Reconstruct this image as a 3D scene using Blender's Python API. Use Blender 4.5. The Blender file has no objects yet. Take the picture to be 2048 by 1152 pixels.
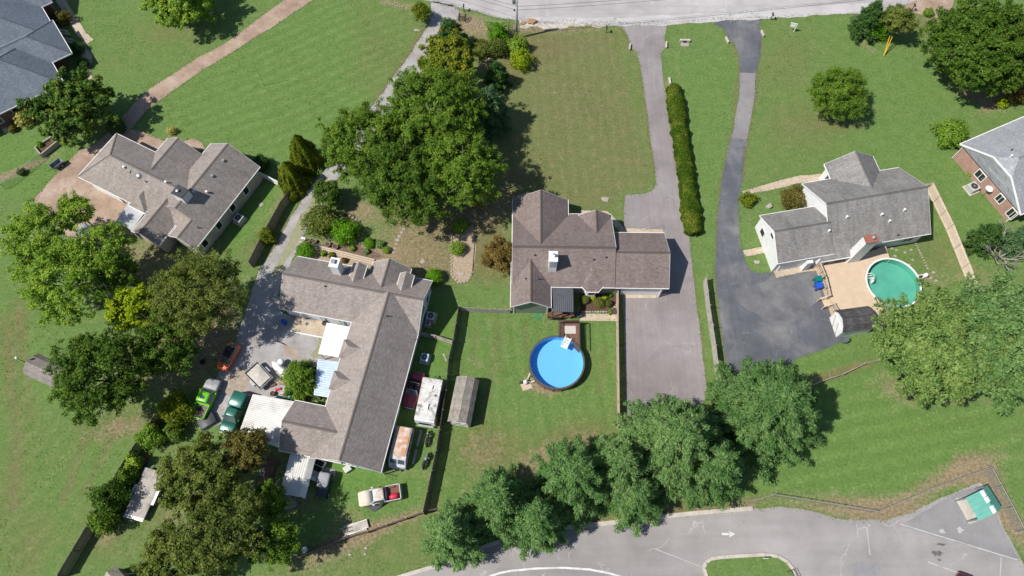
import bpy, math, random
import numpy as np
from mathutils import Vector, Matrix
random.seed(7); rng = np.random.default_rng(7)
D = bpy.data; SC = bpy.context.scene; COL = SC.collection
rad = math.radians

# ------------------------------------------------------------------ camera, sky, sun, exposure
CAM_H = 80.0; FPX = 1400.0; TILT = math.atan(619/FPX)
cam = D.cameras.new('camera'); cam.sensor_width = 36; cam.lens = FPX/2048*36; cam.clip_end = 3000; cam.clip_start = .5
camo = D.objects.new('camera', cam); COL.objects.link(camo)
camo.location = (0, 0, CAM_H); camo.rotation_euler = (TILT, 0, 0); SC.camera = camo
SUN_EL, SH_AZ = 53.5, 17.0           # elevation; direction the shadows point, from +x towards +y
W = D.worlds.new('World'); SC.world = W; W.use_nodes = True
nt = W.node_tree; bg = nt.nodes['Background']; sky = nt.nodes.new('ShaderNodeTexSky'); sky.sky_type = 'NISHITA'
sky.sun_disc = False; sky.sun_elevation = rad(SUN_EL); sky.sun_rotation = rad(90-(SH_AZ+180)); sky.air_density = 1.0; sky.dust_density = .6
nt.links.new(sky.outputs[0], bg.inputs[0]); bg.inputs[1].default_value = .084
sl = D.lights.new('sun', 'SUN'); sl.energy = 4.4; sl.angle = rad(.5); sl.color = (1, .95, .87)
so = D.objects.new('sun', sl); COL.objects.link(so)
so.rotation_euler = (rad(90-SUN_EL), 0, rad(SH_AZ-90)); so.location = (-40, 0, 60)
vs = SC.view_settings; vs.view_transform = 'Standard'; vs.look = 'None'; vs.gamma = 1; vs.exposure = .42; vs.use_curve_mapping = False

# ------------------------------------------------------------------ survey: a photo point at height z -> a place in metres
def at(px, py, z=0.0):
    x = (px-1024)/FPX; y = (576-py)/FPX
    yy = y*math.cos(TILT)+math.sin(TILT); zz = y*math.sin(TILT)-math.cos(TILT); t = (CAM_H-z)/-zz
    return (x*t, yy*t)
def at3(px, py, z=0.0): return at(px, py, z)+(z,)

# ------------------------------------------------------------------ materials
def nodes(name):
    m = D.materials.new(name); m.use_nodes = True; t = m.node_tree
    return m, t, t.nodes['Principled BSDF']
def N(t, typ, **k):
    n = t.nodes.new(typ)
    for a, v in k.items(): setattr(n, a, v)
    return n
def L(t, a, b): t.links.new(a, b)
def noise(t, scale, detail=6, rough=.6, vec=None, dist=0):
    n = N(t, 'ShaderNodeTexNoise'); n.inputs['Scale'].default_value = scale; n.inputs['Detail'].default_value = detail
    n.inputs['Roughness'].default_value = rough; n.inputs['Distortion'].default_value = dist
    if vec is not None: L(t, vec, n.inputs['Vector'])
    return n
def ramp(t, fac, stops):
    r = N(t, 'ShaderNodeValToRGB'); e = r.color_ramp.elements
    while len(e) < len(stops): e.new(.5)
    for i, (p, c) in enumerate(stops): e[i].position = p; e[i].color = (*c, 1) if len(c) == 3 else c
    L(t, fac, r.inputs[0]); return r
def mixc(t, fac, a, b, mode='MIX'):
    m = N(t, 'ShaderNodeMix', data_type='RGBA', blend_type=mode)
    for i, v in ((0, fac), (6, a), (7, b)):
        if hasattr(v, 'is_linked') or hasattr(v, 'links'): L(t, v, m.inputs[i])
        elif i == 0: m.inputs[0].default_value = v
        else: m.inputs[i].default_value = (*v, 1)
    return m.outputs[2]
def mth(t, op, a, b=0.0):
    m = N(t, 'ShaderNodeMath', operation=op)
    for i, v in enumerate((a, b)):
        if hasattr(v, 'links'): L(t, v, m.inputs[i])
        else: m.inputs[i].default_value = v
    return m.outputs[0]
def bump(t, b, h, strength=.3, dist=.05):
    n = N(t, 'ShaderNodeBump'); n.inputs['Strength'].default_value = strength; n.inputs['Distance'].default_value = dist
    L(t, h, n.inputs['Height']); L(t, n.outputs[0], b.inputs['Normal'])
def objco(t): return N(t, 'ShaderNodeTexCoord').outputs['Object']
def geoco(t): return N(t, 'ShaderNodeNewGeometry').outputs['Position']
def mat(name, c1, c2=None, scale=3, rough=.7, metal=0, spec=.3, bmp=0, c3=None, fine=None, coat=0):
    """weathered plain surface: two or three tints mixed by noise in world space"""
    m, t, b = nodes(name); b.inputs['Roughness'].default_value = rough; b.inputs['Metallic'].default_value = metal
    b.inputs['Specular IOR Level'].default_value = spec; b.inputs['Coat Weight'].default_value = coat
    if c2 is None: c2 = tuple(x*.82 for x in c1)
    g = geoco(t); n = noise(t, scale, 8, .65, g)
    r = ramp(t, n.outputs[0], [(.3, c2), (.68, c1)]); col = r.outputs[0]
    if c3 is not None:
        n3 = noise(t, scale*.37, 5, .7, g, .4); col = mixc(t, ramp(t, n3.outputs[0], [(.5, (0, 0, 0)), (.66, (1, 1, 1))]).outputs[0], col, c3)
    if fine:
        nf = noise(t, fine, 3, .7, g); col = mixc(t, .55, col, ramp(t, nf.outputs[0], [(.3, (.55,)*3), (.7, (1.25,)*3)]).outputs[0], 'MULTIPLY')
    L(t, col, b.inputs['Base Color'])
    if bmp: bump(t, b, noise(t, fine or scale*6, 4, .7, g).outputs[0], bmp, .03)
    return m

def shingle(name, a, b_, c, streak=.12):
    m, t, b = nodes(name); b.inputs['Roughness'].default_value = .9; b.inputs['Specular IOR Level'].default_value = .15
    uv = N(t, 'ShaderNodeUVMap'); uv.uv_map = 'UVMap'; g = geoco(t)
    br = N(t, 'ShaderNodeTexBrick'); br.inputs['Scale'].default_value = 1; br.inputs['Brick Width'].default_value = .34; br.inputs['Row Height'].default_value = .15
    br.inputs['Mortar Size'].default_value = .012; br.inputs['Mortar Smooth'].default_value = .4; br.inputs['Bias'].default_value = 0
    br.inputs['Color1'].default_value = (*a, 1); br.inputs['Color2'].default_value = (*b_, 1); br.inputs['Mortar'].default_value = (*c, 1)
    L(t, uv.outputs[0], br.inputs['Vector'])
    mp = N(t, 'ShaderNodeMapping'); mp.inputs['Scale'].default_value = (1.1, 4.2, 1); L(t, uv.outputs[0], mp.inputs[0])
    st = noise(t, 2.2, 4, .8, mp.outputs[0])
    col = mixc(t, .75, br.outputs[0], ramp(t, st.outputs[0], [(.3, (.62,)*3), (.7, (1.28,)*3)]).outputs[0], 'MULTIPLY')
    big = noise(t, .35, 4, .6, g); col = mixc(t, .7, col, ramp(t, big.outputs[0], [(.35, (1-streak,)*3), (.65, (1+streak*.6,)*3)]).outputs[0], 'MULTIPLY')
    mp2 = N(t, 'ShaderNodeMapping'); mp2.inputs['Scale'].default_value = (1.6, .22, 1); L(t, uv.outputs[0], mp2.inputs[0]); rs = noise(t, 1.0, 5, .65, mp2.outputs[0], .2)
    col = mixc(t, .75, col, ramp(t, rs.outputs[0], [(.3, (1-streak*1.6,)*3), (.55, (1,)*3), (.75, (1+streak,)*3)]).outputs[0], 'MULTIPLY')
    L(t, col, b.inputs['Base Color']); bump(t, b, br.outputs['Fac'], .5, -.01)
    return m
def lapped(name, c, pitch=.14, dirt=.85, rough=.6):
    """horizontal lap siding: shadowed joints every PITCH metres of height"""
    m, t, b = nodes(name); b.inputs['Roughness'].default_value = rough; b.inputs['Specular IOR Level'].default_value = .3
    g = geoco(t); s = N(t, 'ShaderNodeSeparateXYZ'); L(t, g, s.inputs[0])
    f = mth(t, 'FRACT', mth(t, 'DIVIDE', s.outputs[2], pitch)); n = noise(t, 2.2, 6, .6, g)
    col = ramp(t, n.outputs[0], [(.3, tuple(x*dirt for x in c)), (.65, c)]).outputs[0]
    L(t, col, b.inputs['Base Color']); bump(t, b, f, .6, .012); return m
def brickm(name, a, b_, mort):
    m, t, b = nodes(name); b.inputs['Roughness'].default_value = .85
    tc = objco(t); mp = N(t, 'ShaderNodeMapping'); mp.inputs['Rotation'].default_value = (rad(90), 0, 0); L(t, tc, mp.inputs[0])
    s = N(t, 'ShaderNodeSeparateXYZ'); L(t, tc, s.inputs[0]); cb = N(t, 'ShaderNodeCombineXYZ')
    L(t, mth(t, 'ADD', s.outputs[0], s.outputs[1]), cb.inputs[0]); L(t, s.outputs[2], cb.inputs[1])
    br = N(t, 'ShaderNodeTexBrick'); br.inputs['Scale'].default_value = 1; br.inputs['Brick Width'].default_value = .22; br.inputs['Row Height'].default_value = .075
    br.inputs['Mortar Size'].default_value = .008; br.inputs['Color1'].default_value = (*a, 1); br.inputs['Color2'].default_value = (*b_, 1); br.inputs['Mortar'].default_value = (*mort, 1)
    L(t, cb.outputs[0], br.inputs[0]); n = noise(t, 1.2, 5, .6, tc)
    L(t, mixc(t, .6, br.outputs[0], ramp(t, n.outputs[0], [(.3, (.75,)*3), (.7, (1.15,)*3)]).outputs[0], 'MULTIPLY'), b.inputs['Base Color'])
    bump(t, b, br.outputs['Fac'], .5, -.01); return m
def asphalt(name, base, dark, light, stain=.5, crack=True, scale=.25, tracks=None):
    m, t, b = nodes(name); b.inputs['Roughness'].default_value = .92; b.inputs['Specular IOR Level'].default_value = .2
    g = geoco(t); n1 = noise(t, scale, 7, .62, g, .3); n2 = noise(t, scale*5, 5, .6, g); n3 = noise(t, 18, 3, .8, g)
    col = ramp(t, n1.outputs[0], [(.32, dark), (.5, base), (.7, light)]).outputs[0]
    col = mixc(t, stain, col, ramp(t, n2.outputs[0], [(.3, (.8,)*3), (.7, (1.15,)*3)]).outputs[0], 'MULTIPLY')
    col = mixc(t, .6, col, ramp(t, n3.outputs[0], [(.3, (.72,)*3), (.7, (1.25,)*3)]).outputs[0], 'MULTIPLY')
    if tracks:   # wheel tracks: wear drawn out along the way
        mp = N(t, 'ShaderNodeMapping'); mp.inputs['Scale'].default_value = (tracks[0], tracks[1], 1); L(t, g, mp.inputs[0]); tn = noise(t, 1.0, 4, .6, mp.outputs[0], .15)
        col = mixc(t, .5, col, ramp(t, tn.outputs[0], [(.32, (.84,)*3), (.5, (1,)*3), (.68, (1.1,)*3)]).outputs[0], 'MULTIPLY')
    if crack:
        w = noise(t, .5, 3, .6, g); mx = N(t, 'ShaderNodeVectorMath', operation='ADD'); L(t, g, mx.inputs[0])
        sc = N(t, 'ShaderNodeVectorMath', operation='SCALE'); L(t, w.outputs[1], sc.inputs[0]); sc.inputs['Scale'].default_value = 2.5; L(t, sc.outputs[0], mx.inputs[1])
        v = N(t, 'ShaderNodeTexVoronoi', feature='DISTANCE_TO_EDGE'); v.inputs['Scale'].default_value = .11; L(t, mx.outputs[0], v.inputs[0])
        cr = ramp(t, v.outputs['Distance'], [(.0, (1, 1, 1)), (.006, (0, 0, 0))]); cn = noise(t, .35, 3, .5, g)
        f = mth(t, 'MULTIPLY', cr.outputs[0], ramp(t, cn.outputs[0], [(.5, (0, 0, 0)), (.6, (.6,)*3)]).outputs[0])
        col = mixc(t, f, col, tuple(x*1.35 for x in light))
    L(t, col, b.inputs['Base Color']); bump(t, b, n3.outputs[0], .35, .02); return m
def corrugated(name, c, c2, pitch, rough=.35, metal=0, rust=None):
    """corrugated sheet colours; the ribs themselves are mesh"""
    return mat(name, c, c2, 1.3, rough, metal, .5, 0, rust)
def leafmat(name, cols, rough=.55, trans=.22):
    """leaf tints picked per leaf by the face attribute rnd, drifting from clump to clump"""
    m, t, b = nodes(name); b.inputs['Roughness'].default_value = rough; b.inputs['Specular IOR Level'].default_value = .07
    a = N(t, 'ShaderNodeAttribute'); a.attribute_name = 'rnd'; g = geoco(t); n = noise(t, .55, 3, .5, g)
    f = mth(t, 'ADD', mth(t, 'MULTIPLY', a.outputs['Fac'], .6), mth(t, 'MULTIPLY', mth(t, 'SUBTRACT', n.outputs[0], .3), 1.0))
    r = ramp(t, f, [(i/(len(cols)-1)*.8+.1, c) for i, c in enumerate(cols)])
    L(t, r.outputs[0], b.inputs['Base Color'])
    tr = N(t, 'ShaderNodeBsdfTranslucent'); L(t, mixc(t, 1, r.outputs[0], (1.25, 1.3, .6), 'MULTIPLY'), tr.inputs[0])
    ms = N(t, 'ShaderNodeMixShader'); ms.inputs[0].default_value = trans; L(t, b.outputs[0], ms.inputs[1]); L(t, tr.outputs[0], ms.inputs[2])
    L(t, ms.outputs[0], t.nodes['Material Output'].inputs[0]); return m
def glassm(name, c=(.02, .025, .03)):
    m, t, b = nodes(name); b.inputs['Base Color'].default_value = (*c, 1); b.inputs['Roughness'].default_value = .06; b.inputs['Specular IOR Level'].default_value = .7; return m
def paint(name, c, rough=.3, coat=.6, metal=.1, dirt=.8):
    return mat(name, c, tuple(x*dirt for x in c), 1.6, rough, metal, .5, 0, None, None, coat)
def waterm(name, tint, scale=2.2, strength=.25):
    m = D.materials.new(name); m.use_nodes = True; t = m.node_tree; t.nodes.remove(t.nodes['Principled BSDF'])
    g = geoco(t); n = noise(t, scale, 5, .6, g, .6); bp = N(t, 'ShaderNodeBump'); bp.inputs['Strength'].default_value = strength; bp.inputs['Distance'].default_value = .06; L(t, n.outputs[0], bp.inputs['Height'])
    tr = N(t, 'ShaderNodeBsdfTransparent'); tr.inputs[0].default_value = (*tint, 1); gl = N(t, 'ShaderNodeBsdfGlossy'); gl.inputs['Roughness'].default_value = .04; L(t, bp.outputs[0], gl.inputs['Normal'])
    fr = N(t, 'ShaderNodeFresnel'); fr.inputs[0].default_value = 1.33; L(t, bp.outputs[0], fr.inputs['Normal'])
    ms = N(t, 'ShaderNodeMixShader'); L(t, fr.outputs[0], ms.inputs[0]); L(t, tr.outputs[0], ms.inputs[1]); L(t, gl.outputs[0], ms.inputs[2])
    L(t, ms.outputs[0], t.nodes['Material Output'].inputs[0]); return m

M = {}
M['roof_brown'] = shingle('roof_brown', (.178, .142, .131), (.238, .194, .182), (.11, .088, .081))
M['roof_taupe'] = shingle('roof_taupe', (.262, .228, .208), (.345, .306, .284), (.16, .137, .123))
M['roof_tan'] = shingle('roof_tan', (.25, .22, .2), (.325, .29, .267), (.165, .142, .127), .16)
M['roof_grey'] = shingle('roof_grey', (.215, .205, .196), (.285, .275, .265), (.14, .132, .126), .2)
M['roof_slate'] = shingle('roof_slate', (.15, .175, .215), (.2, .226, .27), (.1, .115, .14))
M['roof_pale'] = shingle('roof_pale', (.28, .295, .315), (.36, .375, .395), (.2, .21, .225))
M['roof_wood'] = shingle('roof_wood', (.27, .245, .21), (.37, .335, .295), (.16, .14, .12), .22)
M['roof_dark'] = shingle('roof_dark', (.07, .068, .072), (.12, .115, .12), (.04, .04, .04), .3)
M['siding_white'] = lapped('siding_white', (.74, .74, .74), .13)
M['siding_blue'] = lapped('siding_blue', (.62, .68, .74), .13)
M['siding_green'] = lapped('siding_green', (.24, .27, .225), .15)
M['siding_beige'] = lapped('siding_beige', (.5, .45, .38), .15)
M['siding_grey'] = lapped('siding_grey', (.42, .42, .4), .2)
M['brick_red'] = brickm('brick_red', (.31, .155, .115), (.39, .21, .16), (.45, .4, .36))
M['brick_dark'] = brickm('brick_dark', (.12, .045, .035), (.17, .06, .05), (.2, .17, .15))
M['brick_tan'] = brickm('brick_tan', (.36, .3, .25), (.46, .39, .33), (.5, .47, .43))
M['trim'] = mat('trim_white', (.8, .8, .79), (.66, .66, .65), 2, .5)
M['trim_dark'] = mat('trim_dark', (.09, .075, .065))
M['glass'] = glassm('window_glass'); M['car_glass'] = glassm('car_glass', (.06, .085, .095)); M['black'] = mat('black_rubber', (.02, .02, .021), None, 4, .8)  # car glass colour lifted towards blue, standing in for sky reflection
M['metal'] = mat('galvanised', (.5, .51, .52), (.36, .37, .38), 4, .4, .7); M['chrome'] = mat('chrome', (.7, .7, .7), None, 4, .18, 1)
M['steel_dark'] = mat('dark_steel', (.08, .08, .085), None, 4, .45, .5)
M['conc'] = asphalt('concrete', (.44, .4, .35), (.36, .32, .28), (.52, .48, .43), .5, False, .6)
M['conc_tan'] = asphalt('tan_concrete', (.44, .36, .275), (.37, .295, .22), (.5, .42, .33), .5, False, .5)
M['aggregate'] = asphalt('aggregate_concrete', (.32, .235, .178), (.245, .17, .13), (.40, .315, .25), .6, True, .35)
M['road'] = asphalt('old_asphalt', (.36, .338, .338), (.30, .28, .281), (.42, .40, .40), .35, True, .13, (.05, 1.1))
M['lot'] = asphalt('lot_asphalt', (.29, .272, .267), (.215, .202, .2), (.355, .338, .332), .4, True, .06, (.06, .8))
M['drive'] = asphalt('drive_asphalt', (.232, .208, .208), (.19, .17, .17), (.28, .256, .256), .3, True, .16, (3.2, .16))
M['seal'] = asphalt('sealed_asphalt', (.108, .113, .13), (.08, .085, .098), (.185, .183, .187), .5, True, .22, (2.2, .2))
M['seal_lite'] = asphalt('worn_asphalt', (.215, .2, .203), (.18, .166, .168), (.25, .236, .238), .3, False, .2)
M['gravel'] = asphalt('gravel', (.315, .30, .298), (.245, .225, .208), (.38, .365, .365), .5, False, .35)
M['line'] = mat('road_paint', (.75, .75, .74), (.42, .41, .4), 1.4, .7, c3=(.4, .39, .38))
M['line_faint'] = mat('worn_road_paint', (.46, .45, .45), (.34, .33, .33), 1.4, .8, c3=(.3, .29, .29))
M['mulch'] = mat('mulch', (.13, .075, .05), (.06, .034, .024), 5, .95, bmp=.6, fine=14)
M['straw'] = mat('wood_chips', (.42, .34, .25), (.25, .19, .13), 3, .95, bmp=.6, fine=9)
M['dirt'] = mat('bare_dirt', (.27, .2, .14), (.18, .13, .09), 2, .95, bmp=.4, fine=12)
M['stone'] = mat('stone', (.42, .38, .33), (.24, .21, .18), 5, .9, bmp=.5, fine=14); M['rock_tan'] = mat('tan_rock', (.42, .27, .15), (.2, .12, .07), 4, .9, bmp=.5)
M['wood_grey'] = mat('weathered_wood', (.22, .19, .155), (.125, .105, .085), 3, .9, fine=15, bmp=.3)
M['wood_tan'] = mat('tan_wood', (.56, .45, .35), (.42, .33, .25), 2.5, .85, fine=15); M['wood_cream'] = mat('cream_wood', (.72, .6, .49), (.58, .47, .37), 2.5, .85, fine=15); M['brick_cap'] = mat('brick_cap', (.3, .12, .085), (.2, .08, .06), 6, .9); M['wood_red'] = mat('stained_wood', (.2, .115, .08), (.12, .07, .05), 3, .8, fine=15)
M['wood_pale'] = mat('pale_boards', (.50, .46, .42), (.33, .30, .27), 2, .9, fine=14, c3=(.22, .2, .18)); M['wood_dark'] = mat('dark_wood', (.085, .065, .05), (.05, .04, .03), 4, .85)
M['deck_tan'] = mat('painted_deck', (.60, .47, .34), (.52, .40, .285), 1.2, .75, fine=20)
M['bark'] = mat('bark', (.16, .13, .105), (.075, .06, .05), 6, .95); M['bark_pale'] = mat('pale_bark', (.36, .33, .3), (.2, .18, .16), 5, .95)
M['white'] = mat('white_plastic', (.78, .78, .77), (.66, .66, .65), 2, .45); M['teal'] = mat('teal_plastic', (.0, .16, .17), None, 2, .4); M['blue'] = mat('blue_plastic', (.02, .09, .5), None, 2, .4)
M['white_roof'] = mat('white_metal_roof', (.60, .59, .565), (.5, .485, .46), .8, .5, 0, c3=(.40, .385, .36)); M['blue_roof'] = mat('blue_white_metal', (.62, .72, .84), (.45, .56, .7), 1, .3, .2)
M['grey_roof'] = mat('dark_metal_roof', (.085, .09, .105), (.065, .07, .08), 1, .4, .3); M['green_roof'] = mat('green_metal_roof', (.085, .3, .245), (.065, .24, .2), 1, .45, .1)
M['awning'] = mat('striped_awning', (.6, .6, .6), (.45, .45, .45), 1.2, .4, .3); M['rust'] = mat('rusty_paint', (.62, .62, .62), (.5, .49, .48), 2.2, .6, .1, c3=(.3, .12, .05))
M['camper'] = mat('camper_roof', (.66, .65, .63), (.46, .45, .43), 2.4, .7, c3=(.14, .12, .095), fine=8); M['liner'] = mat('blue_liner', (.22, .5, .78), (.135, .415, .72), 9, .6, c3=(.17, .45, .745))  # blue liner mottle paints the water's ripple sparkle into the colour
M['liner_g'] = mat('green_liner', (.15, .41, .34), (.105, .33, .275), .5, .6, c3=(.09, .3, .25))
M['water'] = waterm('pool_water', (.82, .94, 1), 5, .3); M['water_g'] = waterm('green_pool_water', (.8, .95, .9), 2.5, .15)
M['pink'] = mat('red_plastic', (.6, .03, .06), None, 3, .4); M['tarp'] = mat('tarp', (.08, .08, .085), (.05, .05, .055), 3, .6); M['tarp_grey'] = mat('grey_tarp', (.33, .33, .35), (.22, .22, .24), 3, .6)
M['grid'] = mat('fence_wire', (.3, .33, .32), None, 3, .6, .2); M['fence_steel'] = mat('fence_steel', (.34, .35, .35), None, 3, .6, .2); M['yellow'] = mat('yellow_guard', (.7, .42, .02), None, 3, .5); M['bluetarp'] = mat('blue_tarp', (.05, .33, .62), (.03, .22, .45), 4, .5)
M['unit'] = mat('beige_metal', (.5, .5, .48), (.42, .42, .4), 3, .5, .2); M['rugm'] = mat('rug', (.52, .48, .43), (.42, .38, .34), 6, .95)
LEAF = {
 'maple': [(.028, .055, .010), (.052, .095, .016), (.088, .142, .026), (.14, .18, .04)],
 'mapledark': [(.016, .036, .008), (.032, .064, .012), (.058, .10, .02), (.105, .14, .036)],
 'autumn': [(.05, .088, .012), (.10, .15, .02), (.17, .19, .03), (.32, .23, .045)],
 'magnolia': [(.016, .04, .012), (.036, .075, .02), (.07, .12, .035), (.19, .2, .04)],
 'light': [(.04, .08, .014), (.078, .135, .022), (.13, .19, .034), (.2, .235, .055)],
 'lime': [(.085, .14, .008), (.16, .22, .012), (.24, .29, .018), (.3, .33, .03)],
 'olive': [(.03, .052, .013), (.068, .088, .024), (.108, .128, .04), (.16, .165, .07)],
 'olivedark': [(.02, .036, .010), (.042, .062, .018), (.078, .1, .032), (.14, .14, .062)],
 'pine': [(.026, .068, .026), (.052, .122, .05), (.09, .175, .08), (.15, .225, .12)],
 'sage': [(.038, .086, .036), (.072, .148, .064), (.115, .205, .1), (.175, .25, .145)],
 'broad': [(.042, .086, .03), (.082, .148, .055), (.132, .21, .084), (.2, .26, .12)],
 'evergreen': [(.012, .034, .014), (.026, .06, .023), (.048, .095, .036), (.075, .13, .052)],
 'bluegreen': [(.016, .045, .028), (.032, .075, .045), (.058, .11, .068), (.09, .15, .09)],
 'gold': [(.06, .095, .010), (.115, .155, .017), (.18, .215, .025), (.26, .27, .04)],
 'bright': [(.03, .10, .006), (.06, .165, .01), (.1, .225, .016), (.15, .27, .03)],
 'bronze': [(.06, .042, .02), (.12, .08, .035), (.19, .13, .055), (.26, .18, .08)],
 'brownish': [(.04, .036, .015), (.08, .066, .025), (.13, .105, .042), (.17, .145, .06)],
 'cream': [(.16, .16, .06), (.3, .28, .11), (.45, .4, .19), (.52, .47, .26)],
 'hedge': [(.03, .065, .008), (.05, .098, .010), (.082, .14, .016), (.30, .28, .08)],
 'weed': [(.04, .085, .015), (.08, .14, .025), (.12, .19, .035), (.17, .23, .055)]}
GAIN = {'cream': 1.0, 'lime': 1.2, 'gold': .85, 'hedge': .8, 'bronze': 1.1, 'brownish': 1.25, 'bright': 1.2, 'magnolia': 1.4, 'evergreen': 1.3, 'autumn': 1.15, 'broad': 1.3, 'sage': 1.3, 'light': 1.75, 'pine': 1.32, 'olive': 1.4, 'olivedark': 1.4}
LM = {k: leafmat('leaves_'+k, [tuple(min(.8, x*w*GAIN.get(k, 1.5)) for x, w in zip(c, (1.08, 1.03, .68) if k in ('pine', 'sage', 'broad', 'bluegreen') else (.98, 1.04, .62))) for c in v]) for k, v in LEAF.items()}

# ------------------------------------------------------------------ mesh helpers
def link(name, me, m=None, parent=None):
    o = D.objects.new(name, me); COL.objects.link(o)
    if m is not None: me.materials.append(m)
    if parent is not None: o.parent = parent
    return o
def tag(o, label=None, cat=None, group=None, kind=None):
    for k, v in (('label', label), ('category', cat), ('group', group), ('kind', kind)):
        if v: o[k] = v
    return o
def empty(name, loc, rz, label, cat, group=None):
    o = D.objects.new(name, None); COL.objects.link(o); o.location = loc if len(loc) == 3 else (*loc, 0); o.rotation_euler = (0, 0, rz)
    o.empty_display_size = .2
    return tag(o, label, cat, group)
class MB:
    def __init__(s): s.v = []; s.f = []; s.uv = {}; s.sm = False
    def poly(s, pts, uv=None):
        i = len(s.v); s.v += [tuple(p) for p in pts]; s.f.append(tuple(range(i, i+len(pts))))
        if uv: s.uv[len(s.f)-1] = uv
        return s
    def box(s, x0, x1, y0, y1, z0, z1, M4=None, taper=0):
        tx = taper
        P = [(x0, y0, z0), (x1, y0, z0), (x1, y1, z0), (x0, y1, z0), (x0+tx, y0+tx, z1), (x1-tx, y0+tx, z1), (x1-tx, y1-tx, z1), (x0+tx, y1-tx, z1)]
        if M4 is not None: P = [tuple(M4 @ Vector(p)) for p in P]
        i = len(s.v); s.v += P
        s.f += [tuple(i+k for k in q) for q in ((3, 2, 1, 0), (4, 5, 6, 7), (0, 1, 5, 4), (1, 2, 6, 5), (2, 3, 7, 6), (3, 0, 4, 7))]; return s
    def beam(s, p, q, w, h):
        p = Vector(p); q = Vector(q); d = (q-p).normalized(); side = d.cross(Vector((0, 0, 1)))
        side = side.normalized() if side.length > 1e-4 else Vector((1, 0, 0)); up = side.cross(d); a = side*w/2; b = up*h/2; i = len(s.v)
        s.v += [tuple(x) for x in (p-a-b, p+a-b, p+a+b, p-a+b, q-a-b, q+a-b, q+a+b, q-a+b)]
        s.f += [tuple(i+k for k in f) for f in ((0, 1, 2, 3), (7, 6, 5, 4), (0, 4, 5, 1), (1, 5, 6, 2), (2, 6, 7, 3), (3, 7, 4, 0))]; return s
    def rings(s, rings, cap0=True, cap1=True):
        n = len(rings[0]); i = len(s.v)
        for r in rings: s.v += [tuple(p) for p in r]
        for a in range(len(rings)-1):
            for k in range(n): s.f.append((i+a*n+k, i+a*n+(k+1) % n, i+(a+1)*n+(k+1) % n, i+(a+1)*n+k))
        if cap0: s.f.append(tuple(i+k for k in range(n))[::-1])
        if cap1: s.f.append(tuple(i+(len(rings)-1)*n+k for k in range(n)))
        return s
    def lathe(s, prof, n=16, c=(0, 0, 0)):
        return s.rings([[(c[0]+r*math.cos(2*math.pi*k/n), c[1]+r*math.sin(2*math.pi*k/n), c[2]+z) for k in range(n)] for r, z in prof])
    def tube(s, pts, r0, r1=None, n=6, cap=True):
        r1 = r0 if r1 is None else r1; pts = [Vector(p) for p in pts]; R = []
        for i, p in enumerate(pts):
            d = (pts[min(i+1, len(pts)-1)]-pts[max(i-1, 0)]).normalized(); a = d.orthogonal().normalized(); b = d.cross(a); r = r0+(r1-r0)*i/max(1, len(pts)-1)
            if R:   # keep the ring from twisting
                a = (Vector(R[-1][0])-pts[i-1]); a = (a-d*a.dot(d)).normalized(); b = d.cross(a)
            R.append([tuple(p+a*math.cos(2*math.pi*k/n)*r+b*math.sin(2*math.pi*k/n)*r) for k in range(n)])
        return s.rings(R, cap, cap)
    def torus(s, c, ax, R, r, n=18, m=8):
        ax = Vector(ax).normalized(); a = ax.orthogonal().normalized(); b = ax.cross(a); c = Vector(c); i = len(s.v)
        for k in range(n):
            d = a*math.cos(2*math.pi*k/n)+b*math.sin(2*math.pi*k/n)
            for j in range(m): s.v.append(tuple(c+d*(R+r*math.cos(2*math.pi*j/m))+ax*r*math.sin(2*math.pi*j/m)))
        for k in range(n):
            for j in range(m): s.f.append((i+k*m+j, i+((k+1) % n)*m+j, i+((k+1) % n)*m+(j+1) % m, i+k*m+(j+1) % m))
        return s
    def me(s, name, smooth=False, bevel=0):
        m = D.meshes.new(name); m.from_pydata(s.v, [], s.f); m.validate()
        if s.uv:
            u = m.uv_layers.new(name='UVMap')
            for fi, uvs in s.uv.items():
                for li, c in zip(m.polygons[fi].loop_indices, uvs): u.data[li].uv = c
        if smooth or s.sm: m.polygons.foreach_set('use_smooth', [True]*len(m.polygons))
        m.update(); return m
    def build(s, name, m, parent=None, smooth=False, bevel=0):
        o = link(name, s.me(name, smooth), m, parent)
        if bevel:
            b = o.modifiers.new('bevel', 'BEVEL'); b.width = bevel; b.segments = 2; b.limit_method = 'ANGLE'
        return o
def fix_normals(o):
    import bmesh
    bm = bmesh.new(); bm.from_mesh(o.data); bmesh.ops.recalc_face_normals(bm, faces=bm.faces); bm.to_mesh(o.data); bm.free(); return o

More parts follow.
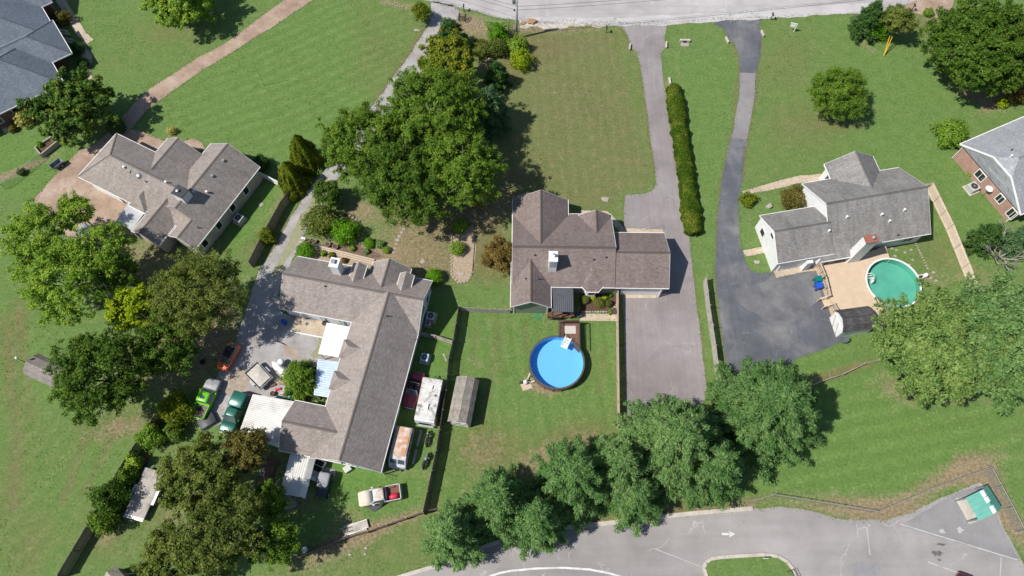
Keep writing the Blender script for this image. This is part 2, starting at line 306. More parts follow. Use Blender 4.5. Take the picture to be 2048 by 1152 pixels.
# ------------------------------------------------------------------ ground: one sheet, lawn wear kept in point attributes
def ground():
    inner_x = np.arange(-84, 84.01, .4); inner_y = np.arange(-4, 92.01, .4)
    far = np.array([30, 80, 200, 500, 1200.]); X = np.concatenate([-84-far[::-1], inner_x, 84+far]); Y = np.concatenate([-4-far[::-1], inner_y, 92+far])
    gx, gy = np.meshgrid(X, Y); nx, ny = len(X), len(Y); P = np.stack([gx.ravel(), gy.ravel()], 1)
    me = D.meshes.new('lawn'); co = np.zeros((len(P), 3), np.float32); co[:, :2] = P
    i = np.arange(nx*ny).reshape(ny, nx); q = np.stack([i[:-1, :-1], i[:-1, 1:], i[1:, 1:], i[1:, :-1]], -1).reshape(-1, 4)
    me.vertices.add(len(P)); me.vertices.foreach_set('co', co.ravel()); me.loops.add(q.size); me.loops.foreach_set('vertex_index', q.ravel().astype(np.int32))
    me.polygons.add(len(q)); me.polygons.foreach_set('loop_start', np.arange(0, q.size, 4, dtype=np.int32)); me.update()
    def inside(poly, feather):
        V = np.array([at(*p) for p in poly]); n = len(V); ins = np.zeros(len(P), bool); dist = np.full(len(P), 1e9)
        for k in range(n):
            a, b = V[k], V[(k+1) % n]; c = ((a[1] > P[:, 1]) != (b[1] > P[:, 1])) & (P[:, 0] < (b[0]-a[0])*(P[:, 1]-a[1])/(b[1]-a[1]+1e-9)+a[0]); ins ^= c
            d = b-a; t = np.clip(((P-a) @ d)/(d @ d+1e-9), 0, 1); dist = np.minimum(dist, np.hypot(*(P-a-t[:, None]*d).T))
        return np.clip(.5+np.where(ins, dist, -dist)/(2*feather), 0, 1)
    def spot(px, py, rx, ry, ang=0):
        c = np.array(at(px, py)); d = P-c; ca, sa = math.cos(rad(ang)), math.sin(rad(ang)); u = d[:, 0]*ca+d[:, 1]*sa; v = -d[:, 0]*sa+d[:, 1]*ca
        return np.exp(-((u/rx)**2+(v/ry)**2))
    def line(pts, w):
        V = np.array([at(*p) for p in pts]); dist = np.full(len(P), 1e9)
        for a, b in zip(V[:-1], V[1:]):
            d = b-a; t = np.clip(((P-a) @ d)/(d @ d+1e-9), 0, 1); dist = np.minimum(dist, np.hypot(*(P-a-t[:, None]*d).T))
        return np.exp(-(dist/w)**2)
    A = {k: np.zeros(len(P)) for k in ('dry', 'soil', 'lush', 'stripe')}
    A['dry'] += .06
    for poly, f, dr, lu in (
        ([(985, 60), (1245, 52), (1312, 350), (1300, 385), (1245, 392), (1240, 425), (1130, 430), (980, 410)], 2, .66, 0),
        ([(918, 618), (1240, 618), (1240, 830), (1180, 900), (870, 1010)], 1.5, .04, .3),
        ([(760, 400), (1010, 400), (1005, 560), (790, 560)], 1.6, .75, 0),
        ([(0, 600), (330, 650), (250, 860), (100, 1152), (0, 1152)], 3, .04, .2),
        ([(130, 0), (560, 0), (230, 240), (160, 150)], 2, .06, .15),
        ([(270, 240), (640, 0), (840, 0), (800, 110), (640, 330), (560, 320)], 2, -.12, .35),
        ([(700, 0), (850, 0), (840, 60), (760, 180), (700, 170)], 3, .42, 0),
        ([(1520, 40), (1720, 30), (1730, 250), (1620, 330), (1480, 360)], 3, .12, .15),
        ([(1720, 60), (1960, 200), (1900, 330), (1800, 340), (1700, 300)], 3, -.02, .3),
        ([(1335, 100), (1480, 120), (1430, 560), (1380, 470)], 1, -.05, .25),
        ([(1600, 700), (2048, 750), (2048, 1000), (1980, 930), (1750, 1020), (1480, 1000)], 3, -.1, .55),
        ([(1700, 400), (1860, 370), (1950, 560), (1850, 560)], 1.5, .02, .3),
        ([(1850, 300), (1910, 300), (2040, 440), (1960, 560)], 1.5, -.1, .35),
        ([(835, 570), (915, 615), (905, 700), (880, 800), (770, 960), (620, 1000), (620, 940)], 1.2, -.2, .9),
        ([(500, 880), (860, 930), (840, 1020), (560, 1110), (480, 1060)], 1.5, -.08, .4),
        ([(440, 380), (570, 370), (520, 480), (440, 500)], 1, -.2, .8),
        ([(0, 260), (180, 290), (70, 400), (0, 380)], 1, -.1, .6),
        ([(590, 1120), (860, 1020), (1000, 1060), (820, 1152), (560, 1152)], 2, .3, 0)):
        w = inside(poly, f); A['dry'] += dr*w; A['lush'] += lu*w
    for px, py, rx, ry, a, k, v in (
        (1150, 880, 5, 2, 20, 'dry', .8), (970, 900, 4, 3, 0, 'dry', .7), (1150, 885, 4, 1.4, 20, 'soil', .45), (960, 895, 3, 2, 0, 'soil', .4), (1080, 920, 4, 1.5, 10, 'soil', .5), (945, 985, 1.5, 3, 0, 'soil', .35), (1060, 945, 3, 1, 15, 'soil', .45),
        (840, 470, 5, 4, 0, 'soil', .75), (870, 530, 4, 2, 0, 'soil', .45), (720, 420, 3, 2.5, 0, 'soil', .8), (700, 500, 5, 1.6, -18, 'soil', .9), (760, 505, 3, 1.4, -10, 'soil', .8),
        (1120, 56, 7, .8, -2, 'soil', .8), (1070, 50, 3, 1.2, 0, 'soil', .9), (960, 60, 5, 2, -12, 'soil', .8), (930, 40, 3, 2, 0, 'soil', .7), (1000, 95, 4, 3, 0, 'dry', .7), (985, 130, 2.5, 3, 0, 'dry', .8),
        (800, 10, 4, .9, -15, 'soil', .7), (850, 75, 1.2, 3, -30, 'dry', .6), (1040, 105, 1.5, 2, 0, 'dry', .5), (1090, 90, 4, 2, 0, 'dry', .4),
        (790, 895, 1, 6, -12, 'dry', .0), (235, 860, 3.5, 1.4, 15, 'soil', .6), (250, 845, 6, 2, 10, 'dry', .5), (60, 1100, 2, 4, 0, 'dry', .4), (215, 1060, 1.5, 2, 0, 'soil', .8), (210, 1070, 4, 3, 0, 'dry', .4),
        (700, 1080, 5, 1, 22, 'soil', .6), (760, 1055, 6, .9, 20, 'soil', .45), (640, 1120, 5, 2, 25, 'soil', .4), (690, 1040, 2, 1.5, 0, 'soil', .5), (335, 960, 2, 3, -30, 'dry', .4), (390, 1000, 3, 4, 0, 'soil', .5), (340, 1040, 2, 4, 0, 'dry', .5),
        (1850, 500, 2, 4, -60, 'dry', .2), (1900, 520, 3, 3, 0, 'dry', .4), (1960, 560, 4, 3, 0, 'soil', .5), (1860, 560, 2, 1.2, 0, 'soil', .6), (1795, 780, 3, 2, -30, 'soil', .55), (1890, 790, 6, 1.2, -12, 'soil', .5), (1660, 750, 5, .5, 18, 'dry', .8),
        (1890, 120, 2, 6, 30, 'soil', .5), (1960, 190, 4, 1.6, -25, 'soil', .75), (1840, 40, 5, 2, 20, 'dry', .5), (1860, 40, 1.5, .8, 0, 'soil', .6), (2000, 200, 4, 1.2, 30, 'soil', .9), (1730, 90, 2.5, .6, -50, 'soil', .7),
        (1590, 250, 5, 4, 0, 'dry', .35), (1570, 120, 4, 4, 0, 'dry', .3), (1680, 250, 4, 1.5, 0, 'dry', .4), (1600, 420, 1.2, 1.6, 0, 'dry', .5), (1770, 1010, 8, .9, -8, 'soil', .75), (1700, 1025, 9, 1, -7, 'soil', .8), (1880, 965, 9, 1.2, 24, 'soil', .85), (1960, 945, 3, 1.5, 0, 'soil', .8),
        (2010, 1030, 1.4, 6, -62+90, 'soil', .9), (1985, 990, 1.5, 3, 20, 'soil', .8), (1470, 1005, 8, .6, 6, 'dry', .5), (1300, 1022, 12, .7, 5, 'dry', .6), (1430, 1115, 3, .8, 0, 'soil', .7), (1545, 1118, 2.4, 1, -20, 'soil', .8), (1580, 1140, 1.5, 1.6, 0, 'soil', .8),
        (1040, 620, 5, .35, 0, 'soil', .6), (1110, 640, 2, 1.6, 0, 'soil', .3), (1080, 770, 2.2, .9, -35, 'soil', .7), (1060, 768, 1.2, .6, 0, 'soil', .8), (1108, 780, 2.6, .5, 0, 'soil', .6),
        (755, 930, 6, .5, -12, 'soil', .6), (860, 690, .5, 2, 0, 'dry', 0), (620, 640, 2, 1.5, 0, 'soil', .5), (590, 770, 4, 2, -20, 'soil', .9), (540, 950, 3, 5, -15, 'soil', .5), (590, 1000, 3, 1.5, 0, 'soil', .7), (345, 265, 1, 1.5, 0, 'soil', .6), (300, 520, 5, 4, 0, 'soil', .6), (350, 700, 7, 6, 0, 'soil', .7), (420, 640, 6, 6, 0, 'soil', .6), (200, 520, 6, 5, 0, 'soil', .3), (415, 480, 3, 1.2, -28, 'soil', .5), (520, 470, 1, 3, -33, 'dry', .5), (560, 400, 1, 4, -33, 'soil', .5), (540, 480, 2.4, 5, -35, 'dry', .4),
        (150, 25, 2, .5, 0, 'dry', 0), (350, 60, 6, 3, 0, 'dry', .35), (20, 1000, 2.5, 8, 0, 'dry', .25), (40, 640, 1.5, 10, 5, 'dry', .4), (10, 350, 6, .5, 30, 'soil', .8), (50, 340, 5, .6, 32, 'soil', .7), (1240, 560, 3, .6, 0, 'soil', .5), (860, 985, 1, 1.6, 0, 'soil', .4), (1010, 400, 1.5, 3, 0, 'soil', .6), (955, 430, 3, 2.5, 0, 'soil', .7), (985, 480, 2, 4, 0, 'dry', .5)):
        A[k] += v*spot(px, py, rx, ry, a)
    for pts, w, k, v in (
        ([(60, 860), (160, 740)], .0, 'dry', 0), ([(125, 1005), (170, 880)], .5, 'dry', .5), ([(165, 985), (240, 850)], .4, 'dry', .5), ([(10, 640), (35, 860), (25, 1010)], .8, 'dry', .45), ([(38, 620), (62, 830)], .5, 'dry', .4),
        ([(990, 640), (985, 750), (960, 850)], .35, 'dry', .45), ([(1005, 640), (1000, 740)], .3, 'dry', .4), ([(955, 640), (948, 700)], .35, 'dry', .4), ([(1050, 650), (1052, 700)], .3, 'dry', .45), ([(1208, 690), (1203, 780)], .3, 'dry', .5), ([(1186, 690), (1180, 760)], .3, 'dry', .3), ([(945, 712), (960, 730)], .6, 'soil', .5),
        ([(1240, 600), (1240, 830)], .3, 'dry', .5), ([(1355, 105), (1356, 165)], .3, 'soil', .5), ([(1447, 50), (1478, 120), (1470, 240), (1440, 380), (1429, 560), (1455, 745)], .4, 'dry', .6), ([(1523, 60), (1512, 180), (1484, 360)], .35, 'dry', .55),
        ([(1246, 60), (1262, 100), (1280, 160), (1312, 350)], .35, 'dry', .45), ([(1334, 165), (1350, 260), (1384, 470)], .4, 'soil', .7), ([(1388, 560), (1410, 750)], .3, 'dry', .6), ([(1600, 778), (1690, 742), (1775, 715)], .5, 'dry', .6), ([(1090, 1053), (1500, 1010)], .5, 'soil', .6),
        ([(905, 45), (800, 190)], .5, 'soil', .5), ([(850, 60), (760, 190), (640, 345), (545, 505)], .4, 'dry', .6), ([(690, 1075), (860, 1020)], .5, 'soil', .5), ([(380, 840), (500, 900)], .0, 'dry', 0), ([(600, 650), (640, 640), (640, 720)], 1.2, 'soil', .6)):
        if v: A[k] += v*line(pts, w)
    ph = P @ np.array([math.cos(rad(118)), math.sin(rad(118))])/1.7+.22*np.sin(P[:, 0]/6+P[:, 1]/9)+.16*np.sin(P[:, 0]/2.7-P[:, 1]/3.3); A['stripe'] += np.sin(ph*2*math.pi)*inside([(270, 240), (640, 0), (840, 0), (800, 110), (640, 330), (560, 320)], 2)
    ph = P @ np.array([math.cos(rad(100)), math.sin(rad(100))])/1.9; A['stripe'] += np.sin(ph*2*math.pi+.6*np.sin(P[:, 0]/9))*inside([(1600, 700), (2048, 750), (2048, 1000), (1980, 930), (1750, 1020), (1480, 1000)], 2)
    ph = P @ np.array([1, .05])/1.5; A['stripe'] += .7*np.sin(ph*2*math.pi)*inside([(985, 60), (1245, 52), (1312, 350), (1130, 430), (980, 410)], 2)
    ph = P @ np.array([1, .1])/1.6; A['stripe'] += .8*np.sin(ph*2*math.pi)*inside([(918, 618), (1240, 618), (1240, 830), (1180, 900), (870, 1010)], 1)
    ph = P @ np.array([math.cos(rad(150)), math.sin(rad(150))])/1.8; A['stripe'] += .6*np.sin(ph*2*math.pi)*inside([(0, 600), (330, 650), (250, 860), (100, 1152), (0, 1152)], 2)
    for k, v in A.items():
        a = me.attributes.new(k, 'FLOAT', 'POINT'); a.data.foreach_set('value', (np.clip(v, 0, 1.2) if k != 'stripe' else v).astype(np.float32))
    m, t, b = nodes('lawn'); b.inputs['Roughness'].default_value = .95; b.inputs['Specular IOR Level'].default_value = .1
    g = geoco(t); at_ = {}
    for k in A: n = N(t, 'ShaderNodeAttribute'); n.attribute_name = k; at_[k] = n.outputs['Fac']
    big = noise(t, .09, 5, .6, g, .5); mid = noise(t, .8, 8, .72, g, .2); fin = noise(t, 3.2, 6, .78, g); ult = noise(t, 22, 3, .8, g)
    green = ramp(t, mid.outputs[0], [(.25, (.088, .147, .040)), (.5, (.112, .178, .052)), (.75, (.141, .204, .070))]).outputs[0]
    lush = ramp(t, mid.outputs[0], [(.25, (.078, .156, .034)), (.5, (.102, .188, .044)), (.75, (.13, .214, .06))]).outputs[0]
    dry = ramp(t, mid.outputs[0], [(.25, (.118, .115, .048)), (.5, (.15, .136, .062)), (.75, (.195, .166, .088))]).outputs[0]
    soil = ramp(t, fin.outputs[0], [(.3, (.17, .125, .075)), (.5, (.235, .18, .115)), (.7, (.31, .24, .165))]).outputs[0]
    col = mixc(t, mth(t, 'MINIMUM', at_['lush'], 1), green, lush)
    # dryness breaks up into patches rather than fading evenly
    dn = mth(t, 'ADD', at_['dry'], mth(t, 'MULTIPLY', mth(t, 'SUBTRACT', mth(t, 'ADD', mid.outputs[0], mth(t, 'MULTIPLY', big.outputs[0], .8)), .9), .75))
    dn = mth(t, 'ADD', dn, mth(t, 'MULTIPLY', mth(t, 'SUBTRACT', fin.outputs[0], .5), .7))
    col = mixc(t, ramp(t, dn, [(.08, (0, 0, 0)), (.95, (.92,)*3)]).outputs[0], col, dry)
    sn = mth(t, 'ADD', at_['soil'], mth(t, 'MULTIPLY', mth(t, 'SUBTRACT', mth(t, 'ADD', mid.outputs[0], fin.outputs[0]), 1.0), 1.1))
    col = mixc(t, ramp(t, sn, [(.2, (0, 0, 0)), (.95, (.95,)*3)]).outputs[0], col, soil)
    st = mth(t, 'ADD', mth(t, 'MULTIPLY', mth(t, 'MULTIPLY', at_['stripe'], ramp(t, mid.outputs[0], [(.3, (0, 0, 0)), (.7, (1, 1, 1))]).outputs[0]), .13), 1.0)
    sc = N(t, 'ShaderNodeVectorMath', operation='SCALE'); L(t, col, sc.inputs[0]); L(t, st, sc.inputs['Scale'])
    col = mixc(t, .8, sc.outputs[0], ramp(t, fin.outputs[0], [(.25, (.6,)*3), (.75, (1.4,)*3)]).outputs[0], 'MULTIPLY')
    col = mixc(t, .85, col, ramp(t, ult.outputs[0], [(.25, (.55,)*3), (.75, (1.42,)*3)]).outputs[0], 'MULTIPLY')
    L(t, col, b.inputs['Base Color']); bump(t, b, ult.outputs[0], .5, .05)
    tag(link('lawn', me, m), kind='structure')
ground()

def sheet(name, pts, z, m, jit=.12, world=False, kind='structure', parent=None, step=.5, seed=0):
    """flat sheet with an uneven edge; the points follow its outline"""
    V = [Vector(p if world else at(*p)) for p in pts]; out = []; r = random.Random(seed+len(pts)); ph = [r.uniform(0, 6.28) for _ in range(4)]; s = 0
    for a, b in zip(V, V[1:]+V[:1]):
        d = b-a; n = max(1, int(d.length/step)); nn = Vector((-d.y, d.x)).normalized() if d.length > 1e-6 else Vector((0, 0))
        for k in range(n):
            s += d.length/n; o = math.sin(s*.9+ph[0])*.5+math.sin(s*2.3+ph[1])*.35+math.sin(s*5.1+ph[2])*.15+r.uniform(-.5, .5)*.25
            out.append(a+d*k/n+nn*o*jit)
    mb = MB(); area = sum(p.x*q.y-q.x*p.y for p, q in zip(out, out[1:]+out[:1]))
    if area < 0: out.reverse()
    mb.poly([(p.x, p.y, z) for p in out]); o = mb.build(name, m, parent)
    if kind and parent is None: tag(o, kind=kind)
    return o
def strip(pts, w):
    """outline of a band W metres wide along photo points"""
    V = [Vector(at(*p)) for p in pts]; l, r = [], []
    for i, p in enumerate(V):
        d = (V[min(i+1, len(V)-1)]-V[max(i-1, 0)]).normalized(); n = Vector((-d.y, d.x)); ww = w[i] if isinstance(w, (list, tuple)) else w
        l.append(p+n*ww/2); r.append(p-n*ww/2)
    return [tuple(p) for p in l+r[::-1]]

sheet('street', [(845, 0), (870, 6), (905, 12), (940, 20), (985, 33), (1030, 40), (1060, 45), (1110, 47), (1170, 48), (1240, 47), (1330, 46), (1430, 38), (1536, 34), (1620, 30), (1710, 28), (1760, 24), (1800, 14), (1840, 2), (1900, -18), (2300, -60), (2300, -190), (600, -190), (780, -40)], .010, M['road'], .15)
sheet('driveway_turnout', [(1795, 20), (1830, 25), (1880, 38), (1905, 10), (1920, -30), (1850, -30), (1830, 0)], .013, M['aggregate'], .2)
sheet('street_patch', strip([(1060, 38), (1240, 44), (1340, 40), (1440, 34), (1560, 26), (1760, 12)], [.8, 1.6, 2, 1.6, 2, 1.6]), .014, asphalt('pale_asphalt', (.42, .40, .4), (.37, .35, .35), (.47, .455, .455), .3, False), .2, True)
sheet('concrete_driveway', [(568, 0), (540, 20), (500, 50), (460, 80), (430, 98), (400, 112), (370, 132), (340, 152), (310, 170), (285, 190), (262, 213), (240, 240), (222, 262), (185, 290), (160, 300), (110, 350), (68, 398), (75, 415), (110, 455), (160, 490), (240, 480), (330, 420), (350, 300), (410, 300), (405, 285), (385, 276), (358, 286), (335, 286), (285, 262), (262, 258), (290, 225), (320, 200), (350, 178), (380, 158), (412, 135), (440, 120), (480, 95), (512, 73), (540, 58), (580, 30), (626, 0), (700, -60), (640, -60)], .012, M['aggregate'], .06)
sheet('walkway', strip([(110, -20), (145, 40), (165, 70), (178, 80), (160, 92), (175, 112), (176, 125), (168, 140), (176, 160)], 1.3), .012, M['conc_tan'], .08, True)
sheet('walkway', strip([(0, 240), (22, 262)], 1.5), .012, M['conc'], .05, True)
sheet('gravel_driveway', [(862, 3), (866, 30), (845, 70), (815, 115), (790, 150), (765, 185), (735, 225), (700, 275), (662, 330), (645, 342), (615, 385), (590, 420), (565, 468), (545, 500), (523, 535), (503, 580), (488, 635), (470, 685), (452, 720), (436, 750), (425, 775), (405, 840), (398, 858), (440, 850), (490, 830), (500, 800), (570, 800), (596, 780), (640, 745), (690, 730), (700, 660), (650, 645), (600, 640), (562, 622), (556, 592), (566, 556), (580, 530), (590, 510), (604, 478), (622, 440), (645, 408), (658, 385), (690, 335), (800, 195), (840, 150), (860, 112), (880, 78), (905, 48), (925, 24), (905, 10)], .010, M['gravel'], .16)
sheet('grass_strip', [(640, 366), (662, 345), (650, 385), (632, 408), (614, 445), (598, 476), (580, 512), (560, 548), (545, 556), (562, 508), (582, 468), (602, 434), (622, 396)], .016, mat('weedy_gravel', (.22, .235, .11), (.31, .28, .22), 1.8, .95, fine=9), .3)
sheet('grass_strip', strip([(625, 640), (648, 650), (640, 700), (625, 715)], [1.2, 1.6, 1.2, .6]), .016, D.materials['weedy_gravel'], .35, True)
sheet('dirt_patch', [(455, 745), (490, 735), (505, 760), (490, 790), (470, 800), (455, 790)], .015, mat('rusty_gravel', (.38, .34, .3), (.26, .19, .14), 1.4, .95, fine=9), .4)
sheet('dirt_patch', [(555, 680), (580, 690), (600, 712), (590, 725), (565, 705)], .015, D.materials['rusty_gravel'], .5)
sheet('paved_driveway', [(1240, 47), (1256, 72), (1261, 95), (1274, 104), (1280, 130), (1288, 180), (1296, 240), (1304, 300), (1311, 345), (1313, 368), (1305, 381), (1290, 387), (1262, 389), (1250, 392), (1248, 420), (1247, 470), (1246, 600), (1249, 700), (1250, 800), (1252, 850), (1380, 850), (1410, 800), (1413, 770), (1408, 730), (1400, 660), (1392, 600), (1387, 560), (1381, 490), (1373, 440), (1363, 380), (1352, 320), (1341, 260), (1333, 200), (1326, 150), (1322, 108), (1332, 92), (1329, 75), (1334, 46)], .012, M['drive'], .06)
sheet('sealed_driveway', [(1430, 37), (1432, 50), (1449, 58), (1456, 75), (1470, 90), (1478, 115), (1480, 145), (1478, 190), (1472, 230), (1462, 275), (1450, 320), (1442, 370), (1436, 420), (1432, 480), (1430, 540), (1433, 580), (1440, 640), (1448, 700), (1456, 742), (1475, 770), (1540, 745), (1600, 716), (1640, 702), (1690, 680), (1676, 655), (1664, 606), (1644, 538), (1592, 530), (1547, 545), (1512, 546), (1496, 536), (1489, 515), (1481, 490), (1476, 430), (1478, 410), (1482, 380), (1486, 340), (1493, 285), (1503, 235), (1510, 190), (1513, 145), (1520, 110), (1524, 70), (1517, 55), (1524, 36), (1500, 24), (1470, 28)], .012, M['seal'], .07)
sheet('driveway_patch', [(1480, 146), (1512, 146), (1509, 190), (1503, 235), (1493, 279), (1463, 276), (1472, 230), (1478, 190)], .017, M['seal_lite'], .07)
sheet('driveway_patch', [(1475, 580), (1540, 556), (1630, 548), (1640, 600), (1600, 640), (1530, 640), (1480, 610)], .016, asphalt('scuffed_asphalt', (.14, .14, .15), (.098, .1, .112), (.2, .197, .2), .5, False, .3), .35)
sheet('parking_lot', [(790, 1156), (870, 1131), (930, 1106), (1000, 1081), (1060, 1063), (1090, 1056), (1210, 1046), (1300, 1034), (1400, 1024), (1500, 1016), (1520, 1017), (1560, 1012), (1620, 1022), (1690, 1039), (1770, 1041), (1830, 1022), (1890, 992), (1940, 972), (1958, 966), (1975, 978), (1990, 1010), (2010, 1060), (2050, 1135), (2110, 1250), (2110, 1420), (600, 1420), (640, 1250)], .012, M['lot'], .1)
sheet('lot_patch', [(1705, 1125), (1740, 1120), (1760, 1135), (1745, 1150), (1700, 1150)], .020, mat('grey_patch', (.26, .26, .27), (.21, .21, .22), 1, .9, fine=12), .4)
sheet('lot_patch', [(1800, 1052), (1850, 1020), (1900, 994), (1940, 976), (1958, 970), (1985, 1012), (2005, 1060), (2040, 1122)], .016, asphalt('dark_lot', (.225, .22, .222), (.19, .186, .188), (.27, .265, .265), .35, True, .12), .1)
def stain(px, py, rx, ry, m, z, n=22, s=0):
    r = random.Random(s); c = at(px, py); ph = [r.uniform(0, 6.3) for _ in range(3)]
    sheet('oil_stain', [(c[0]+rx*(1+.3*math.sin(3*a+ph[0])+.25*math.sin(7*a+ph[1]))*math.cos(a), c[1]+ry*(1+.3*math.sin(4*a+ph[2]))*math.sin(a)) for a in [2*math.pi*k/n for k in range(n)]], z, m, .06, True, step=.15)
M['oil'] = mat('oil_stain', (.07, .065, .062), (.16, .15, .145), 3, .8)
stain(1873, 1107, .55, .3, M['oil'], .022, s=1); stain(1882, 1089, .6, .13, M['oil'], .022, s=2); stain(1879, 1120, .2, .1, M['oil'], .022, s=3)
stain(1920, 1060, .35, .3, M['line_faint'], .022, s=4); stain(1884, 1062, .3, .25, M['line_faint'], .022, s=5)
sheet('mulch_bed', [(1160, 588), (1236, 582), (1238, 605), (1226, 622), (1212, 626), (1160, 625)], .010, M['mulch'], .05)
sheet('walkway', [(1158, 627), (1237, 628), (1236, 642), (1160, 642)], .012, M['conc_tan'], .04)
sheet('garage_apron', [(1248, 580), (1314, 580), (1312, 596), (1250, 596)], .018, M['conc_tan'], .02)
sheet('walkway', [(1160, 421), (1215, 422), (1248, 456), (1326, 459), (1326, 470), (1245, 468), (1210, 432), (1160, 430)], .018, M['conc_tan'], .05)
sheet('walkway', [(1484, 383), (1540, 366), (1600, 351), (1655, 346), (1655, 362), (1605, 365), (1545, 379), (1490, 390)], .012, M['conc_tan'], .06)
sheet('walkway', [(1486, 501), (1545, 489), (1548, 502), (1490, 513)], .012, M['conc_tan'], .06)
sheet('walkway', strip([(1548, 545), (1600, 533), (1640, 527)], 1.6), .018, M['conc_tan'], .05, True)
sheet('wood_chip_bed', [(908, 470), (948, 448), (952, 500), (945, 545), (935, 562), (916, 566), (903, 550), (902, 510)], .008, M['straw'], .15)
sheet('wood_chip_bed', [(600, 512), (620, 497), (680, 512), (750, 522), (800, 530), (800, 540), (700, 535), (590, 530)], .008, M['straw'], .2)
sheet('mulch_bed', [(690, 425), (712, 430), (714, 450), (700, 462), (680, 440)], .008, M['mulch'], .2)
sheet('mulch_bed', [(622, 485), (700, 490), (760, 505), (768, 515), (720, 520), (640, 500), (610, 492)], .009, mat('dirt_mulch', (.2, .14, .105), (.1, .07, .055), 3, .95, fine=10), .25)
sheet('gravel_bed', [(385, 1010), (360, 1000), (345, 960), (385, 930)], .006, M['dirt'], .4)
sheet('driveway_edge', strip([(1240, 47), (1100, 50), (1040, 48)], [.6, 1.4, 1.6]), .006, M['conc'], .5, True)

def kerb(name, pts, w, h, m, label=None, px=True):
    V = [Vector(at(*p)) for p in pts] if px else [Vector(p) for p in pts]; mb = MB()
    for i in range(len(V)-1):
        mb.beam((*V[i], h/2), (*V[i+1], h/2), w, h)
    o = mb.build(name, m); tag(o, kind='structure'); return o
kerb('kerb', [(1085, 1058), (1210, 1047), (1300, 1035.5), (1400, 1025.5), (1505, 1017)], .45, .14, M['conc'])
kerb('kerb', [(770, 1163), (870, 1132.5), (930, 1107), (1000, 1082.5)], .4, .14, M['conc'])
isl = [(1430, 1190), (1412, 1152), (1408, 1136), (1411, 1125), (1421, 1118), (1440, 1115), (1480, 1112), (1530, 1109), (1556, 1113), (1574, 1124), (1587, 1140), (1596, 1160), (1600, 1190), (1430, 1190)]
kerb('kerb', isl, .35, .14, M['conc'])
sheet('traffic_island', isl[:-1], .08, D.materials['lawn'], 0)
def marking(name, pts, w, m, z=.026): sheet(name, strip(pts, w), z, m, .015, True, step=.2)
marking('lane_line', [(978, 1153), (1000, 1146), (1024, 1141), (1075, 1137), (1130, 1135.5), (1180, 1139), (1220, 1147), (1252, 1157)], .2, M['line'])
for a, b in (((1800, 1048), (2035, 1120)), ((1856, 1124), (1935, 1152)), ((2002, 1115), (2000, 1152))): marking('parking_line', [a, b], .12, M['line_faint'])
for a, b in (((1713, 1048), (1716, 1075)), ((1733, 1052), (1740, 1110)), ((1715, 1060), (1740, 1050)), ((1310, 1098), (1420, 1140))): marking('faded_line', [a, b], .1, M['line_faint'])
c = at(1457, 1068)
sheet('direction_arrow', [(c[0]+x*.72, c[1]+y*.72) for x, y in ((-1, .16), (.15, .16), (.05, .5), (1, 0), (.05, -.5), (.15, -.16), (-1, -.16))], .026, M['line'], .015, True, step=.2)

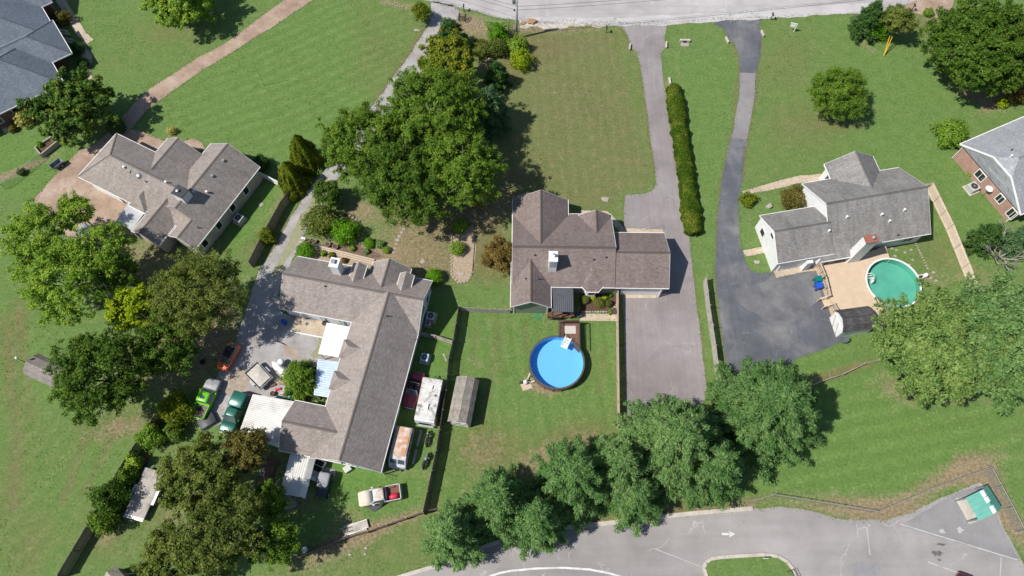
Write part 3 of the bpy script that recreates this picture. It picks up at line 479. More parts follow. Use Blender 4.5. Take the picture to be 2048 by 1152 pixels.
# ------------------------------------------------------------------ houses
def roof_height(px, py, default):
    """height of the roof that stands at a surveyed point"""
    bpy.context.view_layer.update(); o = Vector((0, 0, CAM_H)); d = (Vector(at3(px, py, 0))-o).normalized()
    ok, loc, *_ = SC.ray_cast(bpy.context.evaluated_depsgraph_get(), o, d)
    return loc.z if ok and loc.z > 2.4 else default
class House:
    def __init__(s, name, opx, deg, label, roofm, wallm, trim=None, cat='house'):
        s.o = at(*opx); s.a = rad(deg); s.root = empty(name, s.o, s.a, label, cat); s.rm = roofm; s.wm = wallm; s.tm = trim or M['trim']
    def uv(s, px, py, z=2.8):
        x, y = at(px, py, z); x -= s.o[0]; y -= s.o[1]; c, n = math.cos(s.a), math.sin(s.a); return (x*c+y*n, -x*n+y*c)
    def u(s, px, py, z=2.8): return s.uv(px, py, z)[0]
    def v(s, px, py, z=2.8): return s.uv(px, py, z)[1]
    def block(s, u0, u1, v0, v1, ze=2.8, zr=None, pitch=.62, axis='u', ends='gg', rf=.5, ov=.35, rm=None, wm=None, wall=True, z0=0, cap=True, ze1=None, trim=True):
        """a roofed wing; AXIS is the ridge's direction, ENDS gable/hip/joined at the low and high end, RF where across it the ridge lies"""
        if u1 < u0: u0, u1 = u1, u0
        if v1 < v0: v0, v1 = v1, v0
        a0, a1, c0, c1 = (u0, u1, v0, v1) if axis == 'u' else (v0, v1, u0, u1)
        T = (lambda a, c, z: (a, c, z)) if axis == 'u' else (lambda a, c, z: (c, a, z))
        cr = c0+(c1-c0)*rf; zr = zr if zr is not None else ze+min(cr-c0, c1-cr)*pitch; ze1 = ze if ze1 is None else ze1
        h0 = (min(cr-c0, c1-cr) if ends[0] == 'h' else 0); h1 = (min(cr-c0, c1-cr) if ends[1] == 'h' else 0); th = .14
        r0, r1 = a0+h0, a1-h1; mb = MB()
        def face(q, c_e, z_e):
            sl = math.hypot(cr-c_e, zr-z_e); mb.poly([T(*p) for p in q], [(p[0], 0 if abs(p[1]-c_e) < 1e-6 else sl) for p in q])
        A, B, R0, R1, C, Dd = (a0, c0, ze), (a1, c0, ze), (r0, cr, zr), (r1, cr, zr), (a0, c1, ze1), (a1, c1, ze1)
        face([A, B, R1, R0], c0, ze); face([Dd, C, R0, R1], c1, ze1)
        for e, hh, P0, P1, R in (('0', h0, C, A, R0), ('1', h1, B, Dd, R1)):
            if hh: mb.poly([T(*P0), T(*P1), T(*R)], [(P0[1], 0), (P1[1], 0), (R[1], math.hypot(hh, zr-ze))])
        # underside and edges
        dn = lambda p: (p[0], p[1], p[2]-th); U = [T(*dn(p)) for p in (A, B, R1, R0)]; mb.poly(U[::-1]); mb.poly([T(*dn(p)) for p in (Dd, C, R0, R1)][::-1])
        edge = [A, B] if h1 else [A, B, R1, Dd] if False else None
        loop = [A, B]+([] if h1 else [R1])+[Dd, C]+([] if h0 else [R0])
        if h0: mb.poly([T(*dn(p)) for p in (C, A, R0)][::-1])
        if h1: mb.poly([T(*dn(p)) for p in (B, Dd, R1)][::-1])
        for p, q in zip(loop, loop[1:]+loop[:1]): mb.poly([T(*dn(p)), T(*dn(q)), T(*q), T(*p)])
        ro = mb.build('roof', rm or s.rm, s.root); fix_normals(ro)
        if trim:
            fb = MB()
            for c_, z_, sg in ((c0, ze, -1), (c1, ze1, 1)): fb.beam(T(a0-.02, c_+sg*.025, z_-.07), T(a1+.02, c_+sg*.025, z_-.07), .06, .16)
            for e, a_, hh, sg in ((ends[0], a0, h0, -1), (ends[1], a1, h1, 1)):
                if e == 'g':
                    for c_, z_ in ((c0, ze), (c1, ze1)): fb.beam(T(a_+sg*.012, c_, z_-.09), T(a_+sg*.012, cr, zr-.09), .025, .16)
                elif e == 'h': fb.beam(T(a_+sg*.035, c0, ze-.07), T(a_+sg*.035, c1, ze-.07), .08, .17)
            fb.build('fascia', s.tm, ro)
        if cap:
            cb = MB(); k0, k1 = (zr-ze)/(cr-c0), (zr-ze1)/(c1-cr)
            cb.poly([T(r0, cr-.15, zr-.15*k0+.022), T(r1, cr-.15, zr-.15*k0+.022), T(r1, cr, zr+.022), T(r0, cr, zr+.022)]).poly([T(r1, cr+.15, zr-.15*k1+.022), T(r0, cr+.15, zr-.15*k1+.022), T(r0, cr, zr+.022), T(r1, cr, zr+.022)])
            for hh, R, ps in ((h0, R0, (A, C)), (h1, R1, (B, Dd))):
                if hh:
                    for p in ps: cb.beam(T(p[0], p[1], p[2]-.005), T(R[0], R[1], R[2]-.005), .18, .04)
            cb.build('ridge_cap', rm or s.rm, ro)
        if wall:
            w0, w1, d0, d1 = a0+(ov if ends[0] != 'j' else 0), a1-(ov if ends[1] != 'j' else 0), c0+ov, c1-ov
            s0 = (zr-ze)/(cr-c0); s1 = (zr-ze1)/(c1-cr); t0, t1 = ze+ov*s0-.17, ze1+ov*s1-.17
            def sec(a, g): return [T(a, d0, z0), T(a, d1, z0), T(a, d1, t1), T(a, cr, zr-.17 if g else max(t0, t1)), T(a, d0, t0)]
            wb = MB(); wb.rings([sec(w0, ends[0] != 'h'), sec(w1, ends[1] != 'h')]); wo = wb.build('wall', wm or s.wm, s.root); fix_normals(wo)
        return ro
    def pos(s, px, py, z): u, v = s.uv(px, py, z); return (u, v, z)
    def opening(s, kind, u, v, z0, w, h, face, m=None, frame=None, divs=1):
        """window or door lying in a wall that faces FACE (degrees in the house's own frame)"""
        R = Matrix.Translation((u, v, 0)) @ Matrix.Rotation(rad(face), 4, 'Z'); fr = MB(); t = .09
        for y0, y1, za, zb in ((-w/2-t, -w/2, z0-t, z0+h+t), (w/2, w/2+t, z0-t, z0+h+t), (-w/2, w/2, z0+h, z0+h+t), (-w/2, w/2, z0-t, z0)): fr.box(-.02, .07, y0, y1, za, zb, R)
        for k in range(1, divs): yy = -w/2+w*k/divs; fr.box(-.02, .05, yy-.03, yy+.03, z0, z0+h, R)
        o = fr.build(kind, frame or s.tm, s.root)
        MB().box(-.02, .03, -w/2, w/2, z0, z0+h, R).build('pane' if kind == 'window' else 'panel', m or M['glass'], o); return o
    def garage_door(s, u, v, w, h, face, m=None):
        R = Matrix.Translation((u, v, 0)) @ Matrix.Rotation(rad(face), 4, 'Z'); fr = MB()
        for y0, y1, za, zb in ((-w/2-.12, -w/2, 0.02, h+.12), (w/2, w/2+.12, .02, h+.12), (-w/2, w/2, h, h+.12)): fr.box(-.02, .08, y0, y1, za, zb, R)
        o = fr.build('garage_door', s.tm, s.root)
        for k in range(4): MB().box(-.02, .05, -w/2+.01, w/2-.01, .03+h*k/4, h*(k+1)/4-.01, R).build('panel', m or M['white'], o)
    def vent(s, px, py, z, kind='pipe'):
        z = roof_height(px, py, z); p = s.pos(px, py, z)
        if kind == 'pipe': MB().lathe([(.07, -.3), (.07, .35), (.05, .36), (.05, .2)], 10, p).build('vent_pipe', M['steel_dark'], s.root)
        elif kind == 'white': MB().lathe([(.09, -.3), (.09, .32), (.15, .34), (.15, .42), (.02, .46)], 10, p).build('vent_pipe', M['white'], s.root)
        elif kind == 'box': MB().box(p[0]-.22, p[0]+.22, p[1]-.2, p[1]+.2, p[2]-.25, p[2]+.16, None, .05).build('roof_vent', M['metal'], s.root)
        elif kind == 'dome': MB().lathe([(.42, -.3), (.42, .05), (.36, .17), (.22, .26), (.01, .3)], 18, p).build('skylight_dome', M['metal'], s.root, True)
    def chimney(s, px, py, z, w, d, base, m, capm, pot=True, rot=0):
        """stack whose top centre is seen at the photo point"""
        p = s.pos(px, py, z); R = Matrix.Translation((p[0], p[1], 0)) @ Matrix.Rotation(rad(rot), 4, 'Z')
        c = MB().box(-w/2, w/2, -d/2, d/2, base, z-.12, R).build('chimney', m, s.root)
        MB().box(-w/2-.06, w/2+.06, -d/2-.06, d/2+.06, z-.12, z, R).build('chimney_cap', capm, c)
        if pot: MB().lathe([(.16, 0), (.16, .22), (.24, .24), (.24, .32), (.05, .4)], 14, tuple(R @ Vector((w*.12, 0, z)))).build('flue_cap', M['metal'], c)
        return c
def drip(h, u, v, z0, z1): MB().box(u-.05, u+.05, v-.04, v+.04, z0, z1).build('downspout', h.tm, h.root)

# --- brown-roofed house in the middle
Z = lambda o, f: (lambda x, y: (o[0]+x/f, o[1]+y/f))
c4 = Z((1010, 370), 3.972)
h = House('brown_roof_house', (1150, 520), -.7, 'long house with reddish brown shingle roof and green siding beside the blue pool', M['roof_brown'], M['siding_green'])
eS = h.v(*c4(868, 815)); ridge_v = h.v(*c4(868, 497), 5.25); eN = h.v(*c4(560, 230), 2.6)
uW = h.u(*c4(58, 600)); uM = h.u(*c4(862, 600)); uE = h.u(*c4(1288, 640))
h.block(uW, uM, eS, eN, 2.75, 5.25, rf=(ridge_v-eS)/(eN-eS), ends='gj', ze1=2.6)
MB().beam((uM+.02, ridge_v, 5.16), (uM+.02, eN, 2.5), .04, .17).build('rake_board', M['trim'], h.root)
gN = h.v(*c4(1270, 380)); h.block(uM+.07, uE, eS-.02, gN, 2.75, 4.85, ends='jg', rf=.5)
h.block(h.u(*c4(60, 200)), h.u(*c4(503, 200)), ridge_v-.3, h.v(*c4(503, 115)), 2.72, pitch=.66, axis='v', ends='jg')
h.block(h.u(*c4(110, 60)), h.u(*c4(255, 60)), h.v(*c4(503, 115))-1, h.v(*c4(503, 115))+.35, 3.1, pitch=.66, axis='v', ends='jg', ov=.3)
h.block(h.u(*c4(588, 300)), h.u(*c4(850, 300)), ridge_v, h.v(*c4(850, 240)), 2.78, pitch=.66, axis='v', ends='jg')
h.block(h.u(*c4(45, 900)), h.u(*c4(366, 900)), h.v(*c4(365, 972)), ridge_v+.3, 2.77, pitch=.7, axis='v', ends='gj')
sw_v = h.v(*c4(365, 972))
# bay window with its little hip roof
bu, bv = h.u(*c4(695, 830)), eS; bb = MB(); pts = [(-1.05, .6), (-.55, -.62), (.55, -.62), (1.05, .6)]
bb.rings([[(bu+x*.9, bv+.3+y*.85, z) for x, y in pts] for z in (.5, 2.6)]); bo = bb.build('bay_window', M['trim'], h.root); fix_normals(bo)
for i in range(3):
    a, b = Vector(pts[i]), Vector(pts[i+1]); m_ = (a+b)/2; d = (b-a).normalized(); n = Vector((d.y, -d.x)); ln = (b-a).length*.62
    q = MB(); ca = Vector((bu+m_.x*.9, bv+.3+m_.y*.85))+n*.03; q.poly([(ca.x-d.x*ln/2, ca.y-d.y*ln/2, 1.1), (ca.x+d.x*ln/2, ca.y+d.y*ln/2, 1.1), (ca.x+d.x*ln/2, ca.y+d.y*ln/2, 2.3), (ca.x-d.x*ln/2, ca.y-d.y*ln/2, 2.3)]); q.build('pane', M['glass'], bo)
br = MB(); ap = (bu, bv+2.4, 4.22); ring = [(bu-1.5, bv+.35, 2.86), (bu-.72, bv-.55, 2.68), (bu+.72, bv-.55, 2.68), (bu+1.5, bv+.35, 2.86)]
for p, q in zip(ring, ring[1:]): br.poly([p, q, ap], [(p[0], 0), (q[0], 0), (ap[0], 1.8)])
br.poly([ring[0], ap, (bu-1.5, bv+1.7, 2.9)]); br.poly([ring[3], (bu+1.5, bv+1.7, 2.9), ap]); ro = br.build('roof', M['roof_brown'], h.root)
fb = MB()
for p, q in zip(ring, ring[1:]): fb.beam((p[0], p[1]-.03, p[2]-.09), (q[0], q[1]-.03, q[2]-.09), .07, .17)
fb.build('fascia', M['trim'], ro)
h.garage_door(h.u(*c4(1080, 850), 1), eS+.3, 4.7, 2.15, -90)
h.opening('window', h.u(*c4(290, 60)), h.v(*c4(503, 115))-.33, 1, 1.8, 1.3, 90, divs=3)
for uu in (h.u(*c4(45, 900))+.38, h.u(*c4(366, 900))-.38): MB().box(uu-.07, uu+.07, sw_v+.29, sw_v+.43, 0, 2.75).build('corner_board', M['trim'], h.root)
MB().box(uE-.9, uE-.76, eS-.05, eS+.09, 0, 2.6).build('porch_post', M['trim'], h.root)
ch = h.chimney(*c4(384, 566), 6.6, .95, 1.25, 3.2, M['white'], M['white'], True)
p = h.pos(*c4(384, 566), 6.6); MB().box(p[0]-.34, p[0]+.34, p[1]-.66, p[1]-.63, 5.0, 6.3).build('louvre', M['siding_grey'], ch)
for x, y, z in ((236, 562, 4.6), (702, 597, 4.6), (802, 580, 4.6), (163, 748, 3.8), (266, 750, 3.8)): h.vent(*c4(x, y), z)
# porch: dark ribbed roof on posts over a small deck
pu0, pu1 = h.u(*c4(370, 900), 2.6), h.u(*c4(545, 900), 2.6); pv1, pv0 = h.v(*c4(450, 815), 2.75), h.v(*c4(450, 1008), 2.4); pr = MB(); nr = 22; zz = []
for k in range(nr+1):
    uu = pu0+(pu1-pu0)*k/nr; zz.append((uu, .035 if k % 2 else 0))
for (ua, da), (ub, db) in zip(zz, zz[1:]): pr.poly([(ua, pv0, 2.4+da), (ub, pv0, 2.4+db), (ub, pv1, 2.66+db), (ua, pv1, 2.66+da)])
pr.build('porch_roof', M['grey_roof'], h.root)
MB().beam((pu0, pv0+.1, 2.3), (pu1, pv0+.1, 2.3), .09, .16).beam((pu1-.05, pv0, 2.28), (pu1-.05, pv1, 2.5), .08, .14).build('porch_beam', M['wood_red'], h.root)
for uu in (pu0+.2, (pu0+pu1)/2, pu1-.15): MB().box(uu-.06, uu+.06, pv0+.04, pv0+.16, 0, 2.25).build('porch_post', M['wood_red'], h.root)

# --- white and blue house with the long rear wing
l2 = Z((540, 500), 2.506)
h = House('long_wing_house', (700, 700), -11.2, 'big white house with taupe shingle roof, front dormers and a long rear wing', M['roof_taupe'], M['siding_blue'])
A_v1 = h.v(*l2(470, 92)); A_v0 = h.v(*l2(164, 315)); A_u0 = h.u(*l2(46, 290)); A_u1 = h.u(*l2(815, 155)); zA = 2.8+(A_v1-A_v0)/2*.68
h.block(A_u0, A_u1, A_v0, A_v1, 2.8, zA)
B_u1 = h.u(*l2(650, 765)); B_u0 = h.u(*l2(338, 590)); B_v0 = h.v(*l2(555, 1115)); zB = 2.8+(B_u1-B_u0)/2*.68
h.block(B_u0, B_u1, B_v0, (A_v0+A_v1)/2, 2.82, zB, axis='v', ends='gj')
C_v1, C_v0, C_u0 = h.v(*l2(200, 768)), h.v(*l2(140, 1024)), h.u(*l2(60, 950))
h.block(C_u0, (B_u0+B_u1)/2-.5, C_v0, C_v1, 2.79, pitch=.66, ends='gj', rf=.5)
g0, g1 = h.u(*l2(512, 75)), h.u(*l2(708, 100)); h.block(g0, g1, (A_v0+A_v1)/2, h.v(*l2(710, 95)), 2.84, pitch=.78, axis='v', ends='jg')
Am = (A_v0+A_v1)/2
for (x, y) in ((445, 55), (683, 105)):
    uu = h.u(*l2(x, y), 5.0); vv = h.v(*l2(x, y), 5.0); h.block(uu-.85, uu+.85, Am+.2, vv, 4.05, pitch=.85, axis='v', ends='jg', ov=.15, z0=3.0, cap=False)
    h.opening('window', uu, vv-.13, 3.5, .6, .6, 90)
for (x, y) in ((408, 455), (362, 615)):
    vv = h.v(*l2(x, y), 4.1); uu = h.u(*l2(x-45, y), 3.2); h.block(B_u0-.15, (B_u0+B_u1)/2-.4, vv-1.9, vv+.3, 3.2, 4.5, axis='u', ends='hj', ov=.1, wall=False, cap=False, trim=False)
ch = h.chimney(*l2(322, 62), 6.4, 1.0, 1.1, 2.6, M['siding_white'], M['trim'], False); p = h.pos(*l2(318, 60), 6.4); MB().box(p[0]-.25, p[0]+.25, p[1]-.25, p[1]+.25, 6.4, 6.7).build('flue_cap', M['metal'], ch)
h.vent(*l2(277, 184), zA-.7); h.vent(*l2(590, 333), zB-.7)
for k in range(5): h.opening('window', B_u1-.33, B_v0+2.2+k*2.9, 1.0, .9, 1.2, 0, divs=2)
for k, z in ((Am+1.6, 1), (Am-1.6, 1), (Am+.1, 3.4)): h.opening('window', A_u1-.33, k, z, .9, 1.1, 0)
h.opening('window', (B_u0+B_u1)/2, B_v0+.33, 1, 1.6, 1.2, -90, divs=2); h.opening('door', (g0+g1)/2, h.v(*l2(710, 95))-.33, .1, 1.0, 2.1, 90, M['wood_red'])
drip(h, B_u1-.2, B_v0+.2, 0, 2.7); MB().box(A_u0+1.2, B_u0-2.5, A_v0-1.6, A_v0+.3, .02, .14).build('porch_floor', M['conc_tan'], h.root)
MB().box(A_u0+1.2, B_u0-2.5, A_v0-1.8, A_v0-1.66, .02, .2).build('porch_edge', M['trim'], h.root)
for k in range(3): uu = A_u0+2.4+k*2.4; MB().box(uu-.06, uu+.06, A_v0+.05, A_v0+.17, 0, 2.62).build('porch_post', M['trim'], h.root)
ant = MB(); p = h.pos(*l2(720, 445), 3.3); ant.tube([(p[0], p[1], 2.2), (p[0], p[1], 3.6)], .03).tube([(p[0]-.3, p[1], 3.6), (p[0]+.3, p[1], 3.6)], .015).tube([(p[0], p[1]-.3, 3.5), (p[0], p[1]+.3, 3.5)], .015).build('antenna', M['metal'], h.root)

# --- tan house with many gables
k4 = Z((150, 250), 4.267)
h = House('many_gabled_house', (345, 400), -27.3, 'tan roofed house with many cross gables at the end of the tan concrete driveway', M['roof_tan'], M['brick_tan'])
v1, v0, u0 = h.v(*k4(520, 152)), h.v(*k4(250, 553)), h.u(*k4(180, 265)); uE = h.u(*k4(1320, 690)); uEW = h.u(*k4(1125, 200)); zM = 2.8+(v1-v0)/2*.66
h.block(u0, uE-.4, v0, v1, 2.8, zM, ends='hh', wall=False); h.block(u0+.3, (uE+uEW)/2-1.2, v0+.05, v1-.05, 2.6, zM-.4, ends='hj', cap=False, trim=False)
nv = h.v(*k4(1360, 255)); sv = h.v(*k4(985, 1040)); h.block(uEW, uE, (v0+v1)/2-2.5, nv, 2.82, 2.82+(uE-uEW)/2*.66, axis='v', ends='jg')
uS = h.u(*k4(810, 935)); h.block(uS, uE-.03, sv, (v0+v1)/2-1, 2.8, 2.8+(uE-uS)/2*.66, axis='v', ends='gj')
a0, a1 = h.u(*k4(740, 175)), h.u(*k4(1088, 257)); h.block(a0, a1, (v0+v1)/2-.3, h.v(*k4(1088, 257)), 2.84, 2.84+(a1-a0)/2*.7, axis='v', ends='jg')
b0, b1 = h.u(*k4(545, 830)), h.u(*k4(770, 960)); h.block(b0, b1, h.v(*k4(600, 970)), (v0+v1)/2-1, 2.76, 2.76+(b1-b0)/2*.72, axis='v', ends='gj')
b0, b1 = h.u(*k4(470, 670)), h.u(*k4(610, 745)); h.block(b0, b1, h.v(*k4(545, 715))-.2, (v0+v1)/2-.8, 2.86, 2.86+(b1-b0)/2*.9, axis='v', ends='hj', cap=False)
ch = h.chimney(*k4(893, 565), zM+1.25, 1.5, 1.3, 3, M['siding_white'], M['steel_dark'], False); p = h.pos(*k4(878, 565), zM+1.25); MB().lathe([(.15, 0), (.15, .15), (.2, .17), (.2, .25), (.08, .3)], 14, p).build('flue_cap', M['metal'], ch)
for x, y, z, k in ((425, 370, 4.4, 'white'), (465, 395, 4.4, 'box'), (548, 430, 4.4, 'dome'), (610, 490, 4.2, 'pipe'), (782, 497, 4.6, 'white'), (1265, 303, 4.4, 'box'), (1170, 435, 4.5, 'box'), (1015, 570, 4.5, 'box'), (1130, 580, 4.3, 'white'), (1053, 880, 3.9, 'pipe')): h.vent(*k4(x, y), z, k)
for k in range(4): h.opening('window', uE-.33, sv+1.5+k*2.9, 1.0, .8, 1.2, 0)
h.garage_door(u0+3.3, v0+.33, 4.6, 2.15, -90)
h.opening('window', (uE+uEW)/2, nv-.33, 1, 1.8, 1.3, 90, divs=2)
w = MB(); zz = []
P4 = [h.uv(*k4(*q), 2.5) for q in ((470, 660), (610, 745), (480, 895), (335, 830))]; n = 26
for k in range(n):
    def lp(t, dz=0): a = Vector(P4[0]).lerp(Vector(P4[1]), t); b = Vector(P4[3]).lerp(Vector(P4[2]), t); return [(a.x, a.y, 2.72+dz), (b.x, b.y, 2.35+dz)]
    A_, B_ = lp(k/n, .05*(k % 2)), lp((k+1)/n, .05*((k+1) % 2)); w.poly([A_[0], B_[0], B_[1], A_[1]])
w.build('awning', M['awning'], h.root)
for t in (.08, .95): a = Vector(P4[3]).lerp(Vector(P4[2]), t); MB().box(a.x-.05, a.x+.05, a.y-.05, a.y+.05, 0, 2.35).build('awning_post', M['trim'], h.root)

# --- white house with the green pool
r4 = Z((1490, 290), 4.266)
h = House('white_house', (1720, 430), 10.6, 'white house with grey shingle roof and brick topped chimney beside the green pool', M['roof_grey'], M['siding_white'])
v1, v0 = h.v(*r4(600, 310)), h.v(*r4(1337, 800)); u0, u1 = h.u(*r4(575, 480), 3.4), h.u(*r4(1520, 620)); zM = 2.8+(v1-v0)/2*.64
h.block(u0, u1, v0, v1, 2.8, zM)
gv1, gv0, gu0 = h.v(*r4(345, 565)), h.v(*r4(455, 982)), h.u(*r4(205, 810)); h.block(gu0, u0+.3, gv0, gv1, 2.78, pitch=.6, ends='gj', ov=.2)
nu0, nu1 = h.u(*r4(698, 215)), h.u(*r4(1137, 195)); nv = h.v(*r4(1100, 95)); h.block(nu0, nu1, (v0+v1)/2, nv, 2.82, pitch=.62, axis='v', ends='jg')
eu0, eu1 = h.u(*r4(645, 960)), h.u(*r4(910, 900)); ev = h.v(*r4(780, 975), 2.5)
sl = MB(); zt = lambda v: 2.8+(v-v0)*.64+.03; vt = v0+1.6
sl.poly([(eu0, ev, 2.45), (eu1, ev, 2.45), (eu1, vt, zt(vt)), (eu0, vt, zt(vt))], [(0, 0), (eu1-eu0, 0), (eu1-eu0, vt-ev), (0, vt-ev)]); sl.poly([(eu0, ev, 2.33), (eu0, vt, zt(vt)-.12), (eu1, vt, zt(vt)-.12), (eu1, ev, 2.33)])
for a, b in (((eu0, ev), (eu1, ev)),): sl.poly([(a[0], a[1], 2.33), (b[0], b[1], 2.33), (b[0], b[1], 2.45), (a[0], a[1], 2.45)])
for uu in (eu0, eu1): sl.poly([(uu, ev, 2.33), (uu, vt, zt(vt)-.12), (uu, vt, zt(vt)), (uu, ev, 2.45)])
ro = sl.build('roof', M['roof_grey'], h.root); MB().beam((eu0, ev-.04, 2.4), (eu1, ev-.04, 2.4), .08, .16).build('fascia', M['trim'], ro)
MB().box(eu0+.1, eu1-.1, ev+.3, v0+.5, 0, 2.36).build('wall', M['siding_white'], h.root)
h.opening('window', (eu0+eu1)/2-1, ev+.32, 1, 1, 1.1, -90, divs=2); h.opening('door', (eu0+eu1)/2+1, ev+.32, .5, 1.6, 1.8, -90)
ch = h.chimney(*r4(1080, 797), 6.6, 1.55, .95, 0, M['siding_white'], M['brick_cap'], True, 0)
for x, y, z in ((862, 622, 4.4), (1160, 600, 4.4), (1225, 657, 4), (1352, 562, 4.4), (710, 740, 3.7)): h.vent(*r4(x, y), z, 'white')
h.vent(*r4(1300, 773), 3.0)
h.garage_door(h.u(*r4(420, 1010), 1)+.3, gv0+.18, 4.6, 2.1, -90); h.opening('window', gu0+.18, (gv0+gv1)/2, 3.3, .7, .6, 180); h.opening('window', gu0+.18, (gv0+gv1)/2+1.6, 1, .9, 1.1, 180)
h.opening('window', nu0+.33, nv-2, .9, 1.4, 1.3, 180, divs=2); h.opening('window', (nu0+nu1)/2, nv-.33, .9, 1.8, 1.3, 90, divs=3); h.opening('window', u1-2.2, v0+.33, 1, 1.4, 1.1, -90, divs=2); 
drip(h, gu0+.2, gv0+.2, 0, 2.7)
MB().box(eu0-1.5, eu0-.75, ev+.2, ev+2.0, .02, 2.2).build('entry_screen', M['siding_white'], h.root)

# --- brick house at the right edge, clipped gable towards the lawn
h = House('brick_house', (2080, 330), 24.4, 'red brick house with pale grey roof and clipped gable at the right edge', M['roof_pale'], M['brick_red'])
a, b = h.uv(1921, 288), h.uv(2042, 429); ue = (a[0]+b[0])/2; v1, v0 = a[1], b[1]; zr = 2.8+(v1-v0)/2*.62; cut = 1.7; hw = (v1-v0)/2; vm = (v0+v1)/2; zc = zr-cut*.62*1.0
rb = MB(); uF = ue+26; ch_ = cut
A, B, C1, C0, R, Rf, Af, Bf = (ue, v1, 2.8), (ue, v0, 2.8), (ue, vm+ch_, zr-ch_*.62), (ue, vm-ch_, zr-ch_*.62), (ue+cut, vm, zr), (uF, vm, zr), (uF, v1, 2.8), (uF, v0, 2.8)
sl = math.hypot(hw, zr-2.8)
rb.poly([B, Bf, Rf, R, C0], [(0, 0), (26, 0), (26, sl), (cut, sl), (0, sl*.7)]); rb.poly([Af, A, C1, R, Rf], [(26, 0), (0, 0), (0, sl*.7), (cut, sl), (26, sl)]); rb.poly([C1, C0, R], [(0, 0), (2*ch_, 0), (ch_, cut)])
rb.poly([A, B, C0, C1], None); ro = rb.build('roof', M['roof_pale'], h.root)
fb = MB()
for p, q in ((A, C1), (C1, C0), (C0, B)): fb.beam((p[0]-.05, p[1], p[2]-.05), (q[0]-.05, q[1], q[2]-.05), .1, .22)
fb.beam((ue, v0-.05, 2.72), (uF, v0-.05, 2.72), .1, .2).beam((ue, v1+.05, 2.72), (uF, v1+.05, 2.72), .1, .2).build('fascia', M['trim'], ro)
MB().beam((ue+cut, vm, zr+.01), (uF, vm, zr+.01), .3, .05).build('ridge_cap', M['roof_pale'], ro)
wb = MB(); pr = lambda u: [(u, v0+.35, 0), (u, v1-.35, 0), (u, v1-.35, 2.85), (u, vm+ch_, zr-ch_*.62-.15), (u, vm-ch_, zr-ch_*.62-.15), (u, v0+.35, 2.85)]
wb.rings([pr(ue+.35), pr(uF)]); fix_normals(wb.build('wall', M['brick_red'], h.root))
for fv, z, w_, hh in ((.40, 1.0, 1.3, 1.2), (.73, 1.0, .9, 1.2), (.93, .8, 1.0, 1.4)): h.opening('window', ue+.33, v1+(v0-v1)*fv, z, w_, hh, 180, divs=2)
h.vent(2022, 301, 4.6); h.vent(2020, 314, 4.4, 'white'); drip(h, ue+.25, v0+.45, 0, 2.7); drip(h, ue+.25, v1-.45, 0, 2.7)

# --- slate roofed house in the top left corner
t4 = Z((0, 0), 4.43)
h = House('slate_roof_house', (20, 60), 35.5, 'dark brick house with slate blue shingle roof in the top left corner', M['roof_slate'], M['brick_dark'])
sv = h.v(*t4(160, 930)); ux = h.u(*t4(500, 620)); h.block(ux-16, ux, sv, sv+10.5, 2.8, pitch=.66, ends='jh', ov=.5)
pv0, pv1, pu = h.v(*t4(550, 515)), h.v(*t4(490, 225)), h.u(*t4(590, 390))
h.block(ux-9, pu, pv0, pv0+7.6, 2.84, pitch=.62, ends='jh', ov=1.6)
u2 = h.u(*t4(410, 130)); v2 = h.v(*t4(440, 30)); h.block(u2-15, u2, pv0+3.4, v2+9.5, 2.78, pitch=.6, ends='jh', ov=.5)
h.block(u2-11, u2+1.6, v2, v2+6.5, 2.82, pitch=.6, ends='jg', ov=.5)
for k in (2.2, 5): h.opening('window', ux-5-k, sv+.48, 1, 1, 1.3, -90)
for (xa, ya) in ((505, 262), (560, 340)):
    p = h.pos(*t4(xa, ya), .9); rl = MB(); q = (p[0]+1.4, p[1]-.15); e = h.pos(*t4(xa+95, ya+15), .9)
    rl.beam((p[0], p[1], 1.0), (e[0], e[1], 1.0), .07, .06).beam((p[0], p[1], .25), (e[0], e[1], .25), .07, .06)
    for t in range(9): x = p[0]+(e[0]-p[0])*t/8; y = p[1]+(e[1]-p[1])*t/8; rl.box(x-.02, x+.02, y-.02, y+.02, .05, 1.0)
    rl.build('porch_railing', M['trim'], h.root)

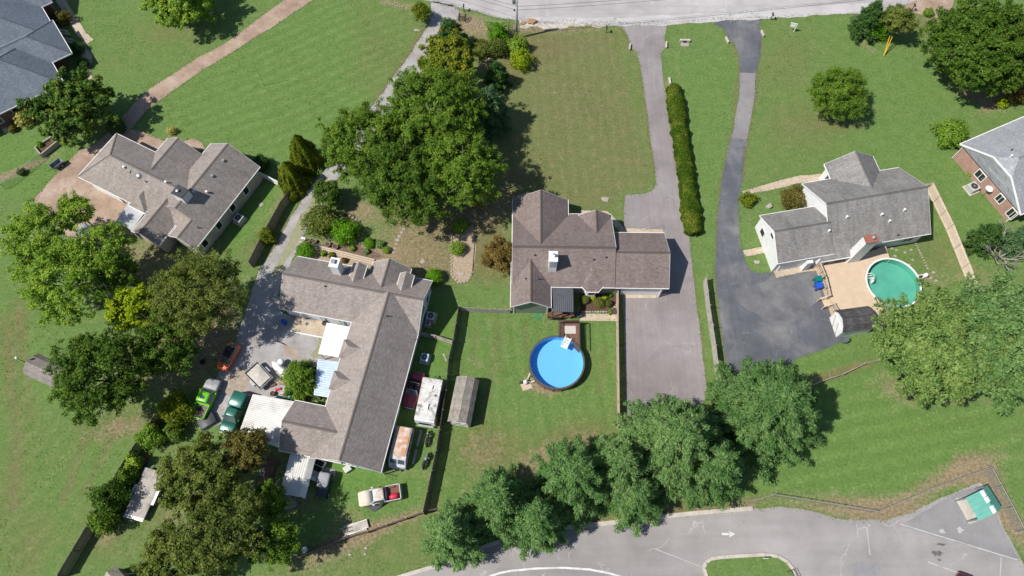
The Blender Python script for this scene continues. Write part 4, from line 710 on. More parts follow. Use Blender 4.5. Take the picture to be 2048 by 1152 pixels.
# ------------------------------------------------------------------ sheds, canopies, pavilion
def shed(name, corners, zr_off, label, roofm, wallm, wh=2.0, cat='shed', gam=True, doors=None):
    """gambrel shed: CORNERS are the four roof eave corners seen in the photo, ridge runs from side 0-1 to side 2-3"""
    P = [Vector(at(*p, wh)) for p in corners]; c = sum(P, Vector((0, 0)))/4; d = ((P[2]+P[3])/2-(P[0]+P[1])/2); ln = d.length; ang = math.atan2(d.y, d.x); hw = ((P[1]-P[0]).length+(P[2]-P[3]).length)/4
    root = empty(name, c, ang, label, cat); pr = [(-hw, 0), (-hw*.62, zr_off*.62), (0, zr_off), (hw*.62, zr_off*.62), (hw, 0)] if gam else [(-hw, 0), (0, zr_off), (hw, 0)]
    for i, (a, b) in enumerate(zip(pr, pr[1:])):
        mb = MB(); l = math.hypot(b[0]-a[0], b[1]-a[1]); x0, x1 = -ln/2, ln/2
        n = Vector((-(b[1]-a[1]), b[0]-a[0])).normalized()*.06
        q = [(x0, a[0], wh+a[1]), (x1, a[0], wh+a[1]), (x1, b[0], wh+b[1]), (x0, b[0], wh+b[1])]
        up = [(x, y+n.x, z+n.y) for x, y, z in q]
        mb.poly(up[::-1], [(0, l), (ln, l), (ln, 0), (0, 0)]); mb.poly(q)
        for k in range(4): mb.poly([q[k], q[(k+1) % 4], up[(k+1) % 4], up[k]])
        fix_normals(mb.build('roof_panel', roofm, root))
    e = .12; sec = lambda x: [(x, -hw+e, 0), (x, hw-e, 0)]+[(x, y*(hw-e)/hw, wh+z-.05) for y, z in pr[::-1]]
    wb = MB(); wb.rings([sec(-ln/2+.15), sec(ln/2-.15)]); fix_normals(wb.build('wall', wallm, root))
    if doors is not None:
        s = doors; x = s*(ln/2-.15)
        for y in (-.5, .5):
            dm = MB(); x0, x1 = sorted((x+s*.005, x+s*.05)); dm.box(x0, x1, y-.47, y+.47, .08, 1.85); dd = dm.build('door', M['trim'], root)
            MB().beam((x+s*.06, y-.42, .15), (x+s*.06, y+.42, 1.75), .05, .05).build('door_brace', M['wood_grey'], dd)
    return root
shed('storage_shed', [(912, 754), (960, 760), (938, 852), (898, 842)], .95, 'long weathered wooden shed standing on the lawn left of the blue pool', M['roof_wood'], M['wood_grey'], 1.9, doors=1)
shed('storage_shed', [(1668, 622), (1686, 665), (1754, 656), (1734, 613)], 1.05, 'white fronted shed with dark barrel roof beside the tan pool deck', M['roof_dark'], M['siding_white'], 2.0, doors=-1)
shed('storage_shed', [(75, 708), (50, 748), (112, 777), (140, 735)], .95, 'low brown roofed shed half hidden by the dark tree at left', shingle('roof_shed', (.22, .195, .175), (.29, .26, .235), (.15, .13, .12)), M['siding_grey'], 1.9, doors=-1)
shed('storage_shed', [(210, 1152), (230, 1134), (275, 1180), (250, 1205)], .6, 'mossy grey shed roof corner at the bottom left edge', mat('mossy_roof', (.4, .37, .32), (.2, .18, .12), 2.2, .9, c3=(.12, .11, .06)), M['wood_grey'], 1.8, gam=False)

def canopy(name, corners, z, label, roofm, ribs, rib_dir=0, z_lo=None, rib=.05, posts=True, cat='canopy', post_m=None, side=None):
    """ribbed sheet roof on posts; CORNERS in photo order, sheet falls towards side 2-3"""
    z_lo = z if z_lo is None else z_lo; Zs = [z, z, z_lo, z_lo]; P = [Vector((*at(*p, zz), zz)) for p, zz in zip(corners, Zs)]
    c = sum(P, Vector())/4; root = empty(name, (c.x, c.y), 0, label, cat); Q = [p-Vector((c.x, c.y, 0)) for p in P]; mb = MB()
    A, B, C, E_ = (Q[0], Q[1], Q[2], Q[3]) if rib_dir == 0 else (Q[1], Q[2], Q[3], Q[0])
    n = ribs*2; pts = []
    for k in range(n+1):
        t = k/n; o = Vector((0, 0, rib*(k % 2))); pts.append((A.lerp(B, t)+o, E_.lerp(C, t)+o))
    for (a, b), (a2, b2) in zip(pts, pts[1:]): mb.poly([a, a2, b2, b])
    mb.build('roof_sheet', roofm, root)
    fb = MB()
    for i in range(4): fb.beam(Q[i]-Vector((0, 0, .06)), Q[(i+1) % 4]-Vector((0, 0, .06)), .07, .12)
    fb.build('roof_frame', M['trim'], root)
    if posts:
        for i in range(4):
            q = Q[i].lerp(sum(Q, Vector())/4, .06); MB().box(q.x-.05, q.x+.05, q.y-.05, q.y+.05, 0, q.z-.1).build('post', post_m or M['trim'], root)
    return root
canopy('carport', [(506, 789), (591, 804), (562, 897), (480, 862)], 2.7, 'large white metal carport beside the dark green truck', M['white_roof'], 20, 1, 2.5, .018)
canopy('carport', [(654, 646), (699, 654), (683, 715), (637, 707)], 2.72, 'smooth white carport roof against the long rear wing', mat('white_carport_roof', (.78, .77, .72), (.72, .7, .64), .6, .5), 4, 0, 2.5, .02)
canopy('carport', [(636, 719), (677, 724), (656, 794), (628, 789)], 2.6, 'blue and white striped metal canopy behind the courtyard tree', M['blue_roof'], 15, 1, 2.45, .09)
r_ = canopy('carport', [(581, 909), (619, 916), (598, 993), (560, 986)], 2.5, 'narrow white metal canopy below the rear wing', M['white_roof'], 9, 0, 2.5, .035)
Q = [Vector((*at(*p, z), z)) for p, z in (((619, 916), 2.5), ((631, 918), 2.1), ((611, 996), 2.1), ((598, 993), 2.5))]
o = Vector(r_.location); MB().poly([q-o+Vector((0, 0, .02)) for q in Q]).build('side_sheet', M['white_roof'], r_)

# pavilion with green standing seam panels
A, B, C, E_ = [Vector((*at(*p, 2.3), 2.3)) for p in ((1931, 996), (1975, 970), (2004, 1016), (1958, 1042))]
cc = (A+B+C+E_)/4; root = empty('picnic_shelter', (cc.x, cc.y), 0, 'small shelter with green metal roof and white ridge patches in the parking lot corner', 'shelter')
off = Vector((cc.x, cc.y, 0)); A, B, C, E_ = A-off, B-off, C-off, E_-off; R0 = A.lerp(B, .55)+Vector((0, 0, .75)); R1 = E_.lerp(C, .55)+Vector((0, 0, .75))
for (p0, p1, n) in ((A, E_, 5), (B, C, 5)):
    for k in range(n):
        t0, t1 = k/n+.004, (k+1)/n-.004; mb = MB(); q = [p0.lerp(p1, t0), p0.lerp(p1, t1), R0.lerp(R1, t1), R0.lerp(R1, t0)]
        mb.poly(q); mb.beam(q[0]+Vector((0, 0, .02)), q[3]+Vector((0, 0, .02)), .06, .06); mb.build('roof_panel', M['green_roof'], root)
for t0, t1, s in ((.02, .27, .0), (.3, .52, .03), (.68, .97, 0)):
    a, b = R0.lerp(R1, t0), R0.lerp(R1, t1); w_ = (B-A).normalized()*.32; MB().poly([a-w_+Vector((0, 0, -.06+.04)), b-w_+Vector((0, 0, -.02)), b+Vector((0, 0, .05)), a+Vector((0, 0, .05))]).poly([a+Vector((0, 0, .05)), b+Vector((0, 0, .05)), b+w_*.8+Vector((0, 0, -.08)), a+w_*.8+Vector((0, 0, -.08))]).build('ridge_patch', M['white'], root)
for q in (A, B, C, E_): p = q*.92; MB().box(p.x-.07, p.x+.07, p.y-.07, p.y+.07, 0, 2.3).build('post', M['metal'], root)
sheet('concrete_pad', [(1910, 997), (1936, 993), (1963, 1040), (1938, 1048)], .028, M['conc'], .03)

# ------------------------------------------------------------------ fences
def fence(name, pts, h, label, m, top=True, bay=2.4, rails=2, picket=True, postm=None, group=None, out=1, gap=.012, pw=.13):
    """posts, rails and boards; the points follow the fence's top edge when TOP, else its foot"""
    V = [Vector(at(*p, h if top else 0)) for p in pts]; root = empty(name, V[0], 0, label, 'fence', group); o = V[0]; rr = random.Random(int(V[0].x*100))
    V = [p-o for p in V]; postm = postm or m
    first = True
    for a, b in zip(V, V[1:]):
        ln = (b-a).length; n = max(1, round(ln/bay)); d = (b-a)/ln; nn = Vector((-d.y, d.x))*out; ang = math.atan2(d.y, d.x)
        for k in range(n+1):
            if k == 0 and not first: continue
            p = a+d*ln*k/n-nn*.07; R = Matrix.Translation((p.x, p.y, 0)) @ Matrix.Rotation(ang, 4, 'Z'); MB().box(-.05, .05, -.05, .05, 0, h+.02, R).build('post', postm, root)
        first = False
        for k in range(n):
            p, q = a+d*ln*k/n, a+d*ln*(k+1)/n
            for j in range(rails):
                z = .25+(h-.45)*j/max(1, rails-1); MB().beam((p.x-nn.x*.055, p.y-nn.y*.055, z), (q.x-nn.x*.055, q.y-nn.y*.055, z), .04, .09).build('rail', m, root)
            if picket:
                mb = MB(); np_ = int((q-p).length/(pw+gap))
                for i in range(np_):
                    c = p+d*(i+.5)*(q-p).length/np_; R = Matrix.Translation((c.x, c.y, 0)) @ Matrix.Rotation(ang, 4, 'Z'); zt = h+rr.uniform(-.015, .015); y = rr.uniform(-.006, .006)
                    mb.box(-pw/2, pw/2, y-.011, y+.011, .03, zt, R)
                tag(mb.build('picket_panel', m, root), kind='stuff')
    return root
def chainlink(name, pts, h, label, top=True, bay=3.0, step=.11):
    V = [Vector(at(*p, h if top else 0)) for p in pts]; root = empty(name, V[0], 0, label, 'fence'); o = V[0]; V = [p-o for p in V]; first = True
    for a, b in zip(V, V[1:]):
        ln = (b-a).length; n = max(1, round(ln/bay)); d = (b-a)/ln; nn = Vector((-d.y, d.x))
        for k in range(n+1):
            if k == 0 and not first: continue
            p = a+d*ln*k/n; MB().tube([(p.x, p.y, 0), (p.x, p.y, h+.05)], .04, n=7).build('post', M['fence_steel'], root)
        first = False; MB().tube([(a.x, a.y, h), (b.x, b.y, h)], .028, n=6).build('top_rail', M['fence_steel'], root)
        mb = MB(); s = -h; w = .006
        while s < ln:
            for sg in (1, -1):
                s0, s1 = max(s, 0), min(s+h, ln); z0, z1 = s0-s, s1-s
                if sg < 0: z0, z1 = h-z0, h-z1
                if s1 > s0: p, q = a+d*s0+nn*.03*sg*.2, a+d*s1+nn*.03*sg*.2; mb.poly([(p.x, p.y, z0-w), (q.x, q.y, z1-w), (q.x, q.y, z1+w), (p.x, p.y, z0+w)])
            s += step
        tag(mb.build('wire_mesh', M['grid'], root), kind='stuff')
    return root
fence('privacy_fence', [(917, 612), (906, 680), (897, 715), (891, 780), (872, 900), (845, 1025)], 1.8, 'dark wooden privacy fence left of the long weathered shed', M['wood_grey'], out=-1)
fence('yard_fence', [(919, 614), (960, 617), (1020, 619)], 1.3, 'weathered wooden fence from the white house yard to the green gable', M['wood_pale'], rails=3, picket=True, out=-1)
fence('yard_fence', [(840, 664), (870, 670), (904, 681)], 1.3, 'short wooden fence between the rear wing and the privacy fence', M['wood_pale'], rails=3)
fence('privacy_fence', [(1237, 576), (1237, 650), (1238, 720), (1239, 800), (1240, 850)], 1.6, 'tan wooden fence between the blue pool lawn and the grey driveway', M['wood_tan'], out=1)
fence('privacy_fence', [(1413, 552), (1420, 610), (1432, 690), (1441, 760)], 1.8, 'pale leaning plank fence along the dark sealed driveway', M['wood_pale'], out=-1)
fence('privacy_fence', [(1822, 375), (1867, 365), (1908, 448), (1956, 566)], 1.75, 'pale tan board fence behind the white house', M['wood_cream'], out=1, postm=M['wood_tan'])
fence('privacy_fence', [(113, 1151), (172, 1052), (202, 1000), (240, 932), (262, 898), (300, 842), (332, 795)], 1.8, 'long grey wooden fence running beside the left field', M['wood_grey'], out=1)
fence('privacy_fence', [(579, 377), (560, 404), (536, 447), (512, 492), (497, 522)], 1.8, 'shaded wooden fence beside the gravel driveway', M['wood_grey'], out=1)
fence('yard_fence', [(520, 344), (555, 362)], 1.4, 'short white fence beside the tan roofed house', M['trim'], postm=M['trim'])
fence('yard_fence', [(560, 1122), (600, 1112), (640, 1096), (688, 1075), (735, 1062), (850, 1022), (905, 1008)], 1.1, 'low grey wooden fence along the shaded bottom yard', M['wood_grey'])
fence('rail_fence', [(1596, 780), (1640, 762), (1690, 745), (1730, 725), (1778, 713)], 1.0, 'low wooden rail fence between the two big pale green trees', M['wood_pale'], picket=False, rails=2)
chainlink('chain_link_fence', [(1500, 1003), (1550, 989), (1620, 1000), (1757, 1023), (1870, 975), (1983, 934)], 1.3, 'grey chain link fence along the parking lot verge')
chainlink('chain_link_fence', [(1986, 937), (2005, 972), (2028, 1015), (2052, 1062)], 1.8, 'green tinted chain link fence beside the small green shelter')
chainlink('chain_link_fence', [(0, 368), (40, 338), (76, 307)], 1.2, 'thin chain link fence at the left edge near the grey cart', bay=2.6)

# ------------------------------------------------------------------ pools and decks
def pool(name, c, R, h, label, rimm, wallm, liner, water, n=40, floor=.1, wl=.22):
    x, y = c; root = empty(name, (x, y), 0, label, 'pool')
    ring = lambda r, z: [(r*math.cos(2*math.pi*k/n), r*math.sin(2*math.pi*k/n), z) for k in range(n)]
    MB().rings([ring(R, 0), ring(R, h-.02)], False, False).build('pool_wall', wallm, root)
    MB().rings([ring(R-.1, h-.02), ring(R-.1, h+.03), ring(R+.1, h+.03), ring(R+.1, h-.03), ring(R-.1, h-.02)], False, False).build('rim', rimm, root)
    MB().rings([ring(R-.02, h-.02), ring(R-.03, floor)], False, True).build('liner', liner, root)
    MB().poly(ring(R-.035, h-wl)).build('water', water, root)
    for k in range(n//2):
        a = 2*math.pi*(k+.5)*2/n; M4 = Matrix.Rotation(a, 4, 'Z'); MB().box(R, R+.06, -.07, .07, 0, h-.03, M4).build('upright', wallm, root)
    return root
bp = at(1113.5, 724, 1.3)
pr_ = pool('blue_pool', bp, 3.22, 1.3, 'round above ground pool with clear blue water', M['trim_dark'], mat('pool_steel', (.2, .18, .165), (.14, .125, .115), 2, .5, .2), M['liner'], M['water'])
M['rimwhite'] = mat('white_rim', (.76, .76, .75), None, 2, .4)
gp = at(1787, 565, 1.2)
pool('green_pool', gp, 3.3, 1.2, 'round above ground pool with cloudy green water and white rim', M['rimwhite'], M['rimwhite'], M['liner_g'], M['water_g'], wl=.3)
# white steps/ladder hanging over the blue pool
R = Matrix.Translation((*at(1133, 684, 1.4), 0)) @ Matrix.Rotation(rad(62), 4, 'Z')
root = empty('pool_ladder', at(1133, 684, 1.4), rad(62), 'white plastic step ladder leaning into the blue pool', 'ladder')
for k in range(4): MB().box(-.7+k*.32, -.44+k*.32, -.36, .36, 1.12+k*.1, 1.18+k*.1).build('step', M['white'], root)
MB().box(-.72, .6, -.4, .4, 1.02, 1.08).build('platform', M['white'], root)
for s in (-.38, .38): MB().tube([(-.7, s, 1.1), (.0, s, 1.75), (.55, s, 1.8), (.8, s, 1.4), (.85, s, .9)], .035).build('handrail', M['white'], root)
root = empty('pool_ladder', at(1742, 556, 1.3), rad(-12), 'white pool ladder on the rim of the green pool', 'ladder')
for s in (-.32, .0, .32): MB().tube([(-.55, s, .9), (-.5, s, 1.75), (-.2, s, 1.95), (.25, s, 1.75), (.4, s, .95)], .03).build('handrail', M['white'], root)
for k in range(3): MB().box(.3, .5, -.32, .32, 1.0-.25*k, 1.04-.25*k).build('step', M['white'], root)
def deck(name, outline, z, label, m, bw=.14, world=False, angle=None, parent_cat='deck', hole=None):
    """boards clipped to the outline in strips, with posts below"""
    V = [Vector(p if world else at(*p, z)) for p in outline]; o = V[0]; root = empty(name, o, 0, label, parent_cat); a = math.atan2((V[1]-V[0]).y, (V[1]-V[0]).x) if angle is None else rad(angle)
    ca, sa = math.cos(-a), math.sin(-a); W_ = [((p-o).x*ca-(p-o).y*sa, (p-o).x*sa+(p-o).y*ca) for p in V]; y0, y1 = min(p[1] for p in W_), max(p[1] for p in W_); mb = MB(); M4 = Matrix.Rotation(a, 4, 'Z'); y = y0; rr = random.Random(3)
    hc = None
    if hole: hh = Vector(hole[0])-o; hc = (hh.x*ca-hh.y*sa, hh.x*sa+hh.y*ca, hole[1])
    while y < y1-.02:
        yc = y+bw/2; xs = sorted(p[0]+(yc-p[1])/(q[1]-p[1])*(q[0]-p[0]) for p, q in zip(W_, W_[1:]+W_[:1]) if (p[1] > yc) != (q[1] > yc))
        segs = list(zip(xs[::2], xs[1::2]))
        if hc and abs(yc-hc[1]) < hc[2]:
            dx = math.sqrt(hc[2]**2-(yc-hc[1])**2); h0, h1 = hc[0]-dx, hc[0]+dx; segs = [s for a_, b_ in segs for s in ((a_, min(b_, h0)), (max(a_, h1), b_)) if s[1]-s[0] > .05]
        for a_, b_ in segs:
            dz = rr.uniform(0, .006); mb.box(a_, b_, y+.004, y+bw-.004, z-.04, z+dz, M4)
        y += bw
    tag(mb.build('deck_boards', m, root), kind='stuff')
    fb = MB()
    for p, q in zip(V, V[1:]+V[:1]):
        if hole and ((p+q)/2-Vector(hole[0])).length < hole[1]+.3: continue
        p, q = p-o, q-o; fb.beam((p.x, p.y, z/2-.04), (q.x, q.y, z/2-.04), .04, max(.1, z-.1))
    tag(fb.build('skirt', m, root), kind='stuff'); return root
dt = deck('pool_deck', [(1636, 526), (1700, 513), (1772, 493), (1781, 520), (1800, 640), (1735, 655), (1686, 663), (1668, 620), (1652, 570)], 1.05, 'tan painted wooden deck around the green pool', M['deck_tan'], .15, angle=14, hole=(gp, 3.38))
o = Vector(dt.location)
for a_, b_ in (((1641, 526), (1652, 552)), ((1652, 552), (1661, 590)), ((1668, 605), (1681, 628))):
    p, q = Vector((*at(*a_, 2), 2))-o, Vector((*at(*b_, 2), 2))-o
    MB().beam(p, q, .14, .05).build('handrail', M['wood_tan'], dt); MB().beam(p-Vector((0, 0, .8)), q-Vector((0, 0, .8)), .06, .08).build('lower_rail', M['wood_tan'], dt)
    for t in (0, .5, 1):
        e = p.lerp(q, t); MB().box(e.x-.06, e.x+.06, e.y-.06, e.y+.06, .9, 2.1).build('railing_post', M['wood_tan'], dt)
    n = 12; mb = MB()
    for k in range(n): e = p.lerp(q, (k+.5)/n); mb.box(e.x-.02, e.x+.02, e.y-.02, e.y+.02, 1.1, 1.95)
    tag(mb.build('balusters', M['wood_tan'], dt), kind='stuff')
# deck steps down to the drive
for k in range(5):
    a_, b_ = Vector(at(1661-k*4.2, 592+k*1.0, .9-k*.2)), Vector(at(1668-k*4.2, 608+k*1.0, .9-k*.2)); MB().beam((a_.x-o.x, a_.y-o.y, .88-k*.19), (b_.x-o.x, b_.y-o.y, .88-k*.19), .3, .05).build('step', M['deck_tan'], dt)
for (p, q) in (((1660, 591), (1640, 597)), ((1669, 607), (1649, 613))):
    a_, b_ = Vector((*at(*p, 1.9), 1.9)), Vector((*at(*q, 1.0), 1.0)); MB().beam(a_-o, b_-o, .1, .06).build('handrail', M['deck_tan'], dt)
    MB().box(b_.x-o.x-.05, b_.x-o.x+.05, b_.y-o.y-.05, b_.y-o.y+.05, 0, 1.0).build('railing_post', M['deck_tan'], dt)
pd = deck('pool_deck', [(1121, 642), (1158, 642), (1159, 700), (1150, 690), (1140, 676), (1121, 671)], 1.15, 'stained brown wooden deck with a pale rug beside the blue pool', M['wood_red'], .14, angle=90)
o = Vector(pd.location)
for a_, b_ in (((1118, 641), (1119, 670)), ((1118, 641), (1158, 641)), ((1159, 641), (1160, 698))):
    p, q = Vector((*at(*a_, 2.1), 2.1))-o, Vector((*at(*b_, 2.1), 2.1))-o; MB().beam(p, q, .1, .05).build('handrail', M['wood_dark'], pd); MB().beam(p-Vector((0, 0, .75)), q-Vector((0, 0, .75)), .05, .06).build('lower_rail', M['wood_dark'], pd)
    mb = MB(); n = 14
    for k in range(n+1): e = p.lerp(q, k/n); mb.box(e.x-.02, e.x+.02, e.y-.02, e.y+.02, 1.1, 2.1)
    tag(mb.build('balusters', M['wood_dark'], pd), kind='stuff')
rg = at(1139.5, 659.5, 1.17); o_ = MB().box(-.72, .72, -.5, .5, 1.162, 1.18).build('outdoor_rug', M['rugm']); o_.location = (*rg, 0); tag(o_, 'pale rectangular rug on the brown pool deck', 'rug')
pd = deck('porch_deck', [(1094, 576), (1146, 576), (1150, 634), (1096, 634)], .45, 'small brown porch deck under the dark ribbed roof', M['wood_red'], .14)
o = Vector(pd.location)
for a_, b_ in (((1095, 600), (1096, 633)), ((1096, 633), (1120, 634))):
    p, q = Vector((*at(*a_, 1.35), 1.35))-o, Vector((*at(*b_, 1.35), 1.35))-o; MB().beam(p, q, .1, .05).build('handrail', M['wood_dark'], pd); mb = MB(); n = 10
    for k in range(n+1): e = p.lerp(q, k/n); mb.box(e.x-.02, e.x+.02, e.y-.02, e.y+.02, .4, 1.35)
    tag(mb.build('balusters', M['wood_dark'], pd), kind='stuff')

# ------------------------------------------------------------------ vehicles (x forward)
def wheel(root, x, y, r, w=.2, rim=None):
    s = 1 if y > 0 else -1
    t = MB(); t.torus((x, y, r), (0, 1, 0), r-.08, .1, 18, 8); o = t.build('wheel', M['black'], root, True)
    MB().rings([[(x+(r-.09)*math.cos(2*math.pi*k/16), y-.09, r+(r-.09)*math.sin(2*math.pi*k/16)) for k in range(16)], [(x+(r-.09)*math.cos(2*math.pi*k/16), y+.09, r+(r-.09)*math.sin(2*math.pi*k/16)) for k in range(16)]]).build('rim', rim or M['metal'], o)
def hull(st):
    """lofted body: stations (x, half width, bottom, top, shoulder drop)"""
    R = []
    for x, w, z0, z1, r in st: R.append([(x, -w, z0+.06), (x, -w*.96, z0), (x, w*.96, z0), (x, w, z0+.06), (x, w, z1-r), (x, w*.93, z1-r*.25), (x, w*.8, z1), (x, -w*.8, z1), (x, -w*.93, z1-r*.25), (x, -w, z1-r)])
    return MB().rings(R)
def cabin(root, b0, b1, t0, t1, wb, wt, zb, zr, pm, roofm=None, rear=True, gm=None):
    """greenhouse: rear foot b0, front foot b1, roof from t0 to t1"""
    gm = gm or M['car_glass']; C = [(b0, -wb, zb), (b1, -wb, zb), (b1, wb, zb), (b0, wb, zb)]; T = [(t0, -wt, zr-.06), (t1, -wt, zr-.06), (t1, wt, zr-.06), (t0, wt, zr-.06)]
    ins = lambda q, k=.1: [tuple(Vector(p).lerp(sum((Vector(x) for x in q), Vector())/4, k)) for p in q]
    fr = MB(); fr.rings([C, T], False, True); fix_normals(fr.build('pillars', pm, root))
    def pane(nm, q, n):
        q = ins(q, .11); MB().poly([tuple(Vector(p)+Vector(n)*.012) for p in q]).build(nm, gm, root)
    pane('windshield', [C[1], C[2], T[2], T[1]], (1, 0, .5))
    if rear: pane('rear_window', [C[3], C[0], T[0], T[3]], (-1, 0, .5))
    pane('side_window', [C[0], C[1], T[1], T[0]], (0, -1, .2)); pane('side_window', [C[2], C[3], T[3], T[2]], (0, 1, .2))
    rf = MB(); L_ = t1-t0; R = []
    for x, k, dz in ((t0-.03, .92, 0), (t0+L_*.12, 1, .045), ((t0+t1)/2, 1, .065), (t1-L_*.12, 1, .045), (t1+.03, .92, 0)): R.append([(x, -wt*k-.02, zr-.07), (x, -wt*k, zr-.02+dz*.4), (x, -wt*.6, zr+dz), (x, wt*.6, zr+dz), (x, wt*k, zr-.02+dz*.4), (x, wt*k+.02, zr-.07)])
    rf.rings(R); fix_normals(rf.build('roof', roofm or pm, root, True))
def lamps(root, xf, xr, y, zf, zr_, w=.3):
    for s in (-1, 1):
        MB().box(xf-.06, xf+.02, s*y-w/2, s*y+w/2, zf-.08, zf+.08).build('headlight', M['chrome'], root); MB().box(xr-.02, xr+.05, s*y-.11, s*y+.11, zr_-.12, zr_+.12).build('taillight', M['pink'], root)
def mirrors(root, x, y, z, pm):
    for s in (-1, 1): MB().box(x-.08, x+.1, s*y-.1 if s < 0 else s*y-.06, s*y+.06 if s < 0 else s*y+.1, z-.07, z+.07).build('mirror', pm, root)
def vehicle(name, nose, tail, label, cat, z=.6):
    a, b = Vector(at(*nose, z)), Vector(at(*tail, z)); c = (a+b)/2; d = a-b; return empty(name, c, math.atan2(d.y, d.x), label, cat), d.length
# orange hatchback
pm = paint('orange_paint', (.75, .15, .03)); root, ln = vehicle('hatchback_car', (440, 738), (470, 686), 'orange hatchback car with black roof parked on the gravel', 'car', .9); k = ln/4.1
fix_normals(hull([(-2.02, .78, .35, .95, .2), (-1.9, .84, .25, 1.0, .16), (-.9, .87, .22, 1.02, .1), (.8, .87, .22, .98, .1), (1.5, .84, .24, .9, .12), (1.9, .76, .28, .78, .14), (2.05, .6, .36, .66, .12)]).build('body', pm, root, True))
cabin(root, -1.85, 1.15, -1.25, .25, .8, .62, .97, 1.52, pm, M['black']); lamps(root, 1.86, -1.98, .58, .66, .85, .34); mirrors(root, .75, .95, 1.02, pm)
for x in (-1.25, 1.28):
    for y in (-.78, .78): wheel(root, x, y, .31)
MB().box(1.98, 2.1, -.5, .5, .4, .52).build('bumper', M['steel_dark'], root); MB().box(-2.08, -1.98, -.5, .5, .42, .56).build('bumper', M['steel_dark'], root)
root.scale = (k, k, k)
def pickup(nose, tail, label, pm, hood=None, bedm=None, cap=None, sunroof=False, roofm=None, ln_ref=5.1, name='pickup_truck', load=None, bedlen=1.75):
    root, ln = vehicle(name, nose, tail, label, 'truck', .9); xb = -2.5+bedlen; hw = .92
    low = hull([(-2.5, hw, .42, .72, .05), (xb-.1, hw, .4, .72, .05), (xb, hw, .4, 1.05, .08), (1.0, hw, .4, 1.07, .08), (1.05, hw, .42, 1.06, .08)]); fix_normals(low.build('body', pm, root, True))
    fix_normals(hull([(1.06, hw, .42, 1.06, .08), (1.7, hw*.99, .42, 1.03, .1), (2.3, hw*.95, .45, .98, .12), (2.52, hw*.86, .5, .86, .12)]).build('hood', hood or pm, root, True))
    if cap is None:
        for nm, b_ in (('bed_side', (-2.48, xb-.05, -hw, -hw+.09)), ('bed_side', (-2.48, xb-.05, hw-.09, hw)), ('tailgate', (-2.55, -2.46, -hw+.1, hw-.1))): MB().box(b_[0], b_[1], b_[2], b_[3], .7, 1.08).build(nm, pm, root, bevel=.02)
        MB().box(-2.45, xb-.08, -hw+.1, hw-.1, .7, .735).build('bed_floor', bedm or M['steel_dark'], root)
        for y in (-hw+.22, hw-.22): MB().box(-1.9, -1.15, y-.12, y+.12, .735, .92, None, .03).build('wheel_well', bedm or M['steel_dark'], root)
    else:
        fix_normals(hull([(-2.5, hw, .7, 1.06, .05), (xb-.05, hw, .7, 1.06, .05)]).build('bed_side', pm, root, True))
        cp = hull([(-2.48, hw*.97, 1.06, 1.7, .14), (-2.4, hw*.97, 1.06, 1.76, .12), (xb-.12, hw*.97, 1.06, 1.76, .12), (xb-.06, hw*.97, 1.06, 1.7, .14)]); fix_normals(cp.build('bed_cap', cap, root, True))
        for s in (-1, 1): MB().box(-2.2, xb-.35, s*hw*.975-.008, s*hw*.975+.008, 1.18, 1.5).build('cap_window', M['car_glass'], root)
    cabin(root, xb+.05, 1.15, xb+.14, .6, hw*.93, hw*.76, 1.05, 1.72, pm, roofm)
    if sunroof: MB().box(-.3, .05, -.28, .28, 1.77, 1.795).build('sunroof', M['car_glass'], root)
    lamps(root, 2.5, -2.53, .68, .74, .85); mirrors(root, .75, hw+.08, 1.12, pm)
    MB().box(2.48, 2.62, -.85, .85, .42, .58).build('bumper', M['chrome'], root, bevel=.03); MB().box(-2.66, -2.54, -.8, .8, .42, .56).build('bumper', M['chrome'], root, bevel=.03)
    for x in (-1.5, 1.65):
        for y in (-.84, .84): wheel(root, x, y, .37)
    s = ln/5.1; root.scale = (s, s, s); return root
g_ = pickup((429, 757), (393, 836), 'lime green pickup truck with grey hood, sunroof and open bed', paint('lime_paint', (.16, .55, .02)), hood=mat('bare_hood', (.36, .36, .38), (.2, .2, .21), 3, .5), bedm=mat('worn_bed', (.2, .16, .14), (.12, .1, .09), 4, .8), sunroof=True)
MB().torus((-1.35, .3, .82), (0, 0, 1), .18, .07).build('spare_wheel', M['black'], g_, True)
pickup((449, 866), (486, 786), 'dark green pickup truck with matching bed cap beside the white carport', paint('teal_paint', (.02, .12, .09)), cap=paint('teal_cap', (.02, .135, .10)), bedlen=1.95)
op = pickup((716, 999), (801, 982), 'old faded white pickup truck with rusty bed on the grass', M['rust'], hood=mat('tan_hood', (.62, .58, .52), (.5, .4, .29), 2.5, .7), bedm=mat('rusty_bed', (.2, .085, .06), (.12, .055, .045), 3, .8), roofm=mat('faded_roof', (.66, .67, .68), (.5, .5, .5), 2, .6, c3=(.42, .3, .2)))
# red convertible
pm = paint('dark_red_paint', (.19, .012, .03), .35); root, ln = vehicle('convertible_car', (815, 814), (838, 744), 'dark red convertible car squeezed beside the white camper', 'car', .8)
fix_normals(hull([(-2.3, .8, .35, .82, .12), (-1.9, .86, .28, .88, .1), (-1.3, .88, .24, .9, .08), (-1.28, .88, .24, .6, .05), (.62, .88, .24, .6, .05), (.64, .88, .24, .92, .08), (1.6, .85, .26, .86, .1), (2.2, .76, .32, .74, .12), (2.34, .6, .4, .64, .1)]).build('body', pm, root))
for s in (-1, 1): MB().box(-1.3, .66, s*.82-.06, s*.82+.06, .3, .9).build('door', pm, root, bevel=.02)
MB().box(-1.28, .62, -.76, .76, .45, .62).build('interior', M['black'], root)
for y in (-.38, .38):
    s = MB().box(-.55, -.02, y-.26, y+.26, .6, .76).build('seat', M['steel_dark'], root, bevel=.04); MB().box(-.68, -.5, y-.25, y+.25, .7, 1.2).build('seat_back', M['steel_dark'], s, bevel=.04)
